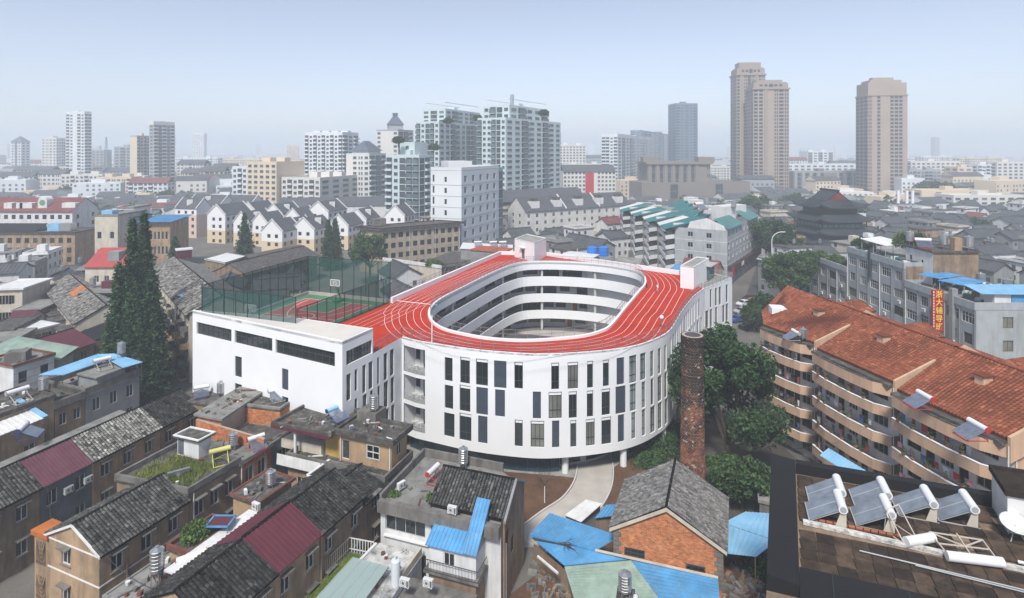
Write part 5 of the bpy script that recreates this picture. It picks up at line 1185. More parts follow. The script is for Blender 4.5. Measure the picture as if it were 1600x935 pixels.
b = MB(); b.lathe([(.36, 3.95), (.38, 4.0), (.38, 6.0), (.3, 6.08), (.12, 6.1)], 16, (*c, 0)); b.build('body', MATS['wall_bluewhite'], cyl); b = MB(); b.tube((*c, 6.08), (c[0] + .1, c[1], 6.3), .05, 6); b.build('pipe', MATS['steel'], cyl)
for i, (u, v) in enumerate(((5.5, -5.2), (7.3, -4.6))): aircon(*w5(u, v), 4.6, -.33, ('left', 'right')[i] + ' of two white air conditioners behind the slim white cylinder', 'air conditioners at the bottom edge')
b = MB(); b.prism([w5(4.7, -9), w5(10.8, -9), w5(10.8, -2.6), w5(4.7, -2.6)], 0, 3.3); tag(b.build('low_annex', MATS['wall_concrete']), 'low grey annex below the blue roofed annex', 'annex')
rk = [w5(-3.2, -10), w5(-2.6, -1.2), w5(-.1, -1.0)]; rt = thing('terrace_railing', 'white picket railing beside the lawn strip at the bottom edge', 'railing', (*rk[1], 2.9))
for a, c_ in zip(rk, rk[1:]):
 l = Line2([a, c_]); k = max(2, int(l.L / .26))
 for z in (3.25, 4.25): b = MB(); b.bar((*a, z), (*c_, z), .07, .07); b.build('rail', MATS['frame_white'], rt)
 for i in range(k + 1): p = l.at(l.L * i / k); b = MB(); b.prism([(p[0] - .035, p[1] - .035), (p[0] + .035, p[1] - .035), (p[0] + .035, p[1] + .035), (p[0] - .035, p[1] + .035)], 2.95, 4.22); b.build('picket', MATS['frame_white'], rt)
b = MB(); b.prism([w5(-3.3, -10), w5(-.6, -9), w5(.2, -.9), w5(-2.7, -1.1)], 0, 2.9); tag(b.build('lawn_terrace', MATS['wall_concrete']), 'concrete base under the lawn strip at the bottom edge', 'terrace'); b = MB(); b.prism([w5(-2.8, -10), w5(-1.2, -9), w5(-.7, -1.4), w5(-2.3, -1.4)], 2.92, 3.0); lw = b.build('roof_lawn', MATS['leaf_grass'], kind='stuff')
b = MB(); rnd = random.Random(4)
for i in range(1800):
 p = w5(rnd.uniform(-2.7, -.9), rnd.uniform(-10, -1.4)); a = rnd.random() * 6; b.poly([(p[0] - .03 * cos(a), p[1] - .03 * sin(a), 3.0), (p[0] + .03 * cos(a), p[1] + .03 * sin(a), 3.0), (p[0] + rnd.gauss(0, .05), p[1], 3.15)], 0, rnd.uniform(.02, .6))
b.build('lawn_grass', MATS['leaf_grass'], kind='stuff')
mat('lane_dirt', (.075, .063, .052), .95, .3, .4, spots=.4, spotcol=(.05, .045, .04))
# brick house and chimney
bl_, br_ = (9.26, 52.4), (18.1, 49.5); dB = unit((13.7, 50.95), (16.4, 57.9)); hb = [bl_, br_, vadd(br_, dB, 7.6), vadd(bl_, dB, 7.6)]; claim(hb)
oh2 = thing('brick_house', 'orange brick gable house with a fine grey tile roof beside the chimney', 'house', (15, 55, 0))
bw_ = [(.95, 2.75, 3.5, 4.15), (6.3, 7.9, 2.95, 3.85)]
walls(oh2, hb, 0, 6.0, {1: (2, 1, 1.4, [3], 2, 1.2)}, 'mortar', .16, (1, 6.0, 8.65)); lB = Line2([hb[0], hb[1]])
brick_face(oh2, lB, .2, lambda u: 6.0 + 2.6 * (1 - abs(u / lB.L - .5) * 2), .12, .30, 'brick_orange', skipf=lambda u, z: any(o[0] < u < o[1] and o[2] - .12 < z < o[3] for o in bw_))
for o in bw_: set_window(oh2, lB, o, -.035, 3, (.5,), 'frame_dark', 'glass_c', .05, True)
brick_face(oh2, [hb[1], hb[2]], 2, 5.95, .12, .3)
gable_roof(oh2, hb, 1, 6.0, 8.7, 'stone', .4, .3)
for p_, zp, q_, zq in ((vadd(bl_, unit(br_, bl_), .35), 5.75, lerp(bl_, br_, .5), 8.55), (lerp(bl_, br_, .5), 8.55, vadd(br_, unit(bl_, br_), .35), 5.75)): b = MB(); b.bar((*vadd(p_, dB, -.2), zp), (*vadd(q_, dB, -.2), zq), .22, .34); b.build('verge', MATS['wall_cream'], oh2)
for a in (bl_, br_):
 for k in range(9): b = MB(); u = unit(bl_, br_); s = 1 if a is bl_ else -1; b.box((*vadd(vadd(a, u, s * (.22 + .1 * (k % 2))), dB, -.02), 2.2 + k * .4), (.5 + .2 * (k % 2), .12, .34), atan2(u[1], u[0])); b.build('quoin', MATS['wall_concrete'], oh2)
ck = thing('brick_chimney', 'tall tapering brick chimney blackened with soot beside the round school front', 'chimney', (18.9, 60.3, 0)); claim([(17, 58.5), (21, 58.5), (21, 62), (17, 62)])
cm_, nt, bs, out = nodes_of('chimney_brick'); pos = nt.nodes.new("ShaderNodeNewGeometry").outputs['Position']; at = nt.nodes.new("ShaderNodeAttribute"); at.attribute_name = 'tone'
c0_ = mixrgb(nt, at.outputs['Fac'], (.19, .06, .028), (.44, .155, .06)); sp = nt.nodes.new("ShaderNodeSeparateXYZ"); nt.links.new(pos, sp.inputs[0])
n1 = noise(nt, .55, 5, pos, rough=.7); soot = nt.nodes.new("ShaderNodeMath"); soot.operation = 'MULTIPLY_ADD'; nt.links.new(sp.outputs['Z'], soot.inputs[0]); soot.inputs[1].default_value = .020; nt.links.new(n1, soot.inputs[2])
c0_ = mixrgb(nt, remap(nt, soot.outputs[0], .58, .82, 0, .95), c0_, (.016, .014, .013)); c0_ = mixrgb(nt, remap(nt, noise(nt, 3.2, 4, pos, rough=.75), .60, .64, 0, .9), c0_, (.50, .44, .37))
nt.links.new(c0_, bs.inputs['Base Color']); bs.inputs['Roughness'].default_value = .95; MATS['chimney_brick'] = cm_
b = MB(); rnd = random.Random(2); nz = 120; H = 20.7
b.lathe([(1.32, 0), (1.08, H - .9), (1.08, H)], 24, (18.9, 60.3, 0)); b.build('shaft', MATS['mortar'], ck)
b = MB()
for j in range(nz * 1):
 z0, z1 = H * j / nz, H * (j + 1) / nz - .02; r = 1.33 - .24 * (j + .5) / nz + (.10 if j > nz - 6 else .05 if j in (nz - 9, nz - 10, nz - 24) else 0); m = 26
 for i in range(m):
  a0, a1 = 2 * pi * (i + (j % 2) * .5) / m + .008, 2 * pi * (i + 1 + (j % 2) * .5) / m - .008; rr_ = r + rnd.uniform(0, .025); tn = max(.02, rnd.random())
  if rnd.random() < .015: continue
  p = [(18.9 + rr_ * cos(a), 60.3 + rr_ * sin(a)) for a in (a0, a1)]; b.poly([(*p[0], z0), (*p[1], z0), (*p[1], z1), (*p[0], z1)], 0, tn)
  if j % 2 or j > nz - 7: b.poly([(*p[0], z1), (*p[1], z1), (18.9 + (rr_ - .12) * cos(a1), 60.3 + (rr_ - .12) * sin(a1), z1), (18.9 + (rr_ - .12) * cos(a0), 60.3 + (rr_ - .12) * sin(a0), z1)], 0, tn)
b.build('brickwork', MATS['chimney_brick'], ck, kind='stuff')
b = MB(); b.lathe([(.82, H + .005), (.8, H + .01), (.3, H + .012)], 24, (18.9, 60.3, 0)); b.build('flue', MATS['corridor_dark'], ck)
# blue and green sheet roofs in front of the brick house
bs_ = thing('sheet_shed', 'sprawling shed of blue and pale green corrugated sheets below the brick gable', 'shed', (8, 51, 0)); claim([(1, 46), (18, 46), (18, 52), (9, 54), (5, 59), (1, 57)])
def zf(a): return (*P(a[0], a[1], a[2]), a[2])
for q_, st in ((((827, 836, 2.9), (930, 861, 3.4), (969, 838, 3.7), (859, 802, 3.1)), 'blue'), (((827, 837, 2.85), (882, 884, 2.65), (986, 874, 3.25), (930, 862, 3.35)), 'blue'),
    (((882, 886, 2.6), (912, 985, 2.0), (1066, 985, 2.1), (986, 876, 3.2)), 'green'), (((986, 875, 3.25), (1066, 985, 2.15), (1128, 985, 2.2), (1122, 905, 3.4)), 'blue')):
 slope(bs_, *[zf(a) for a in q_], st, .08)
b = MB(); b.bar(zf((930, 859, 3.5)), zf((1122, 902, 3.5)), .25, .08); b.build('ridge', MATS['wall_cream'], bs_)
b = MB(); a0, a1, a2 = P(829, 838, 2.7), P(884, 887, 2.5), P(914, 990, 1.9); pwall(b, [vadd(a0, (.3, .1)), vadd(a1, (.3, .1)), vadd(a2, (.3, 0))], 0, 1.95); b.build('side_wall', MATS['wall_brown'], bs_)
b = MB(); b.bar(zf((840, 868, 2.4)), zf((872, 895, 2.2)), .16, .16); tag(b.build('white_beam', MATS['trim_white']), 'white beam leaning below the edge of the blue shed roof', 'beam')
rnd = random.Random(8); dead = MB(); base = P(832, 840, 3.2)
def twig(p, d, L, r, k):
 q_ = tuple(a + b_ * L for a, b_ in zip(p, d)); dead.tube(p, q_, r, 4, r2=r * .6, caps=False)
 if k:
  for i in range(3): f = rnd.uniform(.4, 1); twig(tuple(a + (b_ - a) * f for a, b_ in zip(p, q_)), tuple(x + rnd.gauss(0, .35) * s for x, s in zip(d, (1, 1, .25))), L * rnd.uniform(.45, .7), r * .6, k - 1)
twig((*base, 3.15), (.93, -.33, .02), 2.6, .07, 4); tag(dead.build('dead_branch', MATS['bark']), 'dead branch lying on the blue shed roof', 'branch')
gs_ = thing('skylight_shed', 'small pale sheeted shed beside the curved path', 'shed', (*P(910, 795, 2.4), 0)); slope(gs_, zf((882, 805, 2.5)), zf((908, 816, 2.5)), zf((941, 787, 2.7)), zf((915, 781, 2.7)), 'white', .08); q_ = [P(x, y, 2.4) for x, y in ((884, 805), (907, 814), (938, 787), (915, 782))]; walls(gs_, q_, 0, 2.35, {}, 'wall_grey')
bs2 = thing('blue_sheet_roof', 'small blue sheet roof between the skylight shed and the brick house', 'roof sheet', (*P(948, 798, 3), 0)); slope(bs2, zf((929, 810, 2.8)), zf((957, 806, 2.9)), zf((967, 788, 3.1)), zf((947, 789, 3.1)), 'blue', .08); b = MB(); b.prism([P(x, y, 2.6) for x, y in ((931, 810), (956, 806), (965, 790), (948, 790))], 0, 2.6); b.build('wall', MATS['wall_brown'], bs2)
tp = thing('tarpaulin_roof', 'ragged sky blue sheet roof right of the brick house', 'roof sheet', (*P(1170, 840, 3.2), 0)); slope(tp, zf((1127, 864, 3.1)), zf((1182, 870, 3.1)), zf((1213, 846, 3.2)), zf((1130, 818, 3.4)), 'sky', .06); slope(tp, zf((1130, 817, 3.45)), zf((1213, 845, 3.25)), zf((1211, 803, 3.5)), zf((1165, 800, 3.5)), 'sky', .06)
for x, y in ((1130, 862), (1180, 868), (1211, 846), (1135, 822)): a = P(x, y, 3.1); b = MB(); b.tube((*a, 0), (*a, 3.1), .06, 5); b.build('post', MATS['wall_brown'], tp)
rub = MB(); rnd = random.Random(14)
for i in range(260):
 a = P(rnd.uniform(830, 905), rnd.uniform(880, 985), .2) if i < 120 else P(rnd.uniform(1125, 1215), rnd.uniform(880, 960), .2)
 rub.box((*a, 0), (rnd.uniform(.15, .9), rnd.uniform(.1, .4), rnd.uniform(.1, .5)), rnd.random() * 3, rnd.choice((0, 0, 1, 2)))
rub.build('rubble', [MATS['wall_concrete'], MATS['wall_brown'], MATS['roof_grey']], kind='stuff')
sheet('back_lane', [(-2, 40), (24, 40), (24, 60), (8, 60), (-2, 50)], .02, 'soil')
for i, (px, by, top, r, lab) in enumerate(((1160, 800, 718, 2.9, 'leafy green tree right of the chimney foot'), (1128, 770, 716, 2.2, 'smaller tree between the chimney and the leafy tree'), (1192, 790, 748, 2.0, 'low tree against the black roof edge'))):
 x, y = P(px, by, 0); tree(x, y, 0, lab, 'yt%d' % i, 90 + i, max(3.5, hgt(top, y)), r, 5200, .26, 'broad', 'leaf_mid')
for i, (px, py, rx, h, lab) in enumerate(((1045, 700, 2.6, 2.0, 'rough green bushes under the school overhang'), (1020, 722, 2.0, 1.4, 'low bushes beside the brick house roof'), (1062, 680, 2.2, 2.2, 'bushes behind the chimney at the school wall'), (1182, 830, 1.6, 1.6, 'bush at the sky blue sheet roof'), (1185, 885, 1.6, 1.5, 'dark bush in the rubble yard'))):
 x, y = P(px, py, .3); bush(x, y, 0, lab, 30 + i, rx, rx, h, 1700, .18, 'leaf_mid')
gx, gy = P(1000, 705, 0); b = MB(); rnd = random.Random(6)
for i in range(2600):
 px, py = rnd.uniform(985, 1062), rnd.uniform(672, 735)
 if py < 740 - (px - 985) * .75 - 6 + rnd.uniform(-6, 6): pass
 x, y = P(px, py, 0); leaf_quad(b, (x, y, rnd.uniform(.05, .5)), .16, rnd, rnd.random(), 0, .6)
b.build('ground_cover', MATS['leaf_mid'], kind='stuff')
bt_ = thing('bare_sapling', 'bare young tree staked in the brown soil bed by the school', 'tree', (*P(851, 786), 0)); x, y = P(851, 786); b = MB(); b.tube((x, y, 0), (x, y, 2.0), .07, 6, r2=.05); b.build('trunk', MATS['frame_white'], bt_); dead = MB(); rnd = random.Random(3)
for i in range(7): a = i * .9; twig((x, y, 1.9), (.5 * cos(a), .5 * sin(a), .85), 1.0, .03, 2)
dead.build('crown', MATS['bark'], bt_)
# tall tree beside the chimney
tree(27.2, 72.6, 0, 'big dark green tree behind the brick chimney', 'camphor', 17, 17.2, 7.2, 21000, .32, 'broadlow', 'leaf_dark')
sheet('lane', [(20.5, 56), (40, 44), (36, 84), (27, 90), (23, 80)], .015, 'lane_dirt')
bk_ = [(8.0, 44.4), (9.3, 44.0), (9.7, 45.4), (8.4, 45.8)]; b = MB(); b.prism(bk_, 0, 5.4); tag(b.build('tank_base', MATS['roof_felt']), 'dark block under the steel tank at the bottom edge', 'tank base'); water_tank(8.8, 44.9, 5.4, 'steel water tank in front of the pale green shed roof', 1.4, .5, .25); solar_heater(9.6, 43.4, 4.7, 1.3, 'white heater tube at the bottom edge by the green shed roof', .9, 'frame_navy', False)
rnd = random.Random(19)
for i, (a, c, sag, lab) in enumerate((((27, 66, 8), (36.5, 56, 7.4), .8, 'cable crossing the lane behind the chimney'), ((25, 70, 5), (37.5, 66, 6.5), 1.0, 'cable from the big tree to the curved balconies'), ((18.9, 59.2, 9.5), (9.3, 52.4, 5.8), .5, 'cable from the chimney to the brick house corner'), ((-14, 57.5, 7), (-11.8, 53.6, 7.6), .3, 'cable between the dark tile row and the white fronted house'), ((-33.5, 47.2, 7), (-26.5, 43.6, 6.6), .5, 'cable between the tan gable house and the bottom dark tile house'), ((-46, 57, 6.9), (-39.8, 50, 6.8), .5, 'cable over the alley beside the slate blue house'))):
 b = MB(); pts = [tuple(x + (y - x) * t - (sag * 4 * t * (1 - t) if j == 2 else 0) for j, (x, y) in enumerate(zip(a, c))) for t in [k / 10 for k in range(11)]]
 for p_, q_ in zip(pts, pts[1:]): b.tube(p_, q_, .022, 4, caps=False)
 tag(b.build('cable', MATS['frame_dark']), lab, 'cable')
flat_house('low_house', 'low concrete block in the lane behind the chimney', [(26, 60.5), (29.5, 59), (32, 66), (28.5, 67.2)], 3.2, 'wall_concrete', {0: (1, 1.4, 1.6, [.9], 2, .8)}, 'roof_grey', .1)
# odds and ends left lying on the flat roofs: planks, pots, buckets, weeds
b, wd = MB(), MB(); rnd = random.Random(61)
for q_, z, k in ((c2, 9.52, 26), (c1, 9.64, 22), (shrink(gq, .4), 7.64, 18), (shrink(o1, .2), 9.97, 22), (shrink(nq, .3), 5.52, 34), (shrink(fq, .3), 6.92, 24), (shrink(bq, .4), 7.47, 46), (shrink(hq[:2] + [hq[2], hq[4]], .8), 7.32, 34), (shrink(t5, .4), 3.97, 26), (shrink(pl, .4), 6.62, 10), ([r3(5.4, 7.6), r3(5.4, .4), r3(12.2, .4), r3(12.2, 7.6)], 7.62, 60), ([r3(-6, 6.5), r3(-6, .5), r3(1, .5), r3(1, 6.5)], 8.92, 30), ([r3(1.8, 6.5), r3(1.8, .5), r3(4.7, .5), r3(4.7, 6.5)], 7.32, 30), (shrink(tq, .4), 6.05, 16), (shrink(ws, .5), 8.92, 22), (shrink(lowq, .5), 6.42, 30)):
 for i in range(k):
  p = lerp(lerp(q_[0], q_[1], rnd.random()), lerp(q_[-1], q_[2], rnd.random()), rnd.random()); r = rnd.random(); m = rnd.randrange(6)
  if r < .3: b.box((*p, z), (rnd.uniform(.6, 1.9), rnd.uniform(.06, .2), rnd.uniform(.03, .12)), rnd.random() * 3, m)
  elif r < .5: b.lathe([(.14, z), (.2, z + .3), (.17, z + .3)], 7, (*p, 0), m)
  elif r < .75: b.box((*p, z), (rnd.uniform(.15, .6), rnd.uniform(.15, .5), rnd.uniform(.08, .45)), rnd.random() * 3, m)
  else:
   for _ in range(12): leaf_quad(wd, (p[0] + rnd.gauss(0, .16), p[1] + rnd.gauss(0, .16), z + rnd.random() * .3), .1, rnd, rnd.random() * .7)
b.build('rooftop_clutter', [MATS[x] for x in ('wall_concrete', 'trim_white', 'frame_brown', 'rust_edge', 'wall_slate', 'roof_grey')], kind='stuff'); wd.build('roof_weeds', MATS['leaf_fresh'], kind='stuff')
# ------------------------------------------------------------------ black edged roof with solar heaters, lower right
BL6, BR6, FL6 = (21.6, 43.6), (36.0, 38.4), (16.6, 33.0)
E6 = unit(BL6, BR6); D6 = unit(FL6, BL6)
def w6(u, v): return vadd(vadd(FL6, E6, u), D6, v)        # u along the front, v towards the back
br6 = thing('black_roof_building', 'building with a brown slab roof and wide black parapets at the lower right', 'building', (*w6(8, 5), 0)); q = [w6(-1.8, -3.5), w6(20, -3.5), w6(20, 12), w6(-1.8, 12)]; claim(q)
b = MB(); b.prism(q, 0, 15.7); b.build('wall', MATS['wall_brown'], br6)
b = MB()
for qq, z0, z1 in (([w6(-1.8, -2), w6(-.15, -2), w6(-.15, 12), w6(-1.8, 12)], 16.6, 16.4), ):
 i = [(*qq[0], z0), (*qq[1], z1), (*qq[2], z1), (*qq[3], z0)]; b.slab(*i, 1.5)
b.build('side_parapet', MATS['slate_black'], br6)
b = MB(); b.slab((*w6(-.14, -3.5), 16.0), (*w6(20, -3.5), 16.0), (*w6(20, -.6), 16.5), (*w6(-.14, -.6), 16.5), .8); b.build('front_parapet', MATS['slate_black'], br6)
b = MB(); b.prism([w6(-.1, 11.3), w6(20, 11.3), w6(20, 12), w6(-.1, 12)], 15.7, 16.45); b.build('back_parapet', MATS['slate_black'], br6)
for k in range(5): b = MB(); b.bar((*w6(1.5 + k * 3.6, -3.4), 16.07), (*w6(1.5 + k * 3.6, -.7), 16.53), .06, .05); b.build('roof_seam', MATS['steel_dark'], br6)
mat('roof_slab', (.030, .022, .017), .95, .4, 1.4, spec=.15, shade=(.105, .072, .048), spots=.45, spotcol=(.018, .017, .016), spotscale=1.3)
rnd = random.Random(12); sm = []
for k in range(10):
 b = MB(); b.prism([(-.46, -.46), (.46, -.46), (.46, .46), (-.46, .46)], 0, .07, t=max(.02, rnd.random())); sm.append(b.mesh('roof_slab', [MATS['roof_slab']]))
rz6 = atan2(E6[1], E6[0])
for i in range(17):
 for j in range(12):
  if j in (5,) or (j > 5 and rnd.random() < .12): continue
  p = w6(.45 + i * .96, -.1 + j * .96); o = put('roof_slab', rnd.choice(sm), br6, (*p, 15.71 + rnd.uniform(0, .03) + (.06 if j > 5 else 0)), rz6 + rnd.gauss(0, .012)); o.rotation_euler[0] = rnd.gauss(0, .012)
mat('mortar_white', (.55, .54, .50), .9, .3, 2., spots=.5, spotcol=(.12, .1, .08)); mat('rust_tile', (.26, .09, .04), .9, .3)
b = MB(); b.bar((*w6(.2, 5.0), 15.95), (*w6(8.3, 4.6), 15.92), .35, .2); b.bar((*w6(9.4, 4.6), 15.95), (*w6(17, 4.5), 15.92), .3, .2); b.build('roof_joint', MATS['mortar_white'], br6, kind='stuff')
for k in range(12): b = MB(); p = w6(.9 + k * .42, 5.35); b.tube((*vadd(p, E6, -.18), 15.92), (*vadd(p, E6, .18), 15.92), .12, 6); b.build('ridge_tile', MATS['rust_tile'], br6)
mat('heater_grey', (.33, .35, .36), .35, .1); mat('frame_beige', (.50, .45, .37), .6, .08)
mat('collector_pale', (.17, .20, .24), .22, .25, 1.2)
def big_heater(px, py, lab, s=1., panel=True, rz=None):
 x, y = P(px, py, 15.9); key = 'bigheat'
 if key not in WIN:
  T = MB(); T.tube((-1.0, .55, 1.25), (1.0, .55, 1.25), .27, 18); C = MB(); C.tube((1.0, .55, 1.25), (1.015, .55, 1.25), .19, 14); C.tube((-1.015, .55, 1.25), (-1., .55, 1.25), .19, 14)
  V = MB(); n = 16
  for i in range(n): xx = -.92 + 1.84 * i / (n - 1); V.tube((xx, -1.35, .22), (xx, .35, 1.2), .043, 6)
  G = MB(); G.slab((-.96, -1.38, .12), (.96, -1.38, .12), (.96, .35, 1.08), (-.96, .35, 1.08), .02)
  F = MB()
  for sx in (-.85, .85): F.bar((sx, -1.35, .1), (sx, .9, .06), .06, .06); F.bar((sx, -1.38, .16), (sx, .35, 1.14), .05, .06)
  F.bar((-.97, -1.4, .24), (.97, -1.4, .24), .07, .1); F.bar((-.02, -1.35, .27), (-.02, .35, 1.25), .05, .03)
  L = MB()
  L2 = MB()
  for sx, L in ((-.85, L2), (.85, L)): L.poly([(sx, .1, .0), (sx, .75, .0), (sx, .75, 1.05), (sx, .45, 1.05)]); L.poly([(sx + .03, .1, .0), (sx + .03, .45, 1.05), (sx + .03, .75, 1.05), (sx + .03, .75, .0)]); L.bar((sx + .015, .75, 1.05), (sx + .015, .78, .0), .06, .05)
  WIN[key] = [('heater_tank', T.mesh('heater_tank', [MATS['tube_white']])), ('end_cap', C.mesh('end_cap', [MATS['heater_grey']])), ('vacuum_tubes', V.mesh('vacuum_tubes', [MATS['collector_pale']])), ('reflector', G.mesh('reflector', [MATS['heater_grey']])), ('stand', F.mesh('stand', [MATS['frame_alu']])), ('support_leg', L.mesh('support_leg', [MATS['frame_beige']])), ('support_leg', L2.mesh('support_leg', [MATS['frame_beige']]))]
 t = thing('solar_water_heater', lab, 'solar heater', (x, y, 15.8), rz6 - pi / 2 if rz is None else rz, 'solar heaters on the black edged roof'); t.scale = (s, s, s)
 for nm, me in WIN[key]:
  o = bpy.data.objects.new(nm, me); COL.objects.link(o); o.parent = t
  if nm in ('vacuum_tubes', 'end_cap'): o['kind'] = 'stuff'
for px, py, lab in ((1297, 782, 'leftmost rear solar heater on the black edged roof'), (1298, 808, 'leftmost front solar heater on the black edged roof'), (1367, 786, 'rear solar heater of the middle pair on the black edged roof'),
     (1371, 816, 'front solar heater of the middle pair on the black edged roof'), (1436, 800, 'third rear solar heater from the left on the black edged roof'), (1498, 808, 'rightmost solar heater with all its tubes on the black edged roof')): big_heater(px, py, lab)
def lying(px, py, lab, tl, rz, frame):
 x, y = P(px, py, 15.9); t = thing('solar_water_heater', lab, 'solar heater', (x, y, 15.82), rz, 'dismantled solar heaters'); T = MB(); T.tube((-tl / 2, 0, .3), (tl / 2, 0, .3), .28, 18); T.build('heater_tank', MATS['tube_white'], t, local=True)
 F = MB()
 for a, c in frame: F.bar(a, c, .06, .06)
 F.build('stand', MATS['frame_beige'], t, local=True)
lying(1437, 849, 'lying white heater tank with an empty upright frame behind it', 2.0, rz6 + .55, (((-1.0, .1, .1), (-1.1, 1.3, 1.5)), ((-1.1, 1.3, 1.5), (-1.1, 1.5, .05)), ((.2, .4, .1), (.1, 1.6, 1.5)), ((.1, 1.6, 1.5), (.1, 1.9, .05)), ((-1.1, 1.3, 1.5), (.1, 1.6, 1.5)), ((-1.0, .3, .1), (-1.1, 1.5, .05)), ((.2, .4, .1), (.1, 1.9, .05))))
lying(1523, 880, 'toppled white heater tank with its beige frame lying behind', 2.9, rz6 + .15, (((-1.3, .3, .3), (-1.5, 1.9, .5)), ((0, .3, .3), (0, 1.9, .6)), ((1.3, .3, .3), (1.3, 1.7, .5)), ((-1.5, 1.9, .5), (1.3, 1.7, .5)), ((-1.4, 1.0, .4), (1.3, 1.0, .4)), ((-1.5, 1.9, .5), (0, 1.0, .4)), ((1.3, 1.7, .5), (0, 1.0, .4))))
x, y = P(1586, 842, 15.9); DS = .78
t = thing('satellite_dish', 'white satellite dish at the right frame edge on the black edged roof', 'satellite dish', (x, y, 15.8), -.6); b = MB(); prof = [(.02, 0), (.3, .02), (.6, .09), (.9, .21), (1.02, .28)]; b.lathe(prof + [(r - .0, z + .03) for r, z in prof[::-1]], 20); di = b.build('dish', MATS['sheet_white'], t, local=True, smooth=True); di.location = (0, 0, .9); di.rotation_euler = (.3, .1, 0); di.scale = (DS, DS, DS)
b = MB()
for a in (0, 2.1, 4.2): b.tube((0, 0, .95), (.55 * cos(a), .55 * sin(a), 0), .03, 5)
b.build('tripod', MATS['frame_alu'], t, local=True)
sb = [w6(11.9, 8.2), w6(17.2, 8.2), w6(17.2, 11.2), w6(11.9, 11.2)]; t = thing('rooftop_block', 'stained white stair block with a dark brown top at the right frame edge', 'stair head', (*w6(15, 10), 15.7)); walls(t, sb, 15.7, 18.2, {}, 'sheet_white'); flat_roof(t, sb, 18.4, 'roof_slab', .2, .2, over=.15)
for i, (a, c, r, m, lab) in enumerate(((w6(3.2, 3.0), w6(19, 2.0), .04, 'heater_grey', 'long steel conduit crossing the slab roof, rear of the pair'), (w6(6, 2.7), w6(19, 1.7), .035, 'heater_grey', 'long grey conduit crossing the slab roof, front of the pair'), (w6(11.5, 5.1), w6(19, 4.6), .09, 'tube_white', 'thick white pipe running right from the toppled tank'))):
 b = MB(); b.tube((*a, 15.93), (*c, 15.93), r, 6); tag(b.build('pipe', MATS[m]), lab, 'pipe')
b = MB(); b.slab((*w6(9.0, -2.6), 16.3), (*w6(9.8, -2.6), 16.3), (*w6(9.5, -.7), 16.62), (*w6(8.8, -.7), 16.62), .06); tag(b.build('board', MATS['sheet_white']), 'white board lying on the black front parapet', 'board')
# ------------------------------------------------------------------ curved peach apartments with red tiled roofs
ap = thing('apartment_block', 'peach apartment block with stepped red tile roofs and curved balconies', 'apartment block', (43, 66, 0))
DJ = unit((0, 0), (.215, .9766)); EJ = (DJ[1], -DJ[0])
units = [((34.5, 80.6), (37.6, 73.0), 45.8, 90), ((36.9, 71.2), (39.4, 60.7), 46.5, 72), ((38.6, 58.9), (41.2, 48.7), 48.5, 58)]
RZ, EZ = 18.6, 15.2
ridge0 = (50.6, 47.0)
def ridge_at(Y): return (50.6 - (Y - 47.0) * .16, Y)
mat('balcony_white', (.76, .76, .75), .8, .06, .8, streak=.3, dirt=(.4, .39, .37)); rnd = random.Random(33); ORD = ('first', 'second', 'third', 'fourth', 'fifth', 'sixth', 'seventh', 'eighth')
cloths = [mat('cloth_%s' % n, c, .9, .1) for n, c in (('white', (.7, .7, .7)), ('red', (.4, .05, .05)), ('blue', (.08, .13, .3)), ('pink', (.55, .25, .28)), ('dark', (.03, .03, .04)))]
cl_names = ('white', 'red', 'blue', 'pink', 'dark'); ncl = 0
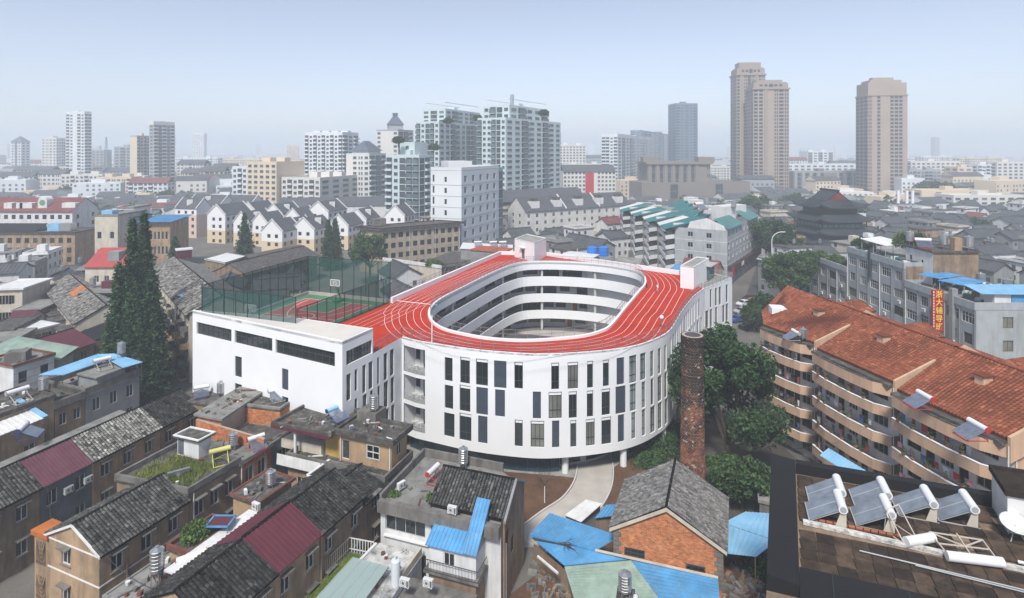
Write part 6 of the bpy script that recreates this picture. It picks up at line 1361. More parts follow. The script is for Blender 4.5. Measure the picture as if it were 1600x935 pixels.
for ui, (a, c, rx, ry) in enumerate(units):
 u = unit(a, c); L = hypot(c[0] - a[0], c[1] - a[1]); n = (u[1], -u[0])             # n points to the street
 nxt = vadd(c, u, .0)
 back_a, back_c = vadd(a, n, -18), vadd(c, n, -18)
 inn = 1.7
 b = MB(); body = [vadd(a, n, -inn), vadd(c, n, -inn), back_c, back_a]; claim([a, c, back_c, back_a])
 lw_ = Line2([body[0], body[1]]); ops, kinds = [], []
 for fl in range(5):
  zf = 12.0 - fl * 3.0
  for f, w_, z0, hh, k in ((.05, 1.5, .9, 1.4, 'w'), (.24, .9, .05, 2.2, 'd'), (.38, 1.3, .9, 1.4, 'w'), (.55, .9, .05, 2.2, 'd'), (.70, 1.9, .8, 1.5, 'w')):
   if zf + z0 < .1: continue
   ops.append((f * L, f * L + w_, zf + z0, zf + z0 + hh)); kinds.append(k)
 pwall(b, lw_, 0, EZ - .25, ops, .12); b.build('wall', MATS['balcony_white'], ap)
 for o, k in zip(ops, kinds):
  if k == 'w': set_window(ap, lw_, o, .1, 3, (.7,), rnd.choice(('frame_alu', 'frame_dark', 'frame_white')), None, .07, True)
  else: set_window(ap, lw_, o, .1, 1, (.75,), 'frame_brown', rnd.choice(('glass', 'glass_c')), .1, False, 'door')
 b = MB(); zt = lambda p: RZ
 near = [vadd(c, n, .15), back_c]; far = [back_a, a]
 pwall(b, [vadd(c, n, -inn + .02), back_c], 0, EZ - .3)
 cm1, cm2 = vadd(c, n, -.3), vadd(c, n, -10.5); b.poly([(*cm1, EZ - .3), (*back_c, EZ - .3), (*cm2, RZ + .1)]); pwall(b, [back_c, back_a, vadd(a, n, -inn)], 0, EZ - .3); b.build('end_wall', MATS['wall_peach'], ap)
 # balcony bands: gently bowed front with a chamfer at the near end
 pl_ = [vadd(a, n, -inn), vadd(vadd(a, u, .15), n, -.1), vadd(vadd(a, u, L * .25), n, .35), vadd(vadd(a, u, L * .6), n, .45), vadd(vadd(a, u, L * .86), n, .2), vadd(c, n, -.75), vadd(c, n, -inn)]
 fl_ = pl_[1:-1]
 for fl in range(5):
  zb, zt_ = (13.9, EZ - .1) if fl == 0 else (14.9 - 3 * fl - .25, 14.9 - 3 * fl + .8)
  if zt_ < 1: continue
  b = MB(); iq = [vadd(p, n, -.16) for p in pl_]
  for i in range(len(pl_) - 1): b.prism([pl_[i], pl_[i + 1], iq[i + 1], iq[i]], zb, zt_)
  b.build('balcony', MATS['wall_peach'], ap)
  b = MB()
  for i in range(1, len(pl_) - 2): b.prism([vadd(pl_[i], n, .03), vadd(pl_[i + 1], n, .03), vadd(pl_[i + 1], n, -.19), vadd(pl_[i], n, -.19)], zt_, zt_ + .06)
  b.build('coping', MATS['balcony_white'] if fl else MATS['roof_felt'], ap)
  b = MB(); zs = zb + .05
  b.prism([pl_[0]] + [vadd(p, n, -.1) for p in pl_[1:-1]] + [pl_[-1]], zs, zs + .14); b.build('balcony_floor', MATS['wall_cream'], ap)
  if fl:                                           # laundry and pots
   for k in range(7):
    f = rnd.uniform(.08, .85); p = vadd(vadd(a, u, L * f), n, -.35); zc = zt_ + .85 - .0
    f = .1 + k * .11 + rnd.uniform(-.03, .03); p = vadd(vadd(a, u, L * f), n, -.35); w_, h_ = rnd.uniform(.3, .7), rnd.uniform(.5, .95); b = MB(); q0, q1 = vadd(p, u, -w_ / 2), vadd(p, u, w_ / 2); wv = [lerp(q0, q1, i / 3) for i in range(4)]
    for i in range(3): b.poly([(*vadd(wv[i], n, .05 * (i % 2)), zc - h_ * .9), (*vadd(wv[i + 1], n, .05 * ((i + 1) % 2)), zc - h_), (*vadd(wv[i + 1], n, .02), zc), (*vadd(wv[i], n, .02), zc)])
    kk = rnd.randrange(5); ncl += 1
    tag(b.build('laundry', cloths[kk]), '%s laundry, %s along the %s balcony of the %s unit' % (cl_names[kk], ORD[k], ('top', 'second', 'third', 'lowest')[min(3, fl - 1)], ('far', 'middle', 'near')[ui]), 'laundry', 'laundry on the curved balconies')
   if ui == 2 or rnd.random() < .5:
    for k in range(5): f = rnd.uniform(.1, .8); f = .12 + k * .16 + rnd.uniform(-.05, .05); p = vadd(vadd(a, u, L * f), n, .2); tp_ = thing('potted_plant', 'potted plant, %s along the %s balcony of the %s unit' % (ORD[k], ('top', 'second', 'third', 'lowest')[min(3, fl - 1)], ('far', 'middle', 'near')[ui]), 'potted plant', (*p, zt_), 0, 'potted plants on the curved balconies'); b = MB(); b.lathe([(.12, zt_ + .06), (.17, zt_ + .3)], 8, (*p, 0)); b.build('pot', MATS['rust_tile'], tp_); b = MB(); [leaf_quad(b, (p[0] + rnd.gauss(0, .16), p[1] + rnd.gauss(0, .16), zt_ + .3 + rnd.random() * .5), .12, rnd, rnd.random() * .8) for _ in range(26)]; b.build('foliage', MATS['leaf_mid'], tp_, kind='stuff')
 # roof slopes
 A_, B_ = vadd(a, n, .0), vadd(c, n, -.1); A_ = vadd(A_, n, -.95); B_ = vadd(B_, n, -.95); Ra, Rc = ridge_at(a[1] + 3.6), ridge_at(c[1] + 1.4)
 zlo = EZ + .25
 slope(ap, (*A_, zlo), (*B_, zlo), (*Rc, RZ), (*Ra, RZ), 'red', .2)
 b = MB(); b.prism([vadd(a, n, -.1), vadd(c, n, -.3), vadd(B_, n, -.1), vadd(A_, n, -.1)], EZ - .32, EZ + .02); b.build('gutter', MATS['roof_felt'], ap)
 bk = vadd(Rc, n, -9.0), vadd(Ra, n, -9.0); slope(ap, (*bk[0], EZ + .6), (*bk[1], EZ + .6), (*Ra, RZ), (*Rc, RZ), 'red', .2)
 # peach step wall and its small recess at the near end of each slope
 b = MB(); p0, p1 = vadd(vadd(c, u, .02), n, -.9), lerp(vadd(c, n, -.9), Rc, .62); b.slab((*p0, zlo + .25), (*vadd(p0, u, .25), zlo + .25), (*vadd(p1, u, .25), zlo + .25 + (RZ - zlo) * .62), (*p1, zlo + .25 + (RZ - zlo) * .62), 2.2); b.build('step_wall', MATS['wall_peach'], ap)
 for f, v in ((.45, .62), ):                          # roof vents
  p = lerp(lerp(A_, B_, f), lerp(Ra, Rc, f), v); z = zlo + (RZ - zlo) * v; b = MB(); b.box((*p, z - .3), (1.1, .9, 1.0), .2); b.build('vent', MATS['wall_peach'], ap); b = MB(); b.box((*p, z + .7), (1.4, 1.2, .12), .2); b.build('vent_cap', MATS['tile_red'], ap)
 for k, s in enumerate((.2, .75)): drain(ap, Line2([vadd(c, n, -.5), back_c]), .4 + k * .9, 0, EZ - .3)
 ridge_cap(ap, (*Ra, RZ), (*Rc, RZ), 'tile_red', .18)
 for f in (.35,): p = vadd(vadd(Ra, n, -2.2), u, L * f); b = MB(); b.box((*p, 15.6), (5.0, 3.4, 1.6), .2); b.build('dormer', MATS['wall_peach'], ap); slope(ap, (*vadd(vadd(p, u, 2.2), n, 2.2), 17.2), (*vadd(vadd(p, u, 2.2), n, -3.2), 17.2), (*vadd(vadd(p, u, -.2), n, -3.2), 18.3), (*vadd(vadd(p, u, -.2), n, 2.2), 18.3), 'red', .15, 'dormer_roof')
b = MB(); p = (38.0, 84.2); b.prism([vadd(p, EJ, 0), vadd(p, EJ, 4.6), vadd(vadd(p, EJ, 4.6), DJ, 2.2), vadd(p, DJ, 2.2)], EZ, 16.9); b.build('roof_light_well', MATS['balcony_white'], ap)
# far continuation of the roof beyond the first unit
fa = [(34.7, 81.2), (33.2, 88.6)]; A_, B_ = (38.4, 88.5), (35.6, 81.2); slope(ap, (*A_, EZ), (*B_, EZ), (*ridge_at(84.2), RZ), (*ridge_at(91.0), RZ), 'red', .2); b = MB(); b.prism([(38.6, 88.2), (35.8, 80.9), (46, 84), (45, 91)], 0, EZ - .25); b.build('wall', MATS['wall_peach'], ap)
for i, (px, py, rz, lab) in enumerate(((1440, 634, rz6 - 1.2, 'solar panel heater with a red bracket on the middle red roof'), (1522, 682, rz6 - 1.2, 'solar panel heater with a red bracket on the near red roof'))):
 x, y = P(px, py, 16.0); solar_heater(x, y, 15.9, rz, lab, 1.0, 'frame_red')
x, y = P(1240, 528, 15.6); solar_heater(x, y, 15.4, rz6 - 1.2, 'small solar heater at the eave of the far red roof', .9, 'frame_grey'); x, y = P(1255, 527, 15.8); water_tank(x, y, 15.5, 'steel tank at the eave of the far red roof', 1.2, .42, .2)
aw = thing('awning', 'light blue awning over the lowest curved balcony', 'awning', (40.5, 50, 4)); x, y = P(1322, 735, 6.0); slope(aw, (x - 1.2, y + 3, 6), (x + .4, y - 2.2, 6), (x + 1.6, y - 1.8, 6.6), (x, y + 3.4, 6.6), 'sky', .05)
# ------------------------------------------------------------------ grey office row with the tutoring sign
gk = thing('office_block', 'long grey office block with white framed windows and a red vertical sign', 'office block', (88, 125, 0))
X0 = 79.2
secs = [(153, 136, 12.1, 'left'), (135.95, 116.0, 17.0, 'middle'), (115.95, 98.3, 13.6, 'right')]
acn = 0
for si, (ya, yb, zt, nm) in enumerate(secs):
 q = [(X0, ya), (X0, yb), (X0 + 13, yb), (X0 + 13, ya)]; claim(q)
 zrows = {12.1: (8.2, 4.4, .8), 17.0: (13.3, 9.7, 6.1, 2.4), 13.6: (10.0, 6.4, 2.8)}[zt]; L = ya - yb; k = round(L / 3.9)
 b = MB(); l = Line2([q[0], q[1]]); ops = []
 for z in zrows:
  for i in range(k):
   w_ = 2.9 if rnd.random() < .75 else 1.9; uc = (i + .5) * L / k; ops.append((uc - w_ / 2, uc + w_ / 2, z, z + 1.9))
 pwall(b, l, 0, zt - .9, ops, .2); l2 = Line2([q[1], q[2]]); ops2 = []
 if si == 2: ops2 = [(f * 13 - .9, f * 13 + .9, z, z + 1.9) for f in (.42,) for z in (9.6, 5.6, 1.8)]
 pwall(b, l2, 0, zt - .9, ops2, .2); pwall(b, [q[2], q[3], q[0]], 0, zt - .9); b.build('wall', MATS['wall_greyblue'], gk)
 for oi, o in enumerate(sorted(ops)):
  set_window(gk, l, o, .16, 4 if o[1] - o[0] > 2 else 3, (.66,), rnd.choice(('frame_white', 'frame_white', 'frame_brown', 'frame_alu')), rnd.choice(('glass', 'glass_b', 'glass_curtain', 'glass_c')), .09, True)
  if rnd.random() < .45: p = vadd(l.at(o[0] + rnd.uniform(.3, 2)), l.nrm(1), .3); acn += 1; aircon(*p, o[2] - .95, -pi / 2, 'white air conditioner on the %s office section, window column %s, %s row' % (nm, ORD[min(7, oi // len(zrows))], ('top', 'second', 'third', 'lowest')[zrows.index(o[2])]), 'air conditioners on the grey office facade')
 for o in ops2: set_window(gk, l2, o, .16, 2, (), 'frame_brown', 'glass_curtain', .08, True)
 b = MB(); f_ = [vadd(p, (-.25 if i in (0, 1) else 0, 0)) for i, p in enumerate(q)]; iq = shrink(f_, .3)
 for i in range(4): b.prism([f_[i], f_[(i + 1) % 4], iq[(i + 1) % 4], iq[i]], zt - .95, zt + .35)
 b.build('parapet', MATS['wall_greyblue'], gk); b = MB(); b.prism(iq, zt - .4, zt - .2); b.build('roof', MATS['roof_grey'], gk)
 for i in range(k + 1): drain(gk, l, max(.15, min(L - .15, i * L / k)), 0, zt - 1, 'wall_grey' if i % 3 else 'frame_white', .09)
aircon(X0 + 9.3, 98.0, 9.9, 0., 'white air conditioner on the end wall of the grey office block', 'lone air conditioners')
b = MB(); b.box((X0 - .1, 127.2, 12), (.7, .7, 6.0)); b.build('black_flue', MATS['frame_dark'], gk)
eb = [(X0 + 9.8, 92), (X0 + 24, 92), (X0 + 24, 97.9), (X0 + 9.8, 97.9)]; flat_house('office_annex', 'grey rendered annex at the right frame edge', eb, 12.4, 'wall_greyblue', {0: (3, 1.6, 1.6, [8.8, 5.2], 2, 1.5)}, 'roof_grey', .5, 'wall_grey', 0, 'annex')
sg = thing('shop_sign', 'tall red vertical sign with yellow characters on the grey office block', 'sign', (X0 - 1.2, 105.6, 6.8)); mat('sign_red', (.40, .012, .02), .5, .08); mat('sign_yellow', (.80, .55, .08), .5, .05); mat('sign_cream', (.75, .6, .5), .5)
b = MB(); b.box((X0 - 1.25, 105.6, 6.8), (1.95, .35, 7.6)); b.build('board', MATS['sign_red'], sg)
b = MB()
for dx in (-.95, .95): b.box((X0 - 1.25 + dx, 105.4, 6.8), (.08, .1, 7.6))
b.build('sign_frame', MATS['rust_tile'], sg)
def lettering(txt, size, loc, rot, m, parent, name='lettering'):
 cu = bpy.data.curves.new('lettering', 'FONT'); cu.body = txt; cu.size = size; cu.align_x = 'CENTER'; cu.align_y = 'CENTER'; cu.extrude = .02; cu.resolution_u = 3
 if any(ord(ch) > 127 for ch in txt): cu.offset = size * .012
 o = bpy.data.objects.new('tmp', cu); COL.objects.link(o); dg = bpy.context.evaluated_depsgraph_get(); me = bpy.data.meshes.new_from_object(o.evaluated_get(dg)); bpy.data.objects.remove(o)
 me.name = name; me.materials.clear(); me.materials.append(MATS[m]); ob = bpy.data.objects.new(name, me); COL.objects.link(ob); ob.parent = parent; w_ = world_loc(parent); ob.location = tuple(a - b for a, b in zip(loc, w_)); ob.rotation_euler = rot; ob['kind'] = 'stuff'; return ob
for i, ch in enumerate('浙大辅导班'): lettering(ch, 1.35, (X0 - 1.05, 105.38, 13.55 - i * 1.48), (pi / 2, 0, 0), 'sign_yellow', sg)
for i in range(12): lettering('电话咨询'[i % 4], .42, (X0 - 2.0, 105.38, 13.9 - i * .6), (pi / 2, 0, 0), 'sign_cream', sg) if 0 else None
b = MB()
for i in range(14): b.box((X0 - 2.0, 105.41, 7.1 + i * .52), (.2, .04, .34))
b.build('small_print', MATS['sign_cream'], sg, kind='stuff')
b = MB(); b.box((X0 - .0, 103.4, 0), (1.0, .9, 15.2)); tag(b.build('concrete_pier', MATS['wall_grey']), 'tall grey pier right of the red sign', 'pier')
# things on the office roofs
rh = thing('roof_room', 'white and brown rooftop rooms on the tall part of the office block', 'roof room', (86, 118, 16.6)); rq = [(X0 + 3.5, 121), (X0 + 3.5, 113.2), (X0 + 12.5, 113.2), (X0 + 12.5, 121)]
b = MB(); pwall(b, [rq[0], rq[1]], 13.4, 19.8, [(1.2, 1.9, 17.3, 18.3), (4.6, 5.2, 17.2, 17.9)], .1); b.build('front_wall', MATS['wall_white'], rh); b = MB(); pwall(b, [rq[1], rq[2], rq[3], rq[0]], 13.4, 19.8); b.build('wall', MATS['wall_brown'], rh); flat_roof(rh, rq, 20.0, 'roof_felt', .25, .2, 'roof_felt', .3); b = MB(); pwall(b, [(X0 - .3, 116.2), (X0 + 3.4, 116.1)], 12, 17.3); pwall(b, [(X0 + .1, 115.9), (X0 + 5, 115.9)], 13.2, 16.6); b.build('rubble_wall', MATS['wall_brown'], rh)
pg = thing('pergola', 'white sheet roofed pergola on the tall part of the office block', 'pergola', (83, 128, 16.8)); slope(pg, (X0 + 1.2, 133, 19.6), (X0 + 1.2, 124, 19.4), (X0 + 6, 124, 19.9), (X0 + 6, 133, 20.1), 'white', .12)
for y in (124.3, 128.5, 132.7):
 for x in (X0 + 1.4, X0 + 5.8): b = MB(); b.tube((x, y, 16.8), (x, y, 19.5), .07, 5); b.build('post', MATS['frame_alu'], pg)
for i, (y, x, z, lab) in enumerate(((135.2, 4.0, 16.8, 'steel tank at the left end of the tall office roof'), (116.5, 8.2, 20.0, 'steel tank left of the brown pier on the rooftop rooms'), (121, 4.4, 20.0, 'steel tank beside the bushes on the rooftop rooms'), (114.2, 11.4, 20, 'steel tank right of the brown pier on the rooftop rooms'),
  (110.4, 10.6, 13.5, 'leftmost of three steel tanks on the low office roof'), (105.6, 11.6, 13.5, 'middle one of three steel tanks on the low office roof'), (101.0, 12.0, 13.5, 'rightmost of three steel tanks on the low office roof'))): water_tank(X0 + x, y, z, lab, 2.0, .75, .9)
b = MB(); b.box((X0 + 9.4, 115.0, 20), (1.5, 1.4, 2.6)); tag(b.build('brown_pier', MATS['wall_tan']), 'square brown pier between the tanks on the rooftop rooms', 'pier')
solar_heater(X0 + 4.8, 117.6, 20.1, -.4, 'big red framed solar heater on the rooftop rooms', 1.5, 'frame_red'); solar_heater(X0 + 11.2, 99.9, 13.6, .15, 'red capped solar heater at the right end of the office roof', 1.35, 'frame_red', False); solar_heater(X0 + 8.6, 107.2, 13.6, .5, 'solar heater with pale tubes between the office roof tanks', 1.3, 'frame_grey')
for i, (qs, zc, st, lab) in enumerate((([(X0 + .6, 113.2), (X0 + 2.2, 109.6), (X0 + 7.4, 110.6), (X0 + 5.2, 114.8)], 15.9, 'blue', 'bright blue sheet canopy, left one above the red sign'), ([(X0 + 1.8, 109.6), (X0 + 3.4, 105.2), (X0 + 8.8, 106.6), (X0 + 7.4, 110.4)], 15.6, 'blue', 'bright blue sheet canopy, right one above the red sign'), ([(X0 + 4.2, 105), (X0 + 4.6, 102.4), (X0 + 9.8, 103.2), (X0 + 9, 106)], 15.3, 'white', 'white sheet canopy beside the bright blue ones'))):
 t = thing('canopy', lab, 'canopy', (*qs[0], 13.4)); slope(t, (*qs[0], zc - .35), (*qs[1], zc - .35), (*qs[2], zc + .1), (*qs[3], zc + .1), st, .1)
 for p in qs: p = lerp(p, ((qs[0][0] + qs[2][0]) / 2, (qs[0][1] + qs[2][1]) / 2), .08); b = MB(); b.tube((*p, 13.4), (*p, zc - .3), .07, 5); b.build('post', MATS['frame_alu'], t)
b = MB(); b.box((X0 + 4.6, 112.0, 13.4), (4.2, .3, 2.1), .9); tag(b.build('blue_partition', MATS['sheet_blue']), 'blue sheet partition under the bright blue canopies', 'partition')
t = thing('roof_shed', 'rooftop shed with a light blue sheet roof and blue wall at the right', 'shed', (X0 + 6, 99.3, 13.4)); rq = [(X0 + 2.4, 98.6), (X0 + 12.6, 98.5), (X0 + 12.6, 101.6), (X0 + 2.4, 101.8)]; slope(t, (X0 + .9, 98.2, 15.5), (X0 + 13.6, 97.6, 15.5), (X0 + 13.6, 102, 16.2), (X0 + .9, 102.3, 16.2), 'sky', .1); walls(t, [(X0 + 6.3, 98.5), (X0 + 12.8, 98.4), (X0 + 12.8, 101.6), (X0 + 6.3, 101.7)], 13.4, 15.4, {}, 'sheet_blue'); walls(t, [(X0 + 3.4, 98.6), (X0 + 6.2, 98.55), (X0 + 6.2, 101.6), (X0 + 3.4, 101.7)], 13.4, 15.4, {}, 'wall_white', name='pale_wall')
t = thing('blue_sheet_roof', 'tiny blue sheet roof behind the low planted office roof', 'roof sheet', (X0 + 4, 137, 12.2)); slope(t, (X0 + 1, 138.5, 14), (X0 + 1, 136.3, 14), (X0 + 6, 136.3, 14.5), (X0 + 6, 138.5, 14.5), 'blue', .1); b = MB(); b.box((X0 + 3.5, 137.4, 11.9), (4.4, 1.6, 2.0)); b.build('wall', MATS['wall_white'], t)
for i, (x, y, z, rx, h, lm, lab) in enumerate(((1.6, 151, 12.2, 1.7, 1.6, 'leaf_fresh', 'light green shrub at the far corner of the low office roof'), (2.2, 145, 12.2, 2.2, 1.7, 'leaf_fresh', 'yellow green shrub in the middle of the low office roof'), (2.2, 140, 12.2, 1.5, 1.2, 'leaf_mid', 'dark shrub by the tiny blue roof'), (4, 136.5, 17, 2.6, 2.4, 'leaf_dark', 'dark bush at the left end of the tall office roof'), (5.2, 123.5, 19, 2.4, 3.9, 'leaf_fresh', 'tall bamboo like shrub above the white pergola'), (6.5, 121.5, 19.4, 2.0, 3.4, 'leaf_mid', 'green shrub beside the bamboo on the rooftop rooms'))):
 bush(X0 + x, y, z, lab, 50 + i, rx, rx, h, 1500, .26, lm)
rnd = random.Random(44); b = MB()
for i in range(90):
 y = rnd.uniform(117, 133); b.box((X0 + rnd.uniform(.6, 3.2), y, 16.6), (rnd.uniform(.2, 1.2), rnd.uniform(.2, 1.), rnd.uniform(.2, .9)), rnd.random() * 3, rnd.randrange(4))
for i in range(60): b.box((X0 + rnd.uniform(2.5, 8), rnd.uniform(100, 112), 13.4), (rnd.uniform(.2, 1.), rnd.uniform(.2, .9), rnd.uniform(.2, .9)), rnd.random() * 3, rnd.randrange(4))
b.build('roof_clutter', [MATS['wall_concrete'], MATS['wall_white'], MATS['frame_dark'], MATS['sheet_teal']], kind='stuff')
# street with trees, cars and shop front right of the school
sheet('street', [P(1150, 505), P(1200, 500), P(1270, 395), P(1190, 395)], .02, 'asphalt')
for i, (px, py, lab) in enumerate(((1194, 432, 'white'), (1200, 420, 'white'), (1206, 409, 'white'))):
 pass
for i, (px, py, h, r, lm, lab) in enumerate(((1228, 490, 15.2, 5.6, 'leaf_mid', 'bushy street tree left of the grey office block'), (1250, 478, 14.5, 4.6, 'leaf_mid', 'street tree touching the corner of the grey office block'), (1192, 512, 7.5, 3.2, 'leaf_dark', 'small dark tree among the parked cars'), (1206, 420, 17.5, 7.5, 'leaf_dark', 'big dark tree left of the pagoda'), (1226, 424, 13.0, 6.0, 'leaf_dark', 'dark tree at the foot of the pagoda'), (1178, 520, 6.0, 2.4, 'leaf_dark', 'little dark tree near the school wing end'))):
 x, y = P(px, py, 0); tree(x, y, 0, lab, 'st%d' % i, 120 + i, h, r, 6500, .42, 'broad', lm)
def car_meshes(m):
 k = ('car', m)
 if k in WIN: return WIN[k]
 pr = [(-2.2, .35), (-2.25, .7), (-1.9, .95), (-1.3, 1.0), (-.7, 1.45), (.7, 1.48), (1.35, 1.0), (2.0, .9), (2.25, .65), (2.2, .35)]
 b = MB(); n = len(pr)
 for s in (-1, 1):
  pts = [(x, s * (.85 if z < 1.1 else .68), z) for x, z in pr]; b.poly(pts if s < 0 else pts[::-1])
 for i in range(n):
  j = (i + 1) % n; a, c = pr[i], pr[j]; b.poly([(a[0], -(.85 if a[1] < 1.1 else .68), a[1]), (a[0], (.85 if a[1] < 1.1 else .68), a[1]), (c[0], (.85 if c[1] < 1.1 else .68), c[1]), (c[0], -(.85 if c[1] < 1.1 else .68), c[1])])
 g = MB()
 for s in (-1, 1): g.poly([(-1.15, s * .84, 1.03), (-.65, s * .71, 1.4), (.65, s * .71, 1.42), (1.2, s * .84, 1.03)][::s])
 g.poly([(-1.28, -.76, 1.04), (-1.28, .76, 1.04), (-.74, .63, 1.44), (-.74, -.63, 1.44)][::-1]); g.poly([(1.33, -.76, 1.04), (1.33, .76, 1.04), (.74, .63, 1.47), (.74, -.63, 1.47)])
 w_ = MB(); w_.tube((0, -.1, 0), (0, .1, 0), .33, 12)
 WIN[k] = (b.mesh('body', [MATS[m]]), g.mesh('car_window', [MATS['glass_c']]), w_.mesh('wheel', [MATS['frame_dark']])); return WIN[k]
def car(x, y, rz, m, lab):
 t = thing('parked_car', lab, 'car', (x, y, .03), rz, 'cars parked in the street'); B_, G_, W_ = car_meshes(m)
 for nm, me, loc in (('body', B_, (0, 0, 0)), ('car_window', G_, (0, 0, 0.01))) + tuple(('wheel', W_, (sx * 1.4, sy * .78, .33)) for sx in (-1, 1) for sy in (-1, 1)):
  o = bpy.data.objects.new(nm, me); COL.objects.link(o); o.parent = t; o.location = loc
mat('car_white', (.6, .6, .6), .25, 0); mat('car_silver', (.35, .36, .38), .3, 0); mat('car_dark', (.03, .03, .035), .25, 0); mat('car_blue', (.04, .08, .25), .25, 0); mat('car_red', (.4, .03, .03), .25, 0)
for px, py, rz, m, lab in ((1154, 503, .4, 'car_blue', 'blue car at the foot of the school wing'), (1160, 490, .4, 'car_silver', 'silver car behind the blue car'), (1163, 478, .5, 'car_white', 'white car in the row by the shop front'), (1172, 470, .5, 'car_dark', 'dark car by the shop front'), (1184, 488, 1.3, 'car_white', 'white car under the small dark tree'), (1170, 514, .3, 'car_dark', 'dark car nearest the chimney tree'), (1178, 505, .3, 'car_red', 'red car beside the dark one'), (1196, 445, 1.25, 'car_silver', 'silver car driving up the street'), (1205, 425, 1.25, 'car_white', 'far white car up the street')):
 x, y = P(px, py, 0); car(x, y, rz, m, lab)
x, y = P(1206, 440, 0); t = thing('street_lamp', 'curved white street lamp beside the street tree', 'street lamp', (x, y, 0)); b = MB(); b.tube((x, y, 0), (x, y, 12.5), .14, 6);
pts = [(x + 1.5 * (1 - cos(a)) * 2, y, 12.5 + 2.6 * sin(a)) for a in (0, .4, .8, 1.2, 1.5)]
for a, c in zip(pts, pts[1:]): b.tube(a, c, .12, 6)
b.build('pole', MATS['frame_white'], t); b = MB(); b.box((pts[-1][0] + .6, y, pts[-1][2] - .1), (1.4, .4, .2)); b.build('lamp_head', MATS['frame_white'], t)
um = thing('umbrella', 'orange street umbrella under the trees by the shop', 'umbrella', (*P(1178, 482, 0), 0)); x, y = P(1178, 482, 0); b = MB(); b.lathe([(1.6, 2.2), (.9, 2.65), (.05, 2.9)], 10, (x, y, 0)); b.build('canopy', MATS['fascia_orange'], um); b = MB(); b.tube((x, y, 0), (x, y, 2.8), .04, 5); b.build('pole', MATS['frame_alu'], um)
# children on the track
def child(px, py, rz, pose, shirt, lab):
 x, y = P(px, py, ZR); t = thing('person', lab, 'person', (x, y, ZR - .12), rz)
 J = {'stand': [(0, 0, .62), (0, 0, .80), (0, .0, .98), (0, .01, 1.08), (0, .02, 1.2), (.16, 0, .96), (.22, .05, .75), (.2, .15, .56), (-.16, 0, .96), (-.24, .0, .74), (-.22, .12, .58), (.08, .06, .36), (.09, .02, .04), (.09, .12, .03), (-.08, -.02, .36), (-.09, -.10, .05), (-.09, .0, .03)],
   'crouch': [(0, 0, .32), (0, .06, .46), (0, .16, .60), (0, .22, .68), (0, .27, .78), (.15, .16, .58), (.18, .3, .42), (.12, .42, .34), (-.15, .16, .58), (-.18, .3, .42), (-.12, .42, .34), (.1, .25, .38), (.1, .08, .05), (.1, .2, .03), (-.1, .25, .38), (-.1, .08, .05), (-.1, .2, .03)]}[pose]
 E_ = [(0, 1), (1, 2), (2, 3), (3, 4), (2, 5), (5, 6), (6, 7), (2, 8), (8, 9), (9, 10), (0, 11), (11, 12), (12, 13), (0, 14), (14, 15), (15, 16)]
 R = [.115, .115, .12, .05, .095, .06, .045, .035, .06, .045, .035, .075, .05, .035, .075, .05, .035]
 b = MB()
 for i, (a, c) in enumerate(E_): b.tube(J[a], J[c], R[a] * (1 if a not in (0, 2) or i < 3 else .65), 8, 0 if i < 10 else 1, R[c]) if 0 else None
 me = bpy.data.meshes.new('body'); me.from_pydata(J, E_, []); o = bpy.data.objects.new('body', me); COL.objects.link(o); o.parent = t
 md = o.modifiers.new('skin', 'SKIN'); o.modifiers.new('sub', 'SUBSURF').levels = 1
 for v, r in zip(me.skin_vertices[0].data if me.skin_vertices else [], R): v.radius = (r, r)
 me.materials.append(MATS[shirt])
 h = MB(); h.lathe([(.03, -.11), (.075, -.08), (.095, -.01), (.09, .06), (.05, .105), (.01, .115)], 10, (J[4][0], J[4][1], J[4][2])); h.build('head', MATS['skin'], t, local=True, smooth=True)
 k = MB(); k.lathe([(.1, .0), (.102, .05), (.06, .115), (.01, .13)], 10, (J[4][0], J[4][1] - .015, J[4][2])); k.build('hair', MATS['frame_dark'], t, local=True, smooth=True)
mat('skin', (.42, .25, .17), .6, 0); mat('shirt_red', (.45, .05, .06), .8, 0); mat('shirt_dark', (.03, .03, .04), .8, 0)
child(1025, 456, .4, 'stand', 'shirt_red', 'child in red and dark clothes standing on the right lanes of the track'); child(1012, 449, 1.2, 'crouch', 'shirt_dark', 'child in dark clothes crouching by the courtyard railing'); child(1027, 454, 2.2, 'stand', 'cloth_white', 'child in a white shirt standing beside the one in red')
# ------------------------------------------------------------------ mid-distance blocks
mat('wall_pale', (.56, .545, .51), .95, .1, .6, streak=.3, dirt=(.25, .24, .22))
for n_, c in (('t_tan', (.335, .27, .215)), ('t_tan2', (.29, .23, .185)), ('t_white', (.62, .64, .65)), ('t_mint', (.50, .585, .585)), ('t_grey', (.30, .315, .33)), ('t_blue', (.155, .20, .27)), ('t_brown', (.21, .185, .165)), ('t_cream', (.60, .50, .37)), ('t_pale', (.60, .58, .54)), ('t_steel', (.20, .26, .33)), ('t_teal', (.22, .37, .42))):
 mat(n_, c, .85, .06, .08)
mat('t_dark', (.03, .04, .05), .3, .2, .2); mat('t_glass', (.05, .065, .075), .2, .35, .25); mat('t_glass2', (.10, .135, .155), .2, .35, .25); mat('roof_slate', (.075, .08, .088), .85, .2, .5); mat('roof_slate_blue', (.085, .105, .14), .8, .15, .3)
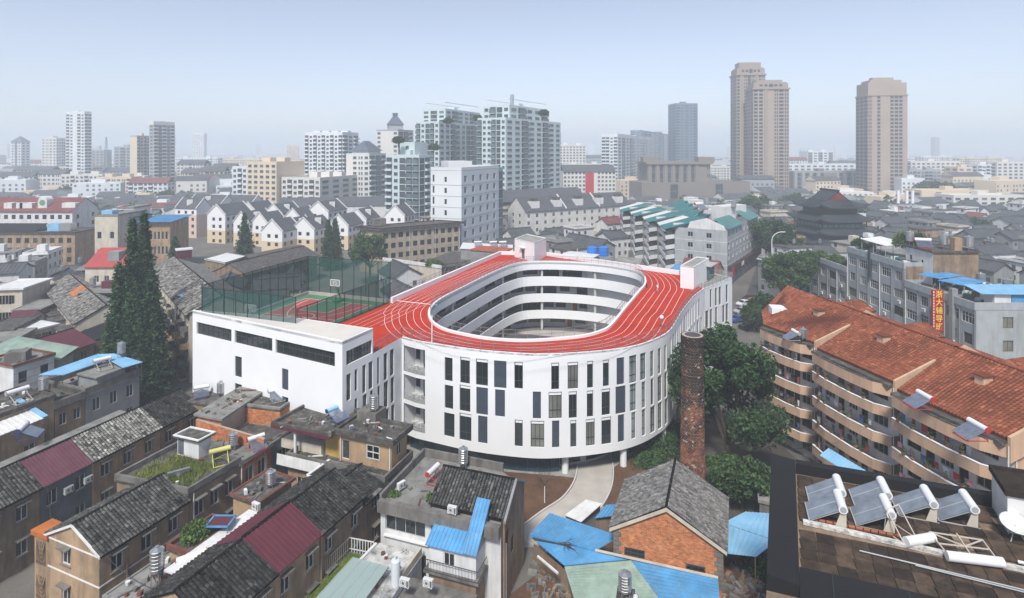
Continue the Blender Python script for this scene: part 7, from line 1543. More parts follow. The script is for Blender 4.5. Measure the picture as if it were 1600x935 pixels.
def bays(root, line, z0, z1, fh, pat, wm, bm='t_white', gm='t_glass', wf=.58, hf=.5, proud=1.0, acc=None):
 """window bays by pattern: w window, W wide, v narrow pair, b balcony, B glazed balcony, g glass strip, p pilaster, . blank"""
 l = line if isinstance(line, Line2) else Line2(line); n = len(pat); nf = max(1, round((z1 - z0) / fh)); fh = (z1 - z0) / nf; W, Bc, Pl = acc
 def quad(u0, u1, za, zb, off, m, mb):
  a, c = l.at(u0), l.at(u1); nn = l.nrm((u0 + u1) / 2); a, c = vadd(a, nn, off), vadd(c, nn, off); mb.poly([(*a, za), (*c, za), (*c, zb), (*a, zb)], m)
 def bx(u0, u1, za, zb, off, mb, m=0):
  a, c = l.at(u0), l.at(u1); nn = l.nrm((u0 + u1) / 2); mb.prism([vadd(a, nn, off), vadd(c, nn, off), c, a], za, zb, m)
 for i, ch in enumerate(pat):
  u0, u1 = l.L * i / n, l.L * (i + 1) / n; w_ = u1 - u0; uc = (u0 + u1) / 2
  if ch == 'p': bx(u0 + w_ * .2, u1 - w_ * .2, z0, z1, .7, Pl)
  elif ch == 'g': quad(u0 + w_ * .08, u1 - w_ * .08, z0 + .4, z1 - .4, .05, 0, W)
  for f in range(nf):
   zb = z0 + f * fh
   if ch in 'wWv':
    k = {'w': wf, 'W': .84, 'v': .9}[ch]
    if ch == 'v':
     for s in (-1, 1): quad(uc + s * w_ * .22 - w_ * .13, uc + s * w_ * .22 + w_ * .13, zb + fh * .28, zb + fh * (.28 + hf), .04, random.choice((0, 0, 1)), W)
    else: quad(uc - w_ * k / 2, uc + w_ * k / 2, zb + fh * .28, zb + fh * (.28 + hf), .04, random.choice((0, 0, 0, 1)), W)
    if w_ > 2.2: bx(uc - w_ * k / 2 - .15, uc + w_ * k / 2 + .15, zb + fh * .28 - .12, zb + fh * .28, .14, Bc)
   elif ch in 'bB':
    quad(u0 + w_ * .06, u1 - w_ * .06, zb + .1, zb + fh - .2, .03, 0, W)
    bx(u0 + w_ * .03, u1 - w_ * .03, zb - .1, zb + (.12 if ch == 'B' else .95), proud, Bc)
    if ch == 'B': quad(u0 + w_ * .05, u1 - w_ * .05, zb + .12, zb + fh * .72, proud - .05, 1, W)
   elif ch == 'g': bx(u0, u1, zb - .1, zb + .25, .12, Bc)
def tower(name, label, q, z1, wm, pats, fh=3.2, cat='tower block', z0=0., bm=None, roof='parapet', group=None, gm=('t_glass', 't_glass2'), proud=1.0, wf=.58, hf=.5, cl=True, heads=1, root=None, ph=1.2):
 t = root or thing(name, label, cat, ((q[0][0] + q[2][0]) / 2, (q[0][1] + q[2][1]) / 2, z0), 0, group)
 if cl: claim(q)
 b = MB(); b.prism(q, z0, z1); b.build('wall', MATS[wm], t)
 W, Bc, Pl = MB(), MB(), MB()
 for i, pt in pats.items(): bays(t, [q[i], q[(i + 1) % len(q)]], z0 + .3, z1, fh, pt, wm, acc=(W, Bc, Pl), proud=proud, wf=wf, hf=hf)
 W.build('windows', [MATS[g] for g in gm], t, kind='stuff'); Bc.build('balconies', MATS[bm or wm], t, kind='stuff'); Pl.build('pilasters', MATS[bm or wm], t, kind='stuff')
 if roof == 'parapet':
  iq = shrink(q, .5); b = MB()
  for i in range(len(q)): b.prism([q[i], q[(i + 1) % len(q)], iq[(i + 1) % len(q)], iq[i]], z1 + .01, z1 + ph)
  b.build('parapet', MATS[bm or wm], t)
  c = (sum(p[0] for p in q) / len(q), sum(p[1] for p in q) / len(q)); u = unit(q[0], q[1]); L = hypot(q[1][0] - q[0][0], q[1][1] - q[0][1])
  for k in range(heads): p = vadd(c, u, (k - (heads - 1) / 2) * L / max(1, heads)); b = MB(); b.box((*p, z1 + .02), (min(6, L * .3), min(5, L * .25), 3.4), atan2(u[1], u[0])); b.build('lift_head', MATS[wm], t)
 return t
def corner(xc, Y, xl, xr, a=20., depth=None):
 """footprint from its front corner (pixel column and distance), the columns of its left and right ends, and the street angle"""
 a = radians(a); C = at_depth(xc, Y); kl, kr = (xl - 800) / FPX, (xr - 800) / FPX; ca, sa = cos(a), sin(a)
 t = (C[0] - kl * C[1]) / (ca + kl * sa) if xl < xc else None
 s = depth if (depth is not None) else (kr * C[1] - C[0]) / (sa - kr * ca)
 L = vadd(C, (-ca, sa), t); R = vadd(C, (sa, ca), s); return Q(L, C, R)
def front_face(xl, xr, Y, depth, a=0.):
 p, q_ = at_depth(xl, Y), at_depth(xr, Y); ang = radians(a); u = (cos(ang), sin(ang)); kr = (xr - 800) / FPX
 t = (kr * p[1] - p[0]) / (u[0] - kr * u[1]); q_ = vadd(p, u, t); n = (-u[1], u[0]); return [p, q_, vadd(q_, n, depth), vadd(p, n, depth)]
# far towers, left to right
q = front_face(17, 33, 760, 14); t = tower('pagoda_tower', 'pale tower under a small pagoda roof at the far left', q, 51, 't_white', {0: 'wgw', 1: 'ww'}, 3.6, roof=None, cat='tower')
m4 = ((q[0][0] + q[2][0]) / 2, (q[0][1] + q[2][1]) / 2); b = MB()
for z, r in ((51, 11), ):
 for k in range(4): a0, a1 = pi / 4 + k * pi / 2, pi / 4 + (k + 1) * pi / 2; b.poly([(m4[0] + r * cos(a0), m4[1] + r * sin(a0), z), (m4[0] + r * cos(a1), m4[1] + r * sin(a1), z), (m4[0], m4[1], z + 8)])
b.build('roof', MATS['roof_slate_blue'], t)
tower('tower_block', 'low pale tower left of the tall white one, far left', corner(88, 650, 65, 103, 25), hgt(217, 650), 't_pale', {0: 'wvww', 1: 'wwbw'}, 3.2, gm=('t_glass2', 't_glass2'))
tower('tower_block', 'tall white tower with a rounded top, far left', corner(132, 570, 103, 143, 20), hgt(178, 570), 't_white', {0: 'bw.bw', 1: 'bb'}, 3.1, heads=1, ph=2.5, proud=.7)
tower('tower_block', 'small grey block just right of the tall white tower', front_face(143, 162, 700, 14), hgt(236, 700), 't_grey', {0: 'www'}, 3.2, heads=0); tower('tower_block', 'short grey tower left of the stepped pair', front_face(178, 205, 640, 16), hgt(231, 640), 't_grey', {0: 'wbw', 1: 'ww'}, 3.2)
tower('tower_block', 'lower half of the stepped tower pair at the left, tan flank', corner(214, 520, 203, 236, 20, 16), hgt(214, 520), 't_cream', {0: '..', 1: 'bwbwb'}, 3.1, bm='t_grey', heads=1)
tower('tower_block', 'taller half of the stepped tower pair at the left', corner(240, 505, 233, 273, 20), hgt(195, 505), 't_grey', {0: 'w', 1: 'bgbwb'}, 3.1, bm='t_pale', heads=2, ph=3.)
t = thing('lattice_mast', 'thin lattice mast between the far left towers', 'mast', (*at_depth(166, 640), 0)); x, y = at_depth(166, 640); b = MB(); zt = hgt(214, 640)
for sx, sy in ((-1, -1), (1, -1), (1, 1), (-1, 1)): b.tube((x + 3 * sx, y + 3 * sy, 0), (x + .3 * sx, y + .3 * sy, zt), .25, 4)
for k in range(12):
 f0, f1 = k / 12, (k + 1) / 12; r0, r1 = 3 - 2.7 * f0, 3 - 2.7 * f1; b.tube((x - r0, y - r0, zt * f0), (x + r1, y - r1, zt * f1), .15, 3); b.tube((x + r0, y - r0, zt * f0), (x - r1, y - r1, zt * f1), .15, 3)
b.build('mast', MATS['t_grey'], t, kind='stuff')
# centre group
tower('apartment_block', 'cream apartment block with plain right flank left of the white slab', corner(432, 335, 386, 469, 20, 24), hgt(256, 335), 't_cream', {0: 'wwwww', 1: '...'}, 3.3, cat='apartment block', heads=2); tower('apartment_block', 'white stepped flank of the cream apartment block', front_face(363, 386, 345, 12), hgt(263, 345), 't_white', {0: 'wbw'}, 3.3, cat='apartment block', heads=0)
tower('tower_block', 'white slab tower lined with balcony bands behind the gabled houses', corner(535, 430, 476, 560, 14), hgt(211, 430), 't_white', {0: 'bwbwbwbwb', 1: 'bwb'}, 3.1, heads=4, ph=2.2, proud=1.3)
tower('apartment_block', 'pale low block with a flat roof below the white slab', corner(500, 330, 440, 575, 16), hgt(281, 330), 't_pale', {0: 'wbwbwbw', 1: 'wwwww'}, 3.3, cat='apartment block', heads=3)
def hip(t, q, z, h, m, over=1.): o = shrink(q, -over); c0, c1 = lerp(lerp(o[0], o[1], .5), lerp(o[3], o[2], .5), .3), lerp(lerp(o[0], o[1], .5), lerp(o[3], o[2], .5), .7); b = MB(); b.poly([(*o[0], z), (*o[1], z), (*c0, z + h)]); b.poly([(*o[1], z), (*o[2], z), (*c1, z + h), (*c0, z + h)]); b.poly([(*o[2], z), (*o[3], z), (*c1, z + h)]); b.poly([(*o[3], z), (*o[0], z), (*c0, z + h), (*c1, z + h)]); b.poly([(*p, z) for p in o[::-1]]); b.build('roof', MATS[m], t)
q = corner(577, 365, 541, 603, 20); t = tower('tower_block', 'tower with a dark hipped roof and teal flank in the centre', q, hgt(243, 365), 't_pale', {0: '.wvw', 1: 'bBb'}, 3.2, bm='t_mint', heads=0); qi = shrink(q, 2.5); b = MB(); b.prism(qi, hgt(243, 365), hgt(236, 365)); b.build('attic', MATS['t_pale'], t); hip(t, qi, hgt(236, 365), 6.5, 'roof_slate_blue')
q = corner(622, 410, 588, 646, 20); t = tower('tower_block', 'tower with a steep slate pyramid roof on a square turret', q, hgt(205, 410), 't_pale', {0: 'w..w', 1: 'gBw'}, 3.2, bm='t_grey', heads=0); c = lerp(q[0], q[2], .5); b = MB(); b.box((*c, hgt(205, 410)), (10, 10, 5), .35); b.build('turret', MATS['t_grey'], t); b = MB(); r = 8
for k in range(4): a0, a1 = .35 + pi / 4 + k * pi / 2, .35 + pi / 4 + (k + 1) * pi / 2; b.poly([(c[0] + r * cos(a0), c[1] + r * sin(a0), hgt(205, 410) + 5), (c[0] + r * cos(a1), c[1] + r * sin(a1), hgt(205, 410) + 5), (c[0] + 1.2 * cos(a1), c[1] + 1.2 * sin(a1), hgt(178, 410)), (c[0] + 1.2 * cos(a0), c[1] + 1.2 * sin(a0), hgt(178, 410))])
b.box((*c, hgt(178, 410) - .5), (3.5, 3.5, 1.8), .35); b.build('roof', MATS['roof_slate_blue'], t)
t = tower('tower_block', 'mint white tower with stacked bays and roof gardens in the centre', corner(655, 275, 603, 672, 22), hgt(246, 275), 't_mint', {0: 'bwgBB', 1: 'gb'}, 3.2, proud=1.2, heads=1); tower('', '', corner(648, 282, 625, 668, 22), hgt(226, 282), 't_mint', {0: '.w.'}, 3.2, z0=hgt(246, 275) + .02, cl=False, root=t, heads=0)
def cluster(name, label, parts, group=None):
 t = None
 for (xc, Y, xl, xr, ytop, p0, p1, a, z0) in parts:
  q = corner(xc, Y, xl, xr, a) if xr != xc else front_face(xl, xr, Y, 16)
  if t is None: t = thing(name, label, 'tower block', ((q[0][0] + q[2][0]) / 2, (q[0][1] + q[2][1]) / 2, 0))
  tower('', '', q, hgt(ytop, Y), 't_mint', {0: p0, 1: p1} if p1 else {0: p0}, 3.2, root=t, z0=z0, heads=1, proud=1.1, ph=.9)
 return t
def roof_frame(root, q, z, h):                           # open steel frames that crown the mint towers
 b = MB(); qs = shrink(q, 1.)
 for i in range(4):
  a, c = qs[i], qs[(i + 1) % 4]; b.bar((*a, z + h), (*c, z + h), .35, .35)
  for f in (0, .5): p = lerp(a, c, f); b.tube((*p, z), (*p, z + h), .16, 4)
 b.build('roof_frame', MATS['t_white'], root)
t = cluster('tower_block', 'mint white twin tower with roof terraces, left of the highest one', [(686, 340, 650, 757, 192, 'BwgBw', 'wwBwwgBww', 24, 0), (696, 352, 660, 750, 172, 'wgw', 'wBwwBw', 24, hgt(192, 340))]); roof_frame(t, corner(696, 352, 660, 750, 24), hgt(172, 352), 5.)
t = cluster('tower_block', 'highest mint white tower with stepped crown in the centre', [(790, 318, 746, 876, 186, 'BwwBgw', 'wwBwwBww', 30, 0), (796, 330, 755, 856, 166, 'wBgw', 'wBwwB', 30, hgt(186, 318))]); roof_frame(t, corner(796, 330, 755, 856, 30), hgt(166, 330), 4.5)
b = MB(); c = at_depth(800, 345); b.tube((*c, hgt(170, 345)), (*c, hgt(148, 345)), 1.1, 8); b.build('mast', MATS['t_grey'], t)
rnd = random.Random(9)
for i, (px, py, Y, lab) in enumerate(((622, 222, 279, 'roof tree on the mint tower with stacked bays'), (678, 232, 300, 'roof tree beside the white hotel block'), (746, 186, 330, 'roof tree between the two high mint towers'), (700, 190, 335, 'roof garden tree on the left mint tower'), (850, 178, 325, 'roof garden tree on the highest mint tower'))):
 x, y = at_depth(px, Y); tree(x, y, hgt(py + 8, Y), lab, 'rooft', 5, 5, 3, 1500, .5, 'broad', 'leaf_dark', rz=i)
# white and pale blue block beside the old long block
q = corner(721, 205, 673, 779, 22); hb_ = thing('hotel_block', 'clean white and pale blue seven storey block in the centre', 'office block', (*lerp(q[0], q[2], .5), 0)); claim(q); zt = hgt(267, 205)
walls(hb_, [q[0], q[1]], 0, zt, {0: ((.30,), 1.0, 1.5, [zt - 4.3 - 4 * k for k in range(8)], 1)}, 't_white', .15) if 0 else None
fz = [zt - 4.2 - 4.0 * k for k in range(8)]
b = MB(); lq0, lq1 = Line2([q[0], q[1]]), Line2([q[1], q[2]]); o0 = [(lq0.L * .45, lq0.L * .45 + 1.0, z, z + 1.9) for z in fz if z > .2] + [(lq0.L * .06, lq0.L * .06 + .8, z, z + 2.6) for z in fz if z > .2]; pwall(b, lq0, 0, zt, o0, .2); pwall(b, [q[2], q[3], q[0]], 0, zt); b.build('wall', MATS['t_white'], hb_)
b = MB(); o1 = [(lq1.L * (k + .5) / 5 * .97 - 1.1, lq1.L * (k + .5) / 5 * .97 + 1.1, z, z + 2.3) for k in range(5) for z in fz if z > .2]; pwall(b, lq1, 0, zt, o1, .25); b.build('front_wall', MATS['wall_bluewhite'], hb_)
for o in o0: set_window(hb_, lq0, o, .15, 1, (), 'frame_alu', 'glass', .08)
for o in o1: set_window(hb_, lq1, o, .2, 2, (.7,), 'frame_alu', 'glass', .1)
for z in fz:
 if z > 1:
  for l_ in (lq0, lq1): b = MB(); n = l_.nrm(1); b.prism([l_.at(0), vadd(l_.at(0), n, .05), vadd(l_.at(l_.L), n, .05), l_.at(l_.L)], z - 1.1, z - .95); b.build('string_course', MATS['t_grey'], hb_)
flat_roof(hb_, q, zt + .05, 'roof_grey', 1.1, .3, 't_white'); b = MB(); c = lerp(q[0], q[2], .35); b.box((*c, zt), (9, 12, 3.2), .35); b.build('stair_head', MATS['t_white'], hb_); tower('', '', [q[2], vadd(q[2], unit(q[1], q[2]), 4.5), vadd(q[3], unit(q[1], q[2]), 4.5), q[3]], zt - 1, 't_teal', {0: 'g'}, 4., root=hb_, cl=False, heads=0)
# old tan long block behind the trees
mat('wall_longblock', (.36, .30, .23), .95, .2, .8, streak=.5, dirt=(.14, .115, .09))
N_, Rr, L_ = P(595.6, 358.4, 14.5), P(719, 348, 14.5), P(562, 355.6, 14.5); q = Q(L_, N_, Rr); t = thing('long_block', 'long tan four storey block with a dark roof behind the court', 'apartment block', (*lerp(q[0], q[2], .5), 0)); claim(q)
walls(t, q, 0, 14.0, {1: (11, 1.6, 1.7, [11.3, 8.0, 4.7, 1.4], 2, .8), 0: ((.5,), 1., 1.5, [8, 4.7], 1)}, 'wall_longblock', .18, fm='frame_dark'); flat_roof(t, q, 14.6, 'roof_felt', .25, .3, 'slate_black', .9, .5)
for k in range(4): drain(t, Line2([q[1], q[2]]), .3 + k * (hypot(Rr[0] - N_[0], Rr[1] - N_[1]) - .6) / 3, 0, 14)
aircon(*vadd(lerp(q[1], q[2], .03), (.1, -.4)), 10.3, .6, 'white air conditioner at the left end of the tan long block', 'lone air conditioners'); b = MB(); b.box((*lerp(q[0], q[2], .18), 14.8), (4, 3, 2.4), .6); b.build('roof_box', MATS['wall_concrete'], t)
def mid_block(name, label, q, zt, wm, wins, roof='roof_grey', ph=.8, cat='apartment block', pm=None, over=.2, fm='frame_white'): return flat_house(name, label, q, zt, wm, wins, roof, ph, pm, over, cat, fm, split=False)
t = mid_block('low_house', 'low peach house with a planted white terrace behind the fence', Q(P(598, 407, 8), P(636, 412, 8), P(690, 420, 8)), 8.0, 'wall_cream', {1: [(5, 2.2, 1.6, [5.2], 3, .6)], 0: (1, 1.5, 2.2, [4.6], 1, 1.)}, 'roof_felt', .9, pm='wall_white'); x, y = P(678, 410, 9); bush(x, y, 8, 'green vines on the terrace of the low peach house', 77, 2.6, 2.2, 1.9, 1500, .3, 'leaf_fresh'); b = MB(); pgx = P(702, 405, 9); b.box((*pgx, 8), (9, 5, .3), .6); pgo = tag(b.build('pergola_roof', MATS['roof_felt']), 'dark pergola roof beside the green vines', 'pergola')
for dx in (-4, -1, 2, 4): b = MB(); b.box((pgx[0] + dx, pgx[1] + dx * .5 - 1, 0), (.3, .3, 8)); b.build('post', MATS['trim_white'], pgo)
# grey gabled apartments right of the centre
N_, Rr = P(820.7, 330, 14), P(985, 319, 14); u = unit(N_, Rr); n = (-u[1], u[0]); qM = [vadd(N_, n, 14), N_, Rr, vadd(Rr, n, 14)]
t = gable_house('apartment_block', 'pale grey five storey apartments with dark gabled roof and roof huts', qM, 14, 19.5, 'roof_slate', 'wall_pale', {1: [(14, 1.3, 1.6, [10.9, 7.8, 4.7], 2, 1.2), (9, 2.6, 1.6, [.6], 3, 1.2)], 0: ((.3, .68), 1.6, 1.5, [10.9, 7.8, 4.7, 1.6], 2)}, 1, 'apartment block', .5, cap=None)
for k in range(5): p = vadd(lerp(N_, Rr, .1 + k * .2), n, 2.6); b = MB(); b.box((*p, 14.5), (4.2, 3.2, 3.2), atan2(u[1], u[0])); hb2 = b.build('roof_hut', MATS['wall_white'], t); b = MB(); b.box((*p, 17.7), (2.8, 2.2, 1.3), atan2(u[1], u[0])); b.build('tank_cover', MATS['roof_felt'], hb2)
for f in (.36, .68): b = MB(); p0 = lerp(N_, Rr, f); m_ = vadd(p0, n, 7); b.bar((*vadd(p0, n, -.2), 14.4), (*m_, 20), .5, .9); b.build('fire_wall', MATS['wall_white'], t)
b = MB(); p0, p1 = vadd(lerp(N_, Rr, .38), n, -5), vadd(lerp(N_, Rr, .98), n, -5); b.prism([p0, p1, vadd(p1, n, 4.5), vadd(p0, n, 4.5)], 0, 3.6); t2 = tag(b.build('low_row', MATS['wall_cream']), 'low cream row of shops in front of the grey gabled apartments', 'shops')
tower('apartment_block', 'dark roofed apartment row behind the grey gabled apartments', [vadd(p, n, 34) for p in qM], 15, 'wall_cream', {1: 'wwwwwwww'}, 3.1, cat='apartment block', roof=None); t3 = bpy.data.objects[[o.name for o in COL.objects if o.get('label') == 'dark roofed apartment row behind the grey gabled apartments'][0]]; gable_roof(t3, [vadd(p, n, 34) for p in qM], 1, 15, 20, 'roof_slate', .5, cap=None)
# green roofed apartments
Fp, N1_, N2_, R_, Bk = (46, 245), (50.6, 178.7), (63.5, 170.0), (87.8, 205.7), (82, 252); qL = [Fp, N1_, N2_, R_, Bk]; claim(qL)
ga = thing('apartment_block', 'white balconied apartments with teal sheet roofs behind the right stair head', 'apartment block', (65, 205, 0)); lb_, lg, lr = Line2([Fp, N1_]), Line2([N1_, N2_]), Line2([N2_, R_])
walls(ga, [N1_, N2_, R_, Bk, Fp], 0, [16.2, 17.0, 16, 16, 15.6], {0: ((.3, .66), 1.6, 1.5, [13.6, 10.4, 6.8, 3.4], 2), 1: [(9, 1.7, 1.7, [14, 10.6, 7.4, 4.2, 1.], 2, 1.2)]}, 'wall_greyblue', .18, band=('trim_white', (12.6, 9.2, 5.8)))
for k in range(4):                                        # saw-tooth balcony stacks, each with its own teal roof
 p0, p1 = lb_.at(lb_.L * (k / 4) + .5), lb_.at(lb_.L * ((k + 1) / 4) - .5); dv = (-.80, -.60)
 a, c = p0, vadd(p1, dv, 4.2)
 for fl in range(5):
  z = 12.6 - fl * 3.1; b = MB(); b.prism([a, c, p1], z, z + .2); b.prism([a, c, vadd(c, (.2, .2)), vadd(a, (.2, .2))], z + .2, z + 1.25); b.prism([c, p1, vadd(p1, (-.1, .25)), vadd(c, (-.1, .25))], z + .2, z + 1.25); b.build('balcony', MATS['balcony_white'], ga)
  b = MB(); b.poly([(*vadd(a, (.15, .1)), z + 1.25), (*vadd(c, (.15, .1)), z + 1.25), (*vadd(c, (.15, .1)), z + 2.7), (*vadd(a, (.15, .1)), z + 2.7)]); b.poly([(*vadd(c, (-.05, .15)), z + 1.25), (*vadd(p1, (-.05, .15)), z + 1.25), (*vadd(p1, (-.05, .15)), z + 2.7), (*vadd(c, (-.05, .15)), z + 2.7)]); b.build('balcony_glazing', MATS[('glass_b', 'glass', 'glass_pale')[(k + fl) % 3]], ga)
 e1, e2, e3, e4 = vadd(a, (-.6, -.4)), vadd(c, (-.6, -.4)), vadd(p1, (9, 1)), vadd(p0, (9, 3)); m1, m2 = lerp(e1, e2, .5), lerp(e4, e3, .5); slope(ga, (*m1, 15.9), (*e2, 15.9), (*e3, 18.2), (*m2, 18.2), 'teal', .2); b = MB(); b.slab((*e1, 15.6), (*m1, 15.6), (*m2, 17.7), (*e4, 17.7), .3); b.build('roof', MATS['sheet_white'], ga)
 b = MB(); m_ = vadd(p1, (5, 1.0)); b.prism([vadd(p1, (-.2, .2)), vadd(p1, (11, 2.5)), vadd(p1, (11, 3.5)), vadd(p1, (-.2, 1.4))], 15, 17.2); b.build('party_wall', MATS['wall_white'], ga)
rnd = random.Random(31)
for k in range(5): p = lerp((64, 190), (72, 240), k / 4); slope(ga, (p[0] - 8, p[1] - 3, 16.8), (p[0] - 5.5, p[1] - 5.5, 16.8), (p[0] + 2, p[1] + 1.5, 18.8), (p[0] - .5, p[1] + 4, 18.8), 'teal', .2); b = MB(); b.box((p[0] + 3.5, p[1] + 3, 16), (4.2, 4.2, 4.2), .6); b.build('roof_hut', MATS['wall_white'], ga)
gq_ = [N1_, N2_, vadd(N2_, (6.2, 9.2)), vadd(N1_, (6.2, 9.2))]; b = MB(); m_ = lerp(N1_, N2_, .62); b.poly([(*lerp(N1_, N2_, .25), 16.2), (*lerp(N1_, N2_, .98), 16.2), (*lerp(N1_, N2_, .94), 17.6), (*m_, 19.6), (*lerp(N1_, N2_, .3), 18.2)]); b.build('gable', MATS['wall_white'], ga)
for f0, f1 in ((.0, .42), (.6, 1.)):
 a, c = vadd(lerp(N2_, R_, f0), (.5, -.3)), vadd(lerp(N2_, R_, f1), (.5, -.3)); b2_ = vadd(c, (-3.6, 2.6)), vadd(a, (-3.6, 2.6)); slope(ga, (*a, 16.7), (*c, 16.5), (*b2_[0], 19.0), (*b2_[1], 19.4), 'teal', .2)
for f, hh in ((.45, 3.4), (.8, 2.6)): p = lerp(N2_, R_, f); b = MB(); b.box((p[0] - 5, p[1] + 3, 17), (6, 5, hh + 1.4), .6); b.build('roof_hut', MATS['wall_white'], ga)
water_tank(66.5, 197, 20.5, 'steel tank on the left white roof hut of the teal roofed apartments', 2.2, .9, .8); water_tank(72, 187, 21, 'steel tank on the right white roof hut of the teal roofed apartments', 2.0, .8, .6); solar_heater(62, 190, 20.4, .5, 'red solar heater on the teal roofed apartments', 1.8, 'frame_red')
mat('shop_dark', (.05, .025, .02), .6, .2); b = MB(); sn = lr.nrm(5); p0, p1 = vadd(lr.at(.5), sn, .1), vadd(lr.at(lr.L - .5), sn, .1); b.prism([p0, vadd(p0, sn, 1.2), vadd(p1, sn, 1.2), p1], 3.4, 5.4); fa_ = tag(b.build('shop_fascia', MATS['shop_dark']), 'dark brown shop fascia with white script on the street corner', 'shop sign')
rz_ = atan2(R_[1] - N2_[1], R_[0] - N2_[0]); pz = vadd(vadd(lr.at(14), sn, 1.36), (0, 0)); lettering('茶 楼', 1.5, (*pz, 4.4), (pi / 2, 0, rz_), 'white_box', fa_); b = MB(); pr = vadd(lr.at(1.5), sn, 1.4); b.box((*pr, 2.6), (1.6, .3, 2.6), rz_); tag(b.build('red_sign', MATS['sign_red']), 'small red sign at the corner of the dark shop fascia', 'sign')
t = gable_house('low_house', 'low house with a dark maroon roof below the teal roofed apartments', gq4(P(1063, 424, 6.5), P(1118, 430, 6.5), 10), 6.5, 9.5, 'tile_far_red', 'wall_ochre', {}, 0, cap=None); t = thing('blue_sheet_roof', 'blue sheet roofs right behind the far parapet of the track', 'roof sheet', (*P(1065, 425, 8), 0)); slope(t, PZ(1040, 424, 9), PZ(1080, 432, 9), PZ(1098, 418, 9.4), PZ(1060, 412, 9.4), 'blue', .1); b = MB(); b.prism([P(1044, 424, 8.8), P(1080, 430, 8.8), P(1096, 419, 8.8), P(1060, 413, 8.8)], 0, 8.4); b.build('wall', MATS['wall_grey'], t)
bw2 = thing('water_tank', 'big bright blue water tanks behind the far parapet of the track', 'water tank', (*P(934, 398, 8), 0)); x, y = P(934, 398, 8); mat('tank_blue', (.02, .16, .55), .5, .1)
for dx in (-1.7, 1.7): b = MB(); b.lathe([(1.6, 7.6), (1.65, 8.2), (1.6, 8.4), (1.65, 9.4), (1.6, 9.6), (1.6, 10.2), (.5, 10.6)], 14, (x + dx, y, 0)); b.build('tank', MATS['tank_blue'], bw2)
b = MB(); b.box((x, y, 0), (8, 4.5, 7.6)); b.build('base', MATS['wall_grey'], bw2)
t = gable_house('low_house', 'low grey gable shed behind the far parapet beside the blue tanks', gq4(P(957, 412, 7), P(995, 416, 7), 9), 5.5, 8.4, 'roof_grey', 'wall_cream', {}, 0, cap=None)
for i, (a, c, d, z, m, lab) in enumerate((((868, 402), (915, 408), (935, 398), 8.5, 'sheet_white', 'pale sheet roof between the back stair head and the blue tanks'), ((720, 388), (800, 392), (800, 383), 9.5, 'sheet_white', 'long pale roof behind the back left corner of the track'), ((735, 390), (785, 394), (800, 388), 9.9, 'brick_red', 'reddish roof strip behind the back left corner of the track'), ((640, 418), (700, 425), (760, 398), 6, 'roof_felt', 'dark low roof along the left straight of the track'))):
 q = Q(P(*a, z), P(*c, z), P(*d, z)); b = MB(); b.prism(q, 0, z - .2); o = tag(b.build('low_building', MATS['wall_grey']), lab.replace('roof', 'roofed building', 1), 'building'); b = MB(); b.prism(shrink(q, -.3), z - .2, z); b.build('roof', MATS[m], o); claim(q)
for i, (f, z) in enumerate(((.2, 9.6), (.6, 9.6), (.85, 9.7))):
 x, y = P(735 + 60 * f, 386, 9.5); solar_heater(x, y, 9.6, .4, ('left', 'middle', 'right')[i] + ' red solar heater on the long pale roof behind the track', 1.3, 'frame_red')
# white and cream gabled townhouses, left of centre
uT = unit((0, 0), (.27, .96)); nT = (-uT[1], uT[0]); rnd = random.Random(17); m_, nt, bs, out = nodes_of('wall_town'); sp = nt.nodes.new("ShaderNodeSeparateXYZ"); nt.links.new(nt.nodes.new("ShaderNodeNewGeometry").outputs['Position'], sp.inputs[0])
c_ = mixrgb(nt, remap(nt, sp.outputs['Z'], 5.6, 5.62), (.62, .50, .34), (.72, .72, .71)); c_ = mixrgb(nt, remap(nt, sp.outputs['X'], -134.2, -134.1, .0, 1.), mixrgb(nt, remap(nt, sp.outputs['Z'], 10.4, 10.42), (.62, .46, .38), (.72, .72, .71)), c_); nt.links.new(c_, bs.inputs['Base Color']); bs.inputs['Roughness'].default_value = .9; MATS['wall_town'] = m_
th = [(307, 262, 9, 12, 13.6, 0, 'far left one with pink bands'), (352, 246, 9.4, 16, 12.4, 1, 'second from the left with a cream lower half'), (388, 238, 7.4, 15, 10.2, 1, 'behind the pointed conifer'), (441, 216, 9.2, 11, 9.6, 1, 'nearest to the court'), (491, 222, 10, 13, 9.6, 1, 'between the pointed and the slim conifers'), (544, 231, 9, 12, 9.8, 1, 'left of the tan long block'), (513, 254, 10.5, 15, 13, 1, 'with a tall blank gable and one window'), (400, 262, 9, 14, 12.0, 1, 'in the second row, left'), (440, 258, 9, 14, 11.6, 1, 'in the second row, centre'), (470, 246, 8.5, 12, 10.8, 1, 'with a skylight behind the nearest one'), (572, 246, 9, 12, 10.6, 1, 'behind the tan long block'), (632, 244, 9, 10, 12.4, 1, 'at the right end by the mint tower'), (345, 282, 10, 20, 13.5, 0, 'third row, left'), (392, 284, 10, 18, 13.2, 0, 'third row, right'), (468, 233, 7.5, 9, 8.4, 1, 'small one beside the nearest'), (418, 238, 8, 12, 9.8, 1, 'right of the pointed conifer')]
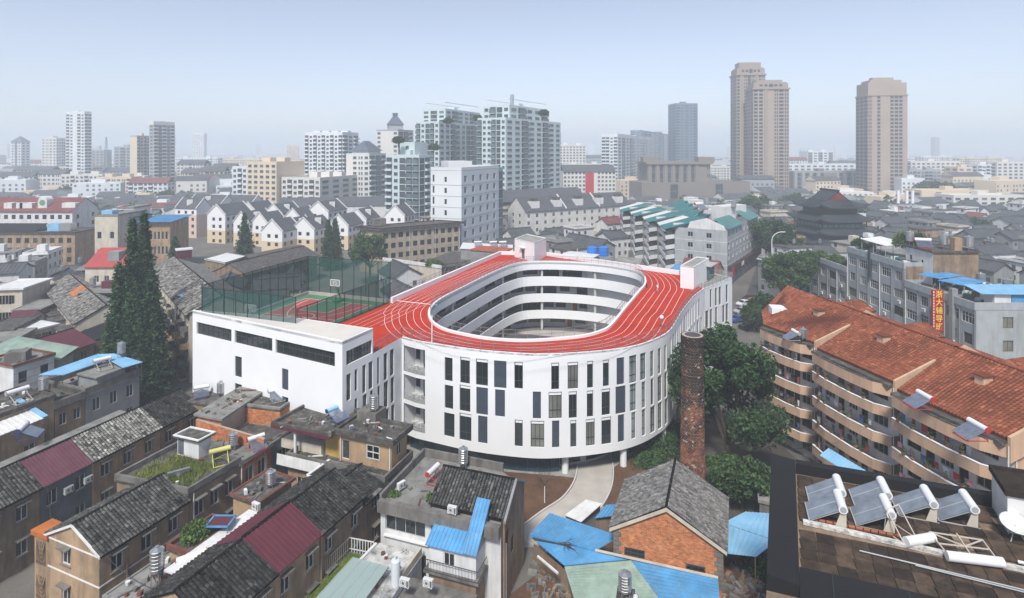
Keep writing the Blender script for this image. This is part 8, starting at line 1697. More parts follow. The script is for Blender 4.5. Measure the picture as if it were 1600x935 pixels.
for i, (px, Y, w_, L, ze, ax, lab) in enumerate(th):
 N_ = at_depth(px, Y); e_ = vadd(N_, nT, w_) if ax else vadd(N_, nT, L); L_ = L if ax else w_; q = [e_, N_, vadd(N_, uT, L_), vadd(e_, uT, L_)]; rows = [ze - 2.7 - 3.1 * k for k in range(4) if ze - 2.7 - 3.1 * k > 0]
 W_ = {0: ((.36, .72), 1.4, 1.4, rows + [ze + .2], 2), 1: (max(2, round(L_ / 3.4)), 1.4, 1.5, rows, 2, 1.)} if ax else {0: (3, 1.4, 1.4, rows, 2, 1.4), 3: (2, 1.2, 1.4, rows, 2, 1.4)}
 t = gable_house('townhouse', 'white gabled townhouse with a dark roof, %s' % lab, q, ze, ze + 4.2, 'roof_slate', 'wall_town', W_, ax, 'townhouse', .3, 'white gabled townhouses', cap=None, fm='frame_dark')
 pq_ = [q[(ax + k) % 4] for k in range(4)]
 for a_, c_ in ((pq_[0], pq_[3]), (pq_[1], pq_[2])):
  m_ = lerp(a_, c_, .5); u2 = unit(a_, c_); b = MB(); b.bar((*vadd(a_, u2, -.35), ze + .1), (*m_, ze + 4.6), .35, .5); b.bar((*m_, ze + 4.6), (*vadd(c_, u2, .35), ze + .1), .35, .5); b.build('gable_coping', MATS['wall_white'], t)
 if i % 2 == 0: p = lerp(lerp(pq_[0], pq_[1], .5), lerp(pq_[3], pq_[2], .5), .28); b = MB(); b.box((*p, ze + .8), (2.4, 2.2, 2.7), .3); b.build('roof_hut', MATS['wall_white'], t)
qr = [at_depth(432, 290), at_depth(604, 300), vadd(at_depth(604, 300), (-1, 14)), vadd(at_depth(432, 290), (-1, 14))]; gable_house('long_house', 'very long low house with one dark roof behind the white gables', qr, 11.5, 15.5, 'roof_slate', 'wall_white', {}, 0, 'house row', cap=None)
# left: maroon roofed apartments, tan row and others
q = front_face(-70, 113, 214, 13, -1.); zt = hgt(329, 214)
t = gable_house('apartment_block', 'white apartment block with a maroon roof and round dormer at the left edge', q, zt, zt + 4.4, 'tile_far_red', 'wall_white', {0: [(15, 1.5, 1.6, [zt - 3.2 - 3.1 * k for k in range(5)], 2, 1.), ], 1: (2, 1.3, 1.5, [zt - 3.2 - 3.1 * k for k in range(5)], 2, 2.)}, 0, 'apartment block', .5, cap=None, fm='frame_dark')
for px, w_ in ((38, 4.6), (28, 2.4), (64, 3.4), (10, 3), (105, 5)):
 x, y = at_depth(px, 214); b = MB(); b.box((x, y + 2.6, zt), (w_, 4, 3.4 if px == 64 else 2.7), 0); d_ = b.build('dormer', MATS['wall_white'], t)
 if px == 64: b = MB(); b.tube((x, y + .7, zt + 3.3), (x, y + 4, zt + 3.3), 1.7, 16); b.build('dormer_arch', MATS['wall_white'], d_); b = MB(); b.tube((x, y + .55, zt + 2.8), (x, y + .7, zt + 2.8), 1.1, 16); b.build('dormer_window', MATS['frame_green'], d_)
b = MB(); x, y = at_depth(62, 213.6); b.box((x, y, 0), (.5, .3, zt)); b.build('stair_strip', MATS['trim_white'], t)
q = front_face(-60, 117, 198, 11, 1.); mid_block('long_block', 'long tan two storey block with a dark roof below the maroon apartments', q, hgt(364, 198), 'wall_tan', {0: (13, 1.5, 1.8, [8, 4.6, 1.4], 2, 1.2)}, 'roof_felt', .2, pm='slate_black', over=.6, fm='frame_dark')
x, y = at_depth(70, 200); b = MB(); b.prism([(x - 30, y), (x - 3, y), (x - 3, y + 10), (x - 30, y + 10)], 11.8, 12.2); b.slab((x - 30, y - .5, 11.9), (x - 3, y - .5, 11.9), (x - 3, y + 5, 14), (x - 30, y + 5, 14), .2); tag(b.build('pitched_cover', MATS['slate_black']), 'dark pitched cover on the left part of the tan long block', 'roof')
for i, (px, dz) in enumerate(((88, 0), (106, 0))): x, y = at_depth(px, 202); b = MB(); b.box((x, y, 11.8), (4, 3, 2.6 + dz)); tag(b.build('roof_tank_box', MATS[('sheet_sky', 'steel')[i]]), ('pale blue', 'grey')[i] + ' tank box on the roof of the tan long block', 'tank')
for i, (px, Y) in enumerate(((47, 197.4), (64, 197.4), (80, 197.4))): x, y = at_depth(px, Y); aircon(x, y - .2, 7.0, 0, ('left', 'middle', 'right')[i] + ' white air conditioner on the tan long block at the left', 'air conditioners on the tan long block')
mid_block('house_block', 'tan square block with few windows left of the tallest conifer', corner(149, 180, 138, 185, 8, 12) if 0 else front_face(148, 184, 182, 14, 2), hgt(337, 182), 'wall_cream', {0: ((.2, .75), 1.3, 2.2, [12, 6.4, 1], 1)}, 'roof_grey', .4)
b = MB(); x, y = at_depth(172, 184); b.box((x, y, hgt(337, 182)), (3.4, 3, 1.5)); tag(b.build('roof_hut', MATS['sheet_sky']), 'light blue hut on the tan square block', 'roof hut')
mid_block('house_block', 'white block with a long window band behind the tallest conifer', front_face(183, 209, 200, 10, 2), hgt(325, 200), 'wall_white', {0: (2, 2.6, 1.9, [hgt(338, 200), 4], 4, .6)}, 'roof_grey', .3); mid_block('house_block', 'dark windowed block left of the tallest conifer', front_face(184, 210, 188, 10, 2), hgt(340, 188), 'wall_grey', {0: (4, .9, 3, [9, 3], 1, .8)}, 'roof_slate', .2)
t = mid_block('house_block', 'long grey block under a bright blue roof right of the tallest conifer', front_face(212, 266, 190, 12, 3), hgt(346, 190), 'wall_tan', {0: (8, .8, 2.6, [10.5, 5.6], 1, .8)}, 'sheet_blue', .0); q = front_face(209, 268, 188.6, 14, 3); slope(t, (*q[0], hgt(347, 189)), (*q[1], hgt(347, 189)), (*q[2], hgt(337, 200)), (*q[3], hgt(337, 200)), 'blue', .2)
t = gable_house('gable_house', 'house with a bright red roof and a roof hut left of the conifers', front_face(133, 200, 133, 11, 1), 13.3, 16.6, 'sheet_red', 'wall_cream', {0: (3, 1.1, 1.5, [9.5, 5.5], 2, 2.)}, 0, cap=None); x, y = at_depth(178, 134.5); b = MB(); b.box((x, y + 1, 14.1), (2.6, 2.4, 2.2)); b.build('roof_hut', MATS['wall_grey'], t)
t = mid_block('round_terrace_house', 'grey house with two stepped slab terraces in front of the red roof', front_face(132, 176, 121, 8, 2), 10.4, 'wall_grey', {0: (3, 1.2, 1.5, [7.4, 4], 2, .8)}, 'roof_grey', 0, over=1.2); b = MB(); x, y = at_depth(160, 122); b.box((x, y + 2, 10.4), (2.2, 1.6, 1.5)); tag(b.build('red_tank', MATS['sheet_maroon']), 'dark red tank box on the upper slab terrace', 'tank'); x, y = at_depth(145, 124); water_tank(x, y, 10.4, 'steel tank on the upper slab terrace', 1.5, .6, .6); flat_house('house_block', 'low grey block under the slab terrace by the conifers', front_face(152, 178, 116, 6, 2), 7.0, 'wall_cream', {0: (2, 1., 1.5, [4.0], 2, .8)}, 'roof_grey', 0, over=1., split=False)
flat_house('flat_roof_house', 'cream house with pale sheet roof at the left edge, two dark windows', front_face(-20, 35, 122, 9, 8), 10.5, 'wall_cream', {0: (5, 1.2, 1.9, [7.2, 3.6], 1, 1.5)}, 'sheet_white', .2, over=.5, split=False); flat_house('flat_roof_house', 'brown windowless house under a rusty canopy at the left', front_face(22, 62, 117, 8, 10), 7.5, 'wall_brown', {0: (2, 1., 1.3, [4.4], 1, 1.)}, 'roof_grey', .1, over=.4, split=False)
t = gable_house('gable_house', 'small house with a dull maroon hipped roof at the left edge', front_face(4, 42, 110, 7, 12), 6.0, 8.4, 'maroon', 'wall_cream', {}, 0, cap=None); flat_house('flat_roof_house', 'grey house with dark flat roof at the left edge', front_face(-30, 20, 103, 8, 14), 7.6, 'wall_grey', {0: (3, 1.2, 1.4, [4.6], 2, 1.)}, 'roof_felt', .2, over=.4, split=False)
for i, (px, Y, w_, h) in enumerate(((3, 98, 6, 7.4), (20, 92, 5, 6.4))): flat_house('flat_roof_house', ('dark roofed shed house at the left edge, rear', 'dark roofed shed house at the left edge, front')[i], front_face(px - 40, px + 22, Y, 6, 15), h, 'wall_brown', {0: (3, 1., 1.4, [3.6], 2, 1.)}, 'roof_grey', .15, over=.3, split=False)
# pagoda hall
pg_ = thing('pagoda_hall', 'dark tiered temple hall with upswept eaves and a red gable', 'temple', (130, 236, 0)); uP = (cos(.10), sin(.10)); vP = (-uP[1], uP[0]); mat('temple_tile', (.028, .036, .042), .8, .2, .5); mat('temple_wood', (.03, .022, .02), .8, .2); mat('temple_red', (.16, .02, .018), .8, .15); mat('temple_green', (.10, .19, .17), .7, .1)
def pq(hx, hy): return [vadd(vadd((130, 236), uP, sx * hx), vP, sy * hy) for sx, sy in ((-1, -1), (1, -1), (1, 1), (-1, 1))]
claim(pq(17, 17))
def skirt(root, hx0, hy0, z0, hx1, hy1, z1, lift=1.6):
 o, i_ = pq(hx0, hy0), pq(hx1, hy1); b = MB(); t = MB(); N = 10
 for s in range(4):
  A_, B_, C_, D_ = o[s], o[(s + 1) % 4], i_[(s + 1) % 4], i_[s]
  for k in range(N):
   f0, f1 = k / N, (k + 1) / N
   def row(f): e = abs(2 * f - 1) ** 5; p = lerp(A_, B_, f); q_ = lerp(D_, C_, f); c_ = ((130 + p[0]) / 2, (236 + p[1]) / 2); pe = vadd(p, unit((130, 236), p), 1.0 * e); mid = lerp(pe, q_, .5); return [(*pe, z0 + lift * e), (*mid, z0 + (z1 - z0) * .38 + lift * .3 * e), (*q_, z1)]
   r0, r1 = row(f0), row(f1)
   for j in (0, 1): b.poly([r0[j], r1[j], r1[j + 1], r0[j + 1]])
   b.poly([(x, y, z - .5) for x, y, z in (r0[0], r0[2], r1[2], r1[0])]); b.poly([(r0[0][0], r0[0][1], r0[0][2] - .5), (r1[0][0], r1[0][1], r1[0][2] - .5), r1[0], r0[0]])
  for k in range(26):
   f = (k + .5) / 26; p, q_ = lerp(A_, B_, f), lerp(D_, C_, f); m_ = lerp(p, q_, .5); t.bar((*p, z0 + .25), (*m_, z0 + (z1 - z0) * .38 + .2), .22, .2); t.bar((*m_, z0 + (z1 - z0) * .38 + .2), (*q_, z1 + .2), .22, .2)
 o_ = b.build('roof', MATS['temple_tile'], root); t.build('roof_tiles', MATS['temple_tile'], o_, kind='stuff')
for hx, z0, z1 in ((11.5, 0, 5), (11.0, 5, 9.6), (10.2, 9.6, 15), (8.8, 14.5, 20.5)): b = MB(); b.prism(pq(hx, hx), z0, z1); b.build('storey', MATS['temple_wood'], pg_)
skirt(pg_, 16.5, 16.5, 3.6, 11.6, 11.6, 6.0); skirt(pg_, 14.6, 14.6, 7.8, 10.6, 10.6, 10.4); skirt(pg_, 14.0, 14.0, 13.4, 9.4, 9.4, 16.2); skirt(pg_, 12.2, 12.2, 19.2, 6.0, 7.0, 22.2, 1.9)
q = pq(11.6, 11.6)
for i in range(4): b = MB(); b.prism([q[i], q[(i + 1) % 4], shrink(q, .2)[(i + 1) % 4], shrink(q, .2)[i]], 10.5, 11.9); b.build('gallery_rail', MATS['temple_green'], pg_)
for i in range(4):
 l = Line2([q[i], q[(i + 1) % 4]])
 for k in range(9): p = l.at(l.L * k / 8); b = MB(); b.box((*p, 10.4), (.35, .35, 3.6)); b.build('column', MATS['temple_red'], pg_)
q6 = pq(6.0, 7.0); r0, r1 = lerp(q6[0], q6[1], .5), lerp(q6[3], q6[2], .5); b = MB(); b.slab((*q6[3], 22.1), (*q6[0], 22.1), (*r0, 26.2), (*r1, 26.2), .3); b.slab((*q6[1], 22.1), (*q6[2], 22.1), (*r1, 26.2), (*r0, 26.2), .3); b.build('roof', MATS['temple_tile'], pg_)
b = MB()
for a, c, r in ((q6[0], q6[1], r0), (q6[3], q6[2], r1)): s = .9; m_ = lerp(a, c, .5); b.poly([(*lerp(m_, a, s), 22), (*lerp(m_, c, s), 22), (*m_, 25.7)])
b.build('gable', MATS['temple_red'], pg_); b = MB(); b.bar((*vadd(r0, vP, -.6), 26.9), (*vadd(r1, vP, .6), 26.9), .5, .9); b.build('ridge', MATS['temple_tile'], pg_)
for r in (r0, r1): b = MB(); b.tube((*r, 26.8), (*r, 28.6), .35, 6, r2=.1); b.build('finial', MATS['wall_white'], pg_)
pz = pq(19, 19); b = MB(); b.prism(pz, 0, .9); b.build('plinth', MATS['concrete'], pg_); pg_.scale = (.80, .80, .90)
mx, my = at_depth(1413, 300)
mk = thing('antenna_mast', 'lattice antenna mast with white panels right of the pagoda', 'antenna', (mx, my, 0))
for dx in (-3.5, 1, 4): b = MB(); b.tube((mx + dx * .6, my, 0), (mx + dx, my, hgt(305, 300)), .35, 5); b.build('pole', MATS['frame_alu'], mk); b = MB(); b.tube((mx + dx, my - .5, hgt(318, 300)), (mx + dx, my - .5, hgt(298, 300)), .7, 8); b.build('antenna_panel', MATS['white_box'], mk)
b = MB(); b.box((mx, my, hgt(322, 300)), (14, 2, .6)); b.build('platform', MATS['frame_alu'], mk)
# right hand towers
def crown(t, q, z, m='t_tan2', steps=((1.2, 2.2), (-1.5, 6), (-4, 10))):
 for off, h in steps: b = MB(); b.prism(shrink(q, -off), z, z + h); b.build('crown_step', MATS[m], t)
 W = MB(); k = shrink(q, -steps[1][0]); bays(t, [k[0], k[1]], z + 1.6, z + steps[1][1], 3., '.wwgww.', m, acc=(W, MB(), MB()), wf=.6); W.build('crown_windows', [MATS['t_dark'], MATS['t_dark']], t, kind='stuff')
q = front_face(1151, 1196, 520, 18, -4); t = tower('tower_block', 'tallest tan tower with a stepped crown, left of the joined pair', q, hgt(118, 520), 't_tan', {0: 'wpvgvpwv', 3: 'wvw'}, 3.05, bm='t_tan2', roof=None, wf=.72, hf=.6, gm=('t_dark', 't_dark')); crown(t, q, hgt(118, 520), 't_tan2', ((.9, 1.2), (-.4, 6), (-1.2, 7), (-3, 12)))
q = front_face(1177, 1233, 490, 20, -4); t = tower('tower_block', 'shorter tan tower joined to the right of the tallest one', q, hgt(140, 490), 't_tan', {0: 'wwp.vWv', 3: 'wvw'}, 3.05, bm='t_tan2', roof=None, wf=.72, hf=.6, gm=('t_dark', 't_dark')); crown(t, q, hgt(140, 490), 't_tan2', ((.9, 1.2), (-.5, 5), (-1.2, 6.2), (-4, 8.5)))
q = front_face(1356, 1418, 468, 20, -6); t = tower('tower_block', 'lone tan tower on the right with a column of blue windows', q, hgt(150, 468), 't_tan', {0: 'v.w..wWw.', 3: 'www'}, 3.05, bm='t_tan2', roof=None, wf=.72, hf=.6, gm=('t_dark', 't_dark')); crown(t, q, hgt(150, 468), 't_tan', ((.5, 1.0), (-1.4, 9.5), (-.4, 10.6), (-3, 13), (-7, 15.5)))
tower('office_block', 'grey pilastered office block between the tan towers', front_face(1240, 1341, 520, 20, 3), hgt(270, 520), 't_brown', {0: 'pgpgpgpg...pgpgpg'}, 3.6, bm='t_grey', cat='office block', heads=1)
tower('tower_block', 'white blue tower with balcony grid right of the centre', corner(965, 520, 940, 1017, 24), hgt(214, 520), 't_white', {0: 'bbwb', 1: 'wgwBwgwBwg'}, 3.1, gm=('t_glass2', 't_glass2'), heads=3, ph=2.8)
tower('tower_block', 'row of blue grey towers with scalloped tops behind the white blue tower', corner(1000, 640, 985, 1058, 24), hgt(205, 640), 't_blue', {0: 'bw', 1: 'bwgbwgbwg'}, 3.1, bm='t_steel', heads=4, gm=('t_glass2', 't_glass2')); tower('tower_block', 'slim blue grey tower standing above its row', front_face(1056, 1090, 620, 22, 6), hgt(163, 620), 't_blue', {0: 'bwgwb', 3: 'ww'}, 3.1, bm='t_steel', heads=1, gm=('t_glass2', 't_glass2'))
q = front_face(1012, 1110, 430, 26, 3); t = tower('civic_hall', 'brown civic hall with a colonnade of tall windows', q, hgt(257, 430), 't_brown', {0: 'pgpgpgpgpgpgp..v'}, 6., cat='public building', heads=0, ph=2.0); b = MB(); b.prism(shrink(q, -1.5), hgt(257, 430), hgt(254, 430)); b.build('cornice', MATS['t_brown'], t)
for f in (.06, .94): p = lerp(q[0], q[1], f); b = MB(); b.box((p[0], p[1] + 5, hgt(254, 430)), (12, 10, 4)); b.build('roof_block', MATS['t_brown'], t)
tower('civic_podium', 'long brown podium wing beside the civic hall', front_face(1003, 1172, 405, 24, 10), hgt(288, 405), 't_brown', {0: '...g....g...'}, 5, cat='public building', heads=0)
t = tower('office_block', 'grey slate roofed block with a red panel on its front', front_face(880, 962, 425, 16, 6), hgt(268, 425), 't_pale', {0: 'wwwwww...wwwww'}, 3.2, cat='office block', roof=None); q = front_face(880, 962, 425, 16, 6); gable_roof(t, q, 0, hgt(268, 425), hgt(258, 425), 'roof_slate', .6, cap=None); b = MB(); a, c = lerp(q[0], q[1], .42), lerp(q[0], q[1], .58); b.prism([vadd(a, (0, -.4)), vadd(c, (0, -.4)), c, a], 6, hgt(268, 425) - 1); b.build('red_panel', MATS['sign_red'], t)
tower('hotel_block', 'pale hotel block far behind the highest mint tower', front_face(874, 915, 720, 20), hgt(228, 720), 't_pale', {0: 'wwwwwwww'}, 3.4, cat='hotel', heads=2); tower('office_block', 'white office block on the far right of the joined tan towers', front_face(1262, 1302, 820, 24), hgt(238, 820), 't_white', {0: 'gwgwg'}, 3.6, cat='office block', heads=2)
for i, (xl, xr, yt, Y, m, pat, lab) in enumerate(((1424, 1500, 254, 560, 't_pale', 'wwwwwwwwww', 'pale pinkish block with small square windows right of the lone tan tower'), (1497, 1530, 263, 545, 't_cream', 'www', 'cream stair block joined to the pale pinkish block'), (1528, 1560, 259, 540, 't_white', 'bWbWb', 'white block with pale blue window bands at the far right'), (1558, 1600, 255, 535, 't_pale', 'wwwww', 'beige block at the right edge of the frame'), (1440, 1545, 300, 400, 't_cream', '..g....g..', 'long low cream wall building on the right'), (1490, 1600, 308, 380, 't_pale', 'wwwwwwww', 'long low pale building near the right edge'), (1230, 1345, 258, 640, 't_white', 'wwwwwwwwwwww', 'long white gabled block behind the grey office block'))):
 tower('apartment_block', lab, front_face(xl, xr, Y, 16, 3), hgt(yt, Y), m, {0: pat, 3: 'ww'}, 3.2, cat='building', heads=1)
# rows of five storey blocks in the haze, left and right
rnd = random.Random(23); k = 0
rowspec = [(-6, 52, 276, 470), (46, 100, 272, 480), (95, 160, 275, 470), (150, 205, 279, 450), (200, 262, 286, 430), (20, 80, 266, 560), (92, 150, 262, 600), (160, 215, 268, 590), (276, 318, 256, 560), (312, 350, 268, 480), (330, 366, 262, 520), (282, 345, 270, 520), (470, 500, 262, 640), (420, 480, 262, 560), (1040, 1110, 300, 560), (1100, 1145, 262, 700), (1226, 1262, 250, 760), (1300, 1345, 256, 700), (1440, 1490, 246, 900), (1500, 1570, 248, 860), (880, 945, 258, 640), (905, 960, 246, 900), (270, 340, 248, 800), (340, 420, 250, 860), (20, 70, 254, 800), (110, 190, 256, 740), (1420, 1470, 268, 520)]
adj = ('white', 'pale', 'grey', 'cream');
for xl, xr, yt, Y in rowspec:
 m = rnd.choice(('t_white', 't_white', 't_pale', 't_pale', 't_cream', 't_grey')); q = front_face(xl, xr, Y, 13, rnd.uniform(-8, 14))
 if not free(*lerp(q[0], q[1], .5), 2): continue
 n_ = max(4, int((xr - xl) * Y / FPX / 3.6)); pat = ''.join(rnd.choice('wwwvb') for _ in range(n_)); k += 1
 xm = (xl + xr) / 2; side = 'far left' if xm < 270 else 'left of the cream block' if xm < 480 else 'behind the centre' if xm < 1000 else 'between the right hand towers' if xm < 1345 else 'far right'
 dist = 'front row' if Y < 500 else 'second row' if Y < 620 else 'back row'
 fl_ = max(2, round(hgt(yt, Y) / 3.1)); rf_ = rnd.random() < .45; rm_ = rnd.choice(('tile_far', 'tile_far', 'tile_far_red', 'roof_slate'))
 t = tower('apartment_row', 'hazy %s apartment row, %d storeys, %s roof, %s, %s' % (m[2:], fl_, {'tile_far': 'grey pitched', 'tile_far_red': 'red pitched', 'roof_slate': 'slate pitched'}[rm_] if rf_ else 'flat', side, dist), q, hgt(yt, Y), m, {0: pat, 1: 'ww', 3: 'ww'}, 3.1, cat='apartment block', roof=None if rf_ else 'parapet', heads=2, group='hazy apartment rows')
 if rf_: gable_roof(t, q, 0, hgt(yt, Y), hgt(yt, Y) + 3.6, rm_, .5, cap=None)
# the quarters of low old houses: one thing per house
hk = 0
def small_house(x, y, rz, L, W_, ze, rise, kind, wm, rm, lab, grp):
 u = (cos(rz), sin(rz)); n = (-u[1], u[0]); c = (x, y); q = [vadd(vadd(c, u, sx * L / 2), n, sy * W_ / 2) for sx, sy in ((-1, -1), (1, -1), (1, 1), (-1, 1))]
 t = thing('old_house', lab, 'house', (x, y, 0), 0, grp); b = MB(); b.prism(q, 0, ze, top=False)
 if kind == 'gable':
  for a, d_ in ((q[1], q[2]), (q[3], q[0])): b.poly([(*a, ze), (*d_, ze), (*lerp(a, d_, .5), ze + rise - .05)])
 else: b.poly([(*p, ze) for p in q])
 b.build('wall', MATS[wm], t); w_ = MB(); rr_ = random.Random(int(x * 7 + y * 3))
 for i in range(4):
  l = Line2([q[i], q[(i + 1) % 4]]); nn = l.nrm(.1)
  for zb in (1.0, 4.0, 7.0):
   if zb + 1.6 > ze: continue
   for k_ in range(max(1, int(l.L / 2.8))):
    if rr_.random() < .2: continue
    uu = (k_ + .5) * l.L / max(1, int(l.L / 2.8)); a, d_ = vadd(l.at(uu - .55), nn, .04), vadd(l.at(uu + .55), nn, .04); w_.poly([(*a, zb), (*d_, zb), (*d_, zb + 1.4), (*a, zb + 1.4)])
    a2, d2 = vadd(l.at(uu - .65), nn, .12), vadd(l.at(uu + .65), nn, .12); w_.prism([a2, d2, l.at(uu + .65), l.at(uu - .65)], zb - .14, zb, 1)
 w_.build('windows', [MATS['t_glass'], MATS['trim_white']], t, kind='stuff')
 if kind == 'gable':
  o = shrink(q, -.45); dz = rise / (W_ / 2) * .45; r0, r1 = lerp(o[0], o[3], .5), lerp(o[1], o[2], .5)
  s = MB(); s.slab((*o[0], ze - dz), (*o[1], ze - dz), (*r1, ze + rise), (*r0, ze + rise), .2); s.slab((*o[2], ze - dz), (*o[3], ze - dz), (*r0, ze + rise), (*r1, ze + rise), .2); ro = s.build('roof', MATS[rm], t)
  rb = MB(); np_ = int(L / .85)
  for k_ in range(np_):
   f = (k_ + .5) / np_
   for A_, B_, R0_, R1_ in ((o[0], o[1], r0, r1), (o[3], o[2], r0, r1)): p0, p1 = lerp(A_, B_, f), lerp(R0_, R1_, f); rb.bar((*p0, ze - dz + .1), (*p1, ze + rise + .1), .34, .1)
  rb.bar((*r0, ze + rise + .32), (*r1, ze + rise + .32), .4, .4); rb.build('roof_tiles', MATS[rm], ro, kind='stuff')
 else:
  s = MB(); s.prism(shrink(q, -.35), ze + .005, ze + .25); s.build('roof', MATS[rm], t); iq = shrink(q, .2); s = MB()
  if rr_.random() < .6:
   for i in range(4): s.prism([q[i], q[(i + 1) % 4], iq[(i + 1) % 4], iq[i]], ze + .25, ze + .9)
   s.build('parapet', MATS[wm], t)
  if rr_.random() < .5: s = MB(); s.box((x, y, ze + .25), (2.4, 2.2, 2.1), rz); s.build('roof_hut', MATS[rr_.choice((wm, 'wall_white'))], t)
 claim(q)
 return t
def quarter(y0, y1, k0, k1, ang, seed, where, grp, limit, sx=12.5, sy=10.5):
 rnd = random.Random(seed); cnt = 0; a = radians(ang); y = y0; row = 0
 while y < y1 and cnt < limit:
  x = k0(y) * y + rnd.uniform(0, 6)
  while x < k1(y) * y and cnt < limit:
   X, Y_ = x + rnd.uniform(-1.5, 1.5), y + rnd.uniform(-1.6, 1.6); L, W_ = rnd.uniform(8, 12), rnd.uniform(6, 8.4)
   if free(X, Y_, 5.2) and rnd.random() < .93:
    gk_ = rnd.random() < .74; rz = a + rnd.choice((0, 0, pi / 2)) + rnd.uniform(-.07, .07); ze = rnd.choice((4.6, 5.6, 6.4, 7.0, 7.6)) + (0 if gk_ else 1.6)
    rc = rnd.random(); rm = ('tile_far' if rc < .74 else 'roof_slate' if rc < .94 else 'tile_far_red') if gk_ else ('roof_grey' if rc < .5 else 'roof_felt' if rc < .8 else 'sheet_white' if rc < .92 else 'sheet_blue')
    wm = rnd.choice(('wall_white', 'wall_white', 'wall_white', 'wall_cream', 'wall_grey', 'wall_grey', 'wall_tan')); rn = {'tile_far': 'grey gable roof', 'roof_slate': 'slate gable roof', 'tile_far_red': 'red gable roof', 'roof_grey': 'grey flat roof', 'roof_felt': 'dark flat roof', 'sheet_white': 'white flat roof', 'sheet_blue': 'blue flat roof'}[rm]
    wn_ = wm.split('_')[1]; fx = (x / y - k0(y)) / (k1(y) - k0(y)); fy = (y - y0) / (y1 - y0); lab = '%s %s house, %s%s, %s %s, %s' % ('low' if ze < 6 else 'tall', wn_, rn, '' if not gk_ else ' turned end on' if abs(rz - a) > 1 else ' lengthwise', ('front row', 'second row', 'middle rows', 'rear rows', 'last rows')[max(0, min(4, int(fy * 5)))], ('far left', 'left', 'centre', 'right', 'far right')[max(0, min(4, int(fx * 5)))], where); small_house(X, Y_, rz, L, W_, ze, rnd.uniform(1.7, 2.4), 'gable' if gk_ else 'flat', wm, rm, lab, grp); cnt += 1
    if rnd.random() < .22 and Y_ < 240: [water_tank, ][0](X + .8, Y_, ze + (2.2 if gk_ else .3), 'small steel tank on a %s house with %s, old quarter %s' % (wn_, rn, where), 1.3, .5, .5, 'steel tanks of the old quarters')
   x += sx * rnd.uniform(.9, 1.12)
  y += sy; row += 1
 return cnt
claim([at_depth(262, 178), at_depth(600, 178), at_depth(600, 300), at_depth(262, 300)])
n1_ = quarter(104, 330, lambda y: -.99, lambda y: -.20 if y > 200 else -.33, 20, 5, 'on the left', 'old houses on the left', 150)
n2_ = quarter(150, 420, lambda y: .40 if y > 260 else .46, lambda y: .98, 14, 6, 'on the right', 'old houses on the right', 145, 13, 11.5)
n3_ = quarter(145, 330, lambda y: -.2, lambda y: .2, 33, 7, 'behind the school', 'old houses behind the school', 34)
# beyond: a hazy mass of roofs and blocks nobody could count
rnd = random.Random(77); far = MB(); fw = MB()
for i in range(2400):
 y = 260 + 3600 * rnd.random() ** 1.9; x = y * rnd.uniform(-1.05, 1.05); r = rnd.random()
 w_, d_ = rnd.uniform(10, 34), rnd.uniform(9, 16); h = rnd.choice((6, 7, 8, 10, 13, 16, 18)) if y > 420 else rnd.uniform(5.5, 8)
 if y > 1000 and r < .06: h = rnd.uniform(28, 75); w_ = rnd.uniform(16, 28)
 if not free(x, y, max(w_, d_) * .55): continue
 rz = rnd.choice((.3, .35, .1, -.1)); m = rnd.randrange(5); far.box((x, y, 0), (w_, d_, h), rz, m); u = (cos(rz), sin(rz)); n = (u[1], -u[0])
 if h < 20:
  if rnd.random() < .6:
   q = [vadd(vadd((x, y), u, sx * (w_ / 2 + .5)), (-u[1], u[0]), sy * (d_ / 2 + .5)) for sx, sy in ((-1, -1), (1, -1), (1, 1), (-1, 1))]; r0, r1 = lerp(q[0], q[3], .5), lerp(q[1], q[2], .5); rm = rnd.choice((5, 5, 5, 5, 5, 6)); rs_ = rnd.uniform(2, 3.4)
   far.poly([(*q[0], h), (*q[1], h), (*r1, h + rs_), (*r0, h + rs_)], rm); far.poly([(*q[2], h), (*q[3], h), (*r0, h + rs_), (*r1, h + rs_)], rm); far.poly([(*q[1], h), (*q[2], h), (*r1, h + rs_)], m); far.poly([(*q[3], h), (*q[0], h), (*r0, h + rs_)], m)
  else: far.box((x, y, h), (w_ * .3, d_ * .4, 2.5), rz, m)
 if y < 1300:
  nf, nu = max(1, int(h / 3.1)), max(2, int(w_ / 3.4))
  for f in range(nf):
   for k in range(nu):
    if rnd.random() < .15: continue
    c_ = vadd(vadd((x, y), u, -w_ / 2 + (k + .5) * w_ / nu), n, d_ / 2 + .08); a, b_ = vadd(c_, u, -.75), vadd(c_, u, .75); far.poly([(*a, f * 3.1 + .9), (*b_, f * 3.1 + .9), (*b_, f * 3.1 + 2.4), (*a, f * 3.1 + 2.4)], 7)
far.build('distant_city', [MATS[x] for x in ('t_white', 't_pale', 't_grey', 't_cream', 't_white', 'tile_far', 'tile_far_red', 't_glass2')], kind='stuff')
fl = MB(); rnd = random.Random(78)
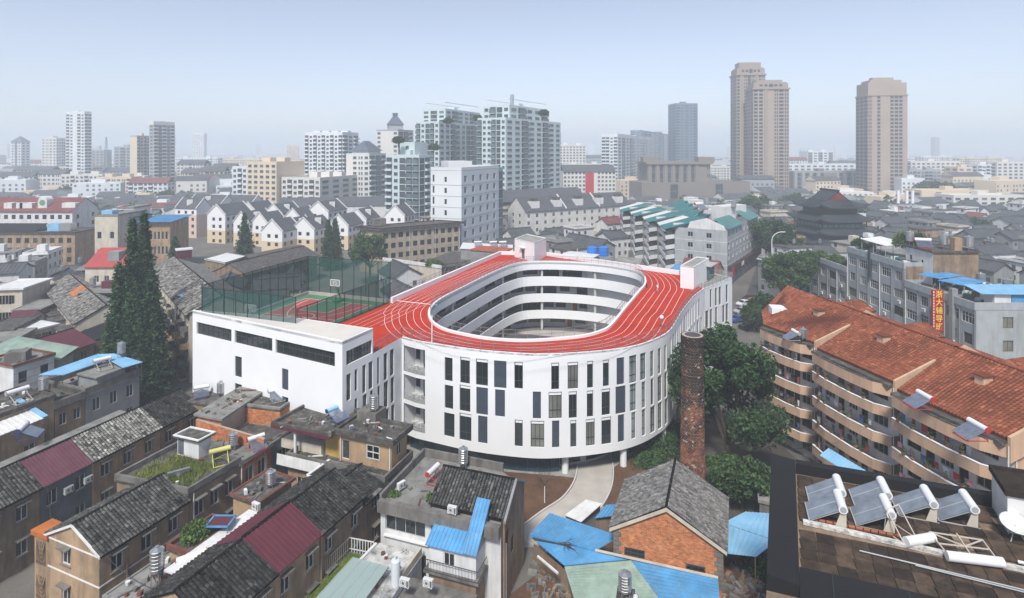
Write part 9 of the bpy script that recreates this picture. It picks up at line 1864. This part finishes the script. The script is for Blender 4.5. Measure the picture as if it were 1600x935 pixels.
for i in range(900):                                   # distant greenery between the roofs
 y = 330 + 1800 * rnd.random() ** 1.6; x = y * rnd.uniform(-1, 1); r = rnd.uniform(2.5, 5.5)
 if not free(x, y, r): continue
 for k in range(26): d = Vector((rnd.gauss(0, 1), rnd.gauss(0, 1), rnd.gauss(0, .8))).normalized() * r * rnd.random() ** .4; leaf_quad(fl, (x + d.x, y + d.y, r * 1.1 + d.z), r * .42, rnd, rnd.random() * .8)
fl.build('distant_trees', MATS['leaf_mid'], kind='stuff')
for i, (px, Y, h, r, lab) in enumerate(((90, 440, 11, 7, 'hazy tree at the left end of the tree line below the white rows'), (112, 435, 13, 8, 'hazy round tree in the tree line below the white rows'), (140, 440, 12, 8, 'hazy broad tree in the middle of the tree line'), (165, 430, 10, 7, 'hazy low tree right in the tree line'), (225, 420, 10, 7, 'hazy tree below the stepped tower pair'), (258, 415, 11, 7, 'hazy tree right below the stepped tower pair'), (290, 420, 10, 6, 'hazy tree left of the white gabled houses'), (1450, 430, 17, 9, 'hazy tree below the pale pinkish block'), (1475, 425, 16, 9, 'hazy bushy tree right of the pinkish block'), (1436, 440, 10, 6, 'hazy tree by the lone tan tower'), (1350, 300, 10, 5, 'tree behind the pagoda on its right'), (1530, 260, 9, 5, 'tree among the old roofs on the right'), (1180, 330, 14, 7, 'hazy tree behind the teal roofed apartments'), (140, 330, 10, 6, 'tree behind the red dormer apartments'), (1240, 370, 12, 7, 'hazy tree left behind the pagoda'))):
 x, y = at_depth(px, Y); tree(x, y, 0, lab, 'hz%d' % (i % 3), 200 + i % 3, 12, 7, 2600, .75, 'broad', 'leaf_dark', 'hazy distant trees', rz=i * 1.3, s=h / 12)
# ------------------------------------------------------------------ the hazy air
m = bpy.data.materials.new('haze'); m.use_nodes = True; nt = m.node_tree; nt.nodes.clear()
ho = nt.nodes.new("ShaderNodeOutputMaterial"); hv = nt.nodes.new("ShaderNodeVolumePrincipled")
hv.inputs['Color'].default_value = (.86, .935, 1, 1); hv.inputs['Density'].default_value = HAZE; hv.inputs['Anisotropy'].default_value = 0.0
nt.links.new(hv.outputs[0], ho.inputs['Volume'])
b = MB(); b.prism([(-6900, -80), (6900, -80), (6900, 6600), (-6900, 6600)], -1.5, 140)
hz = b.build('haze', m, kind='stuff')
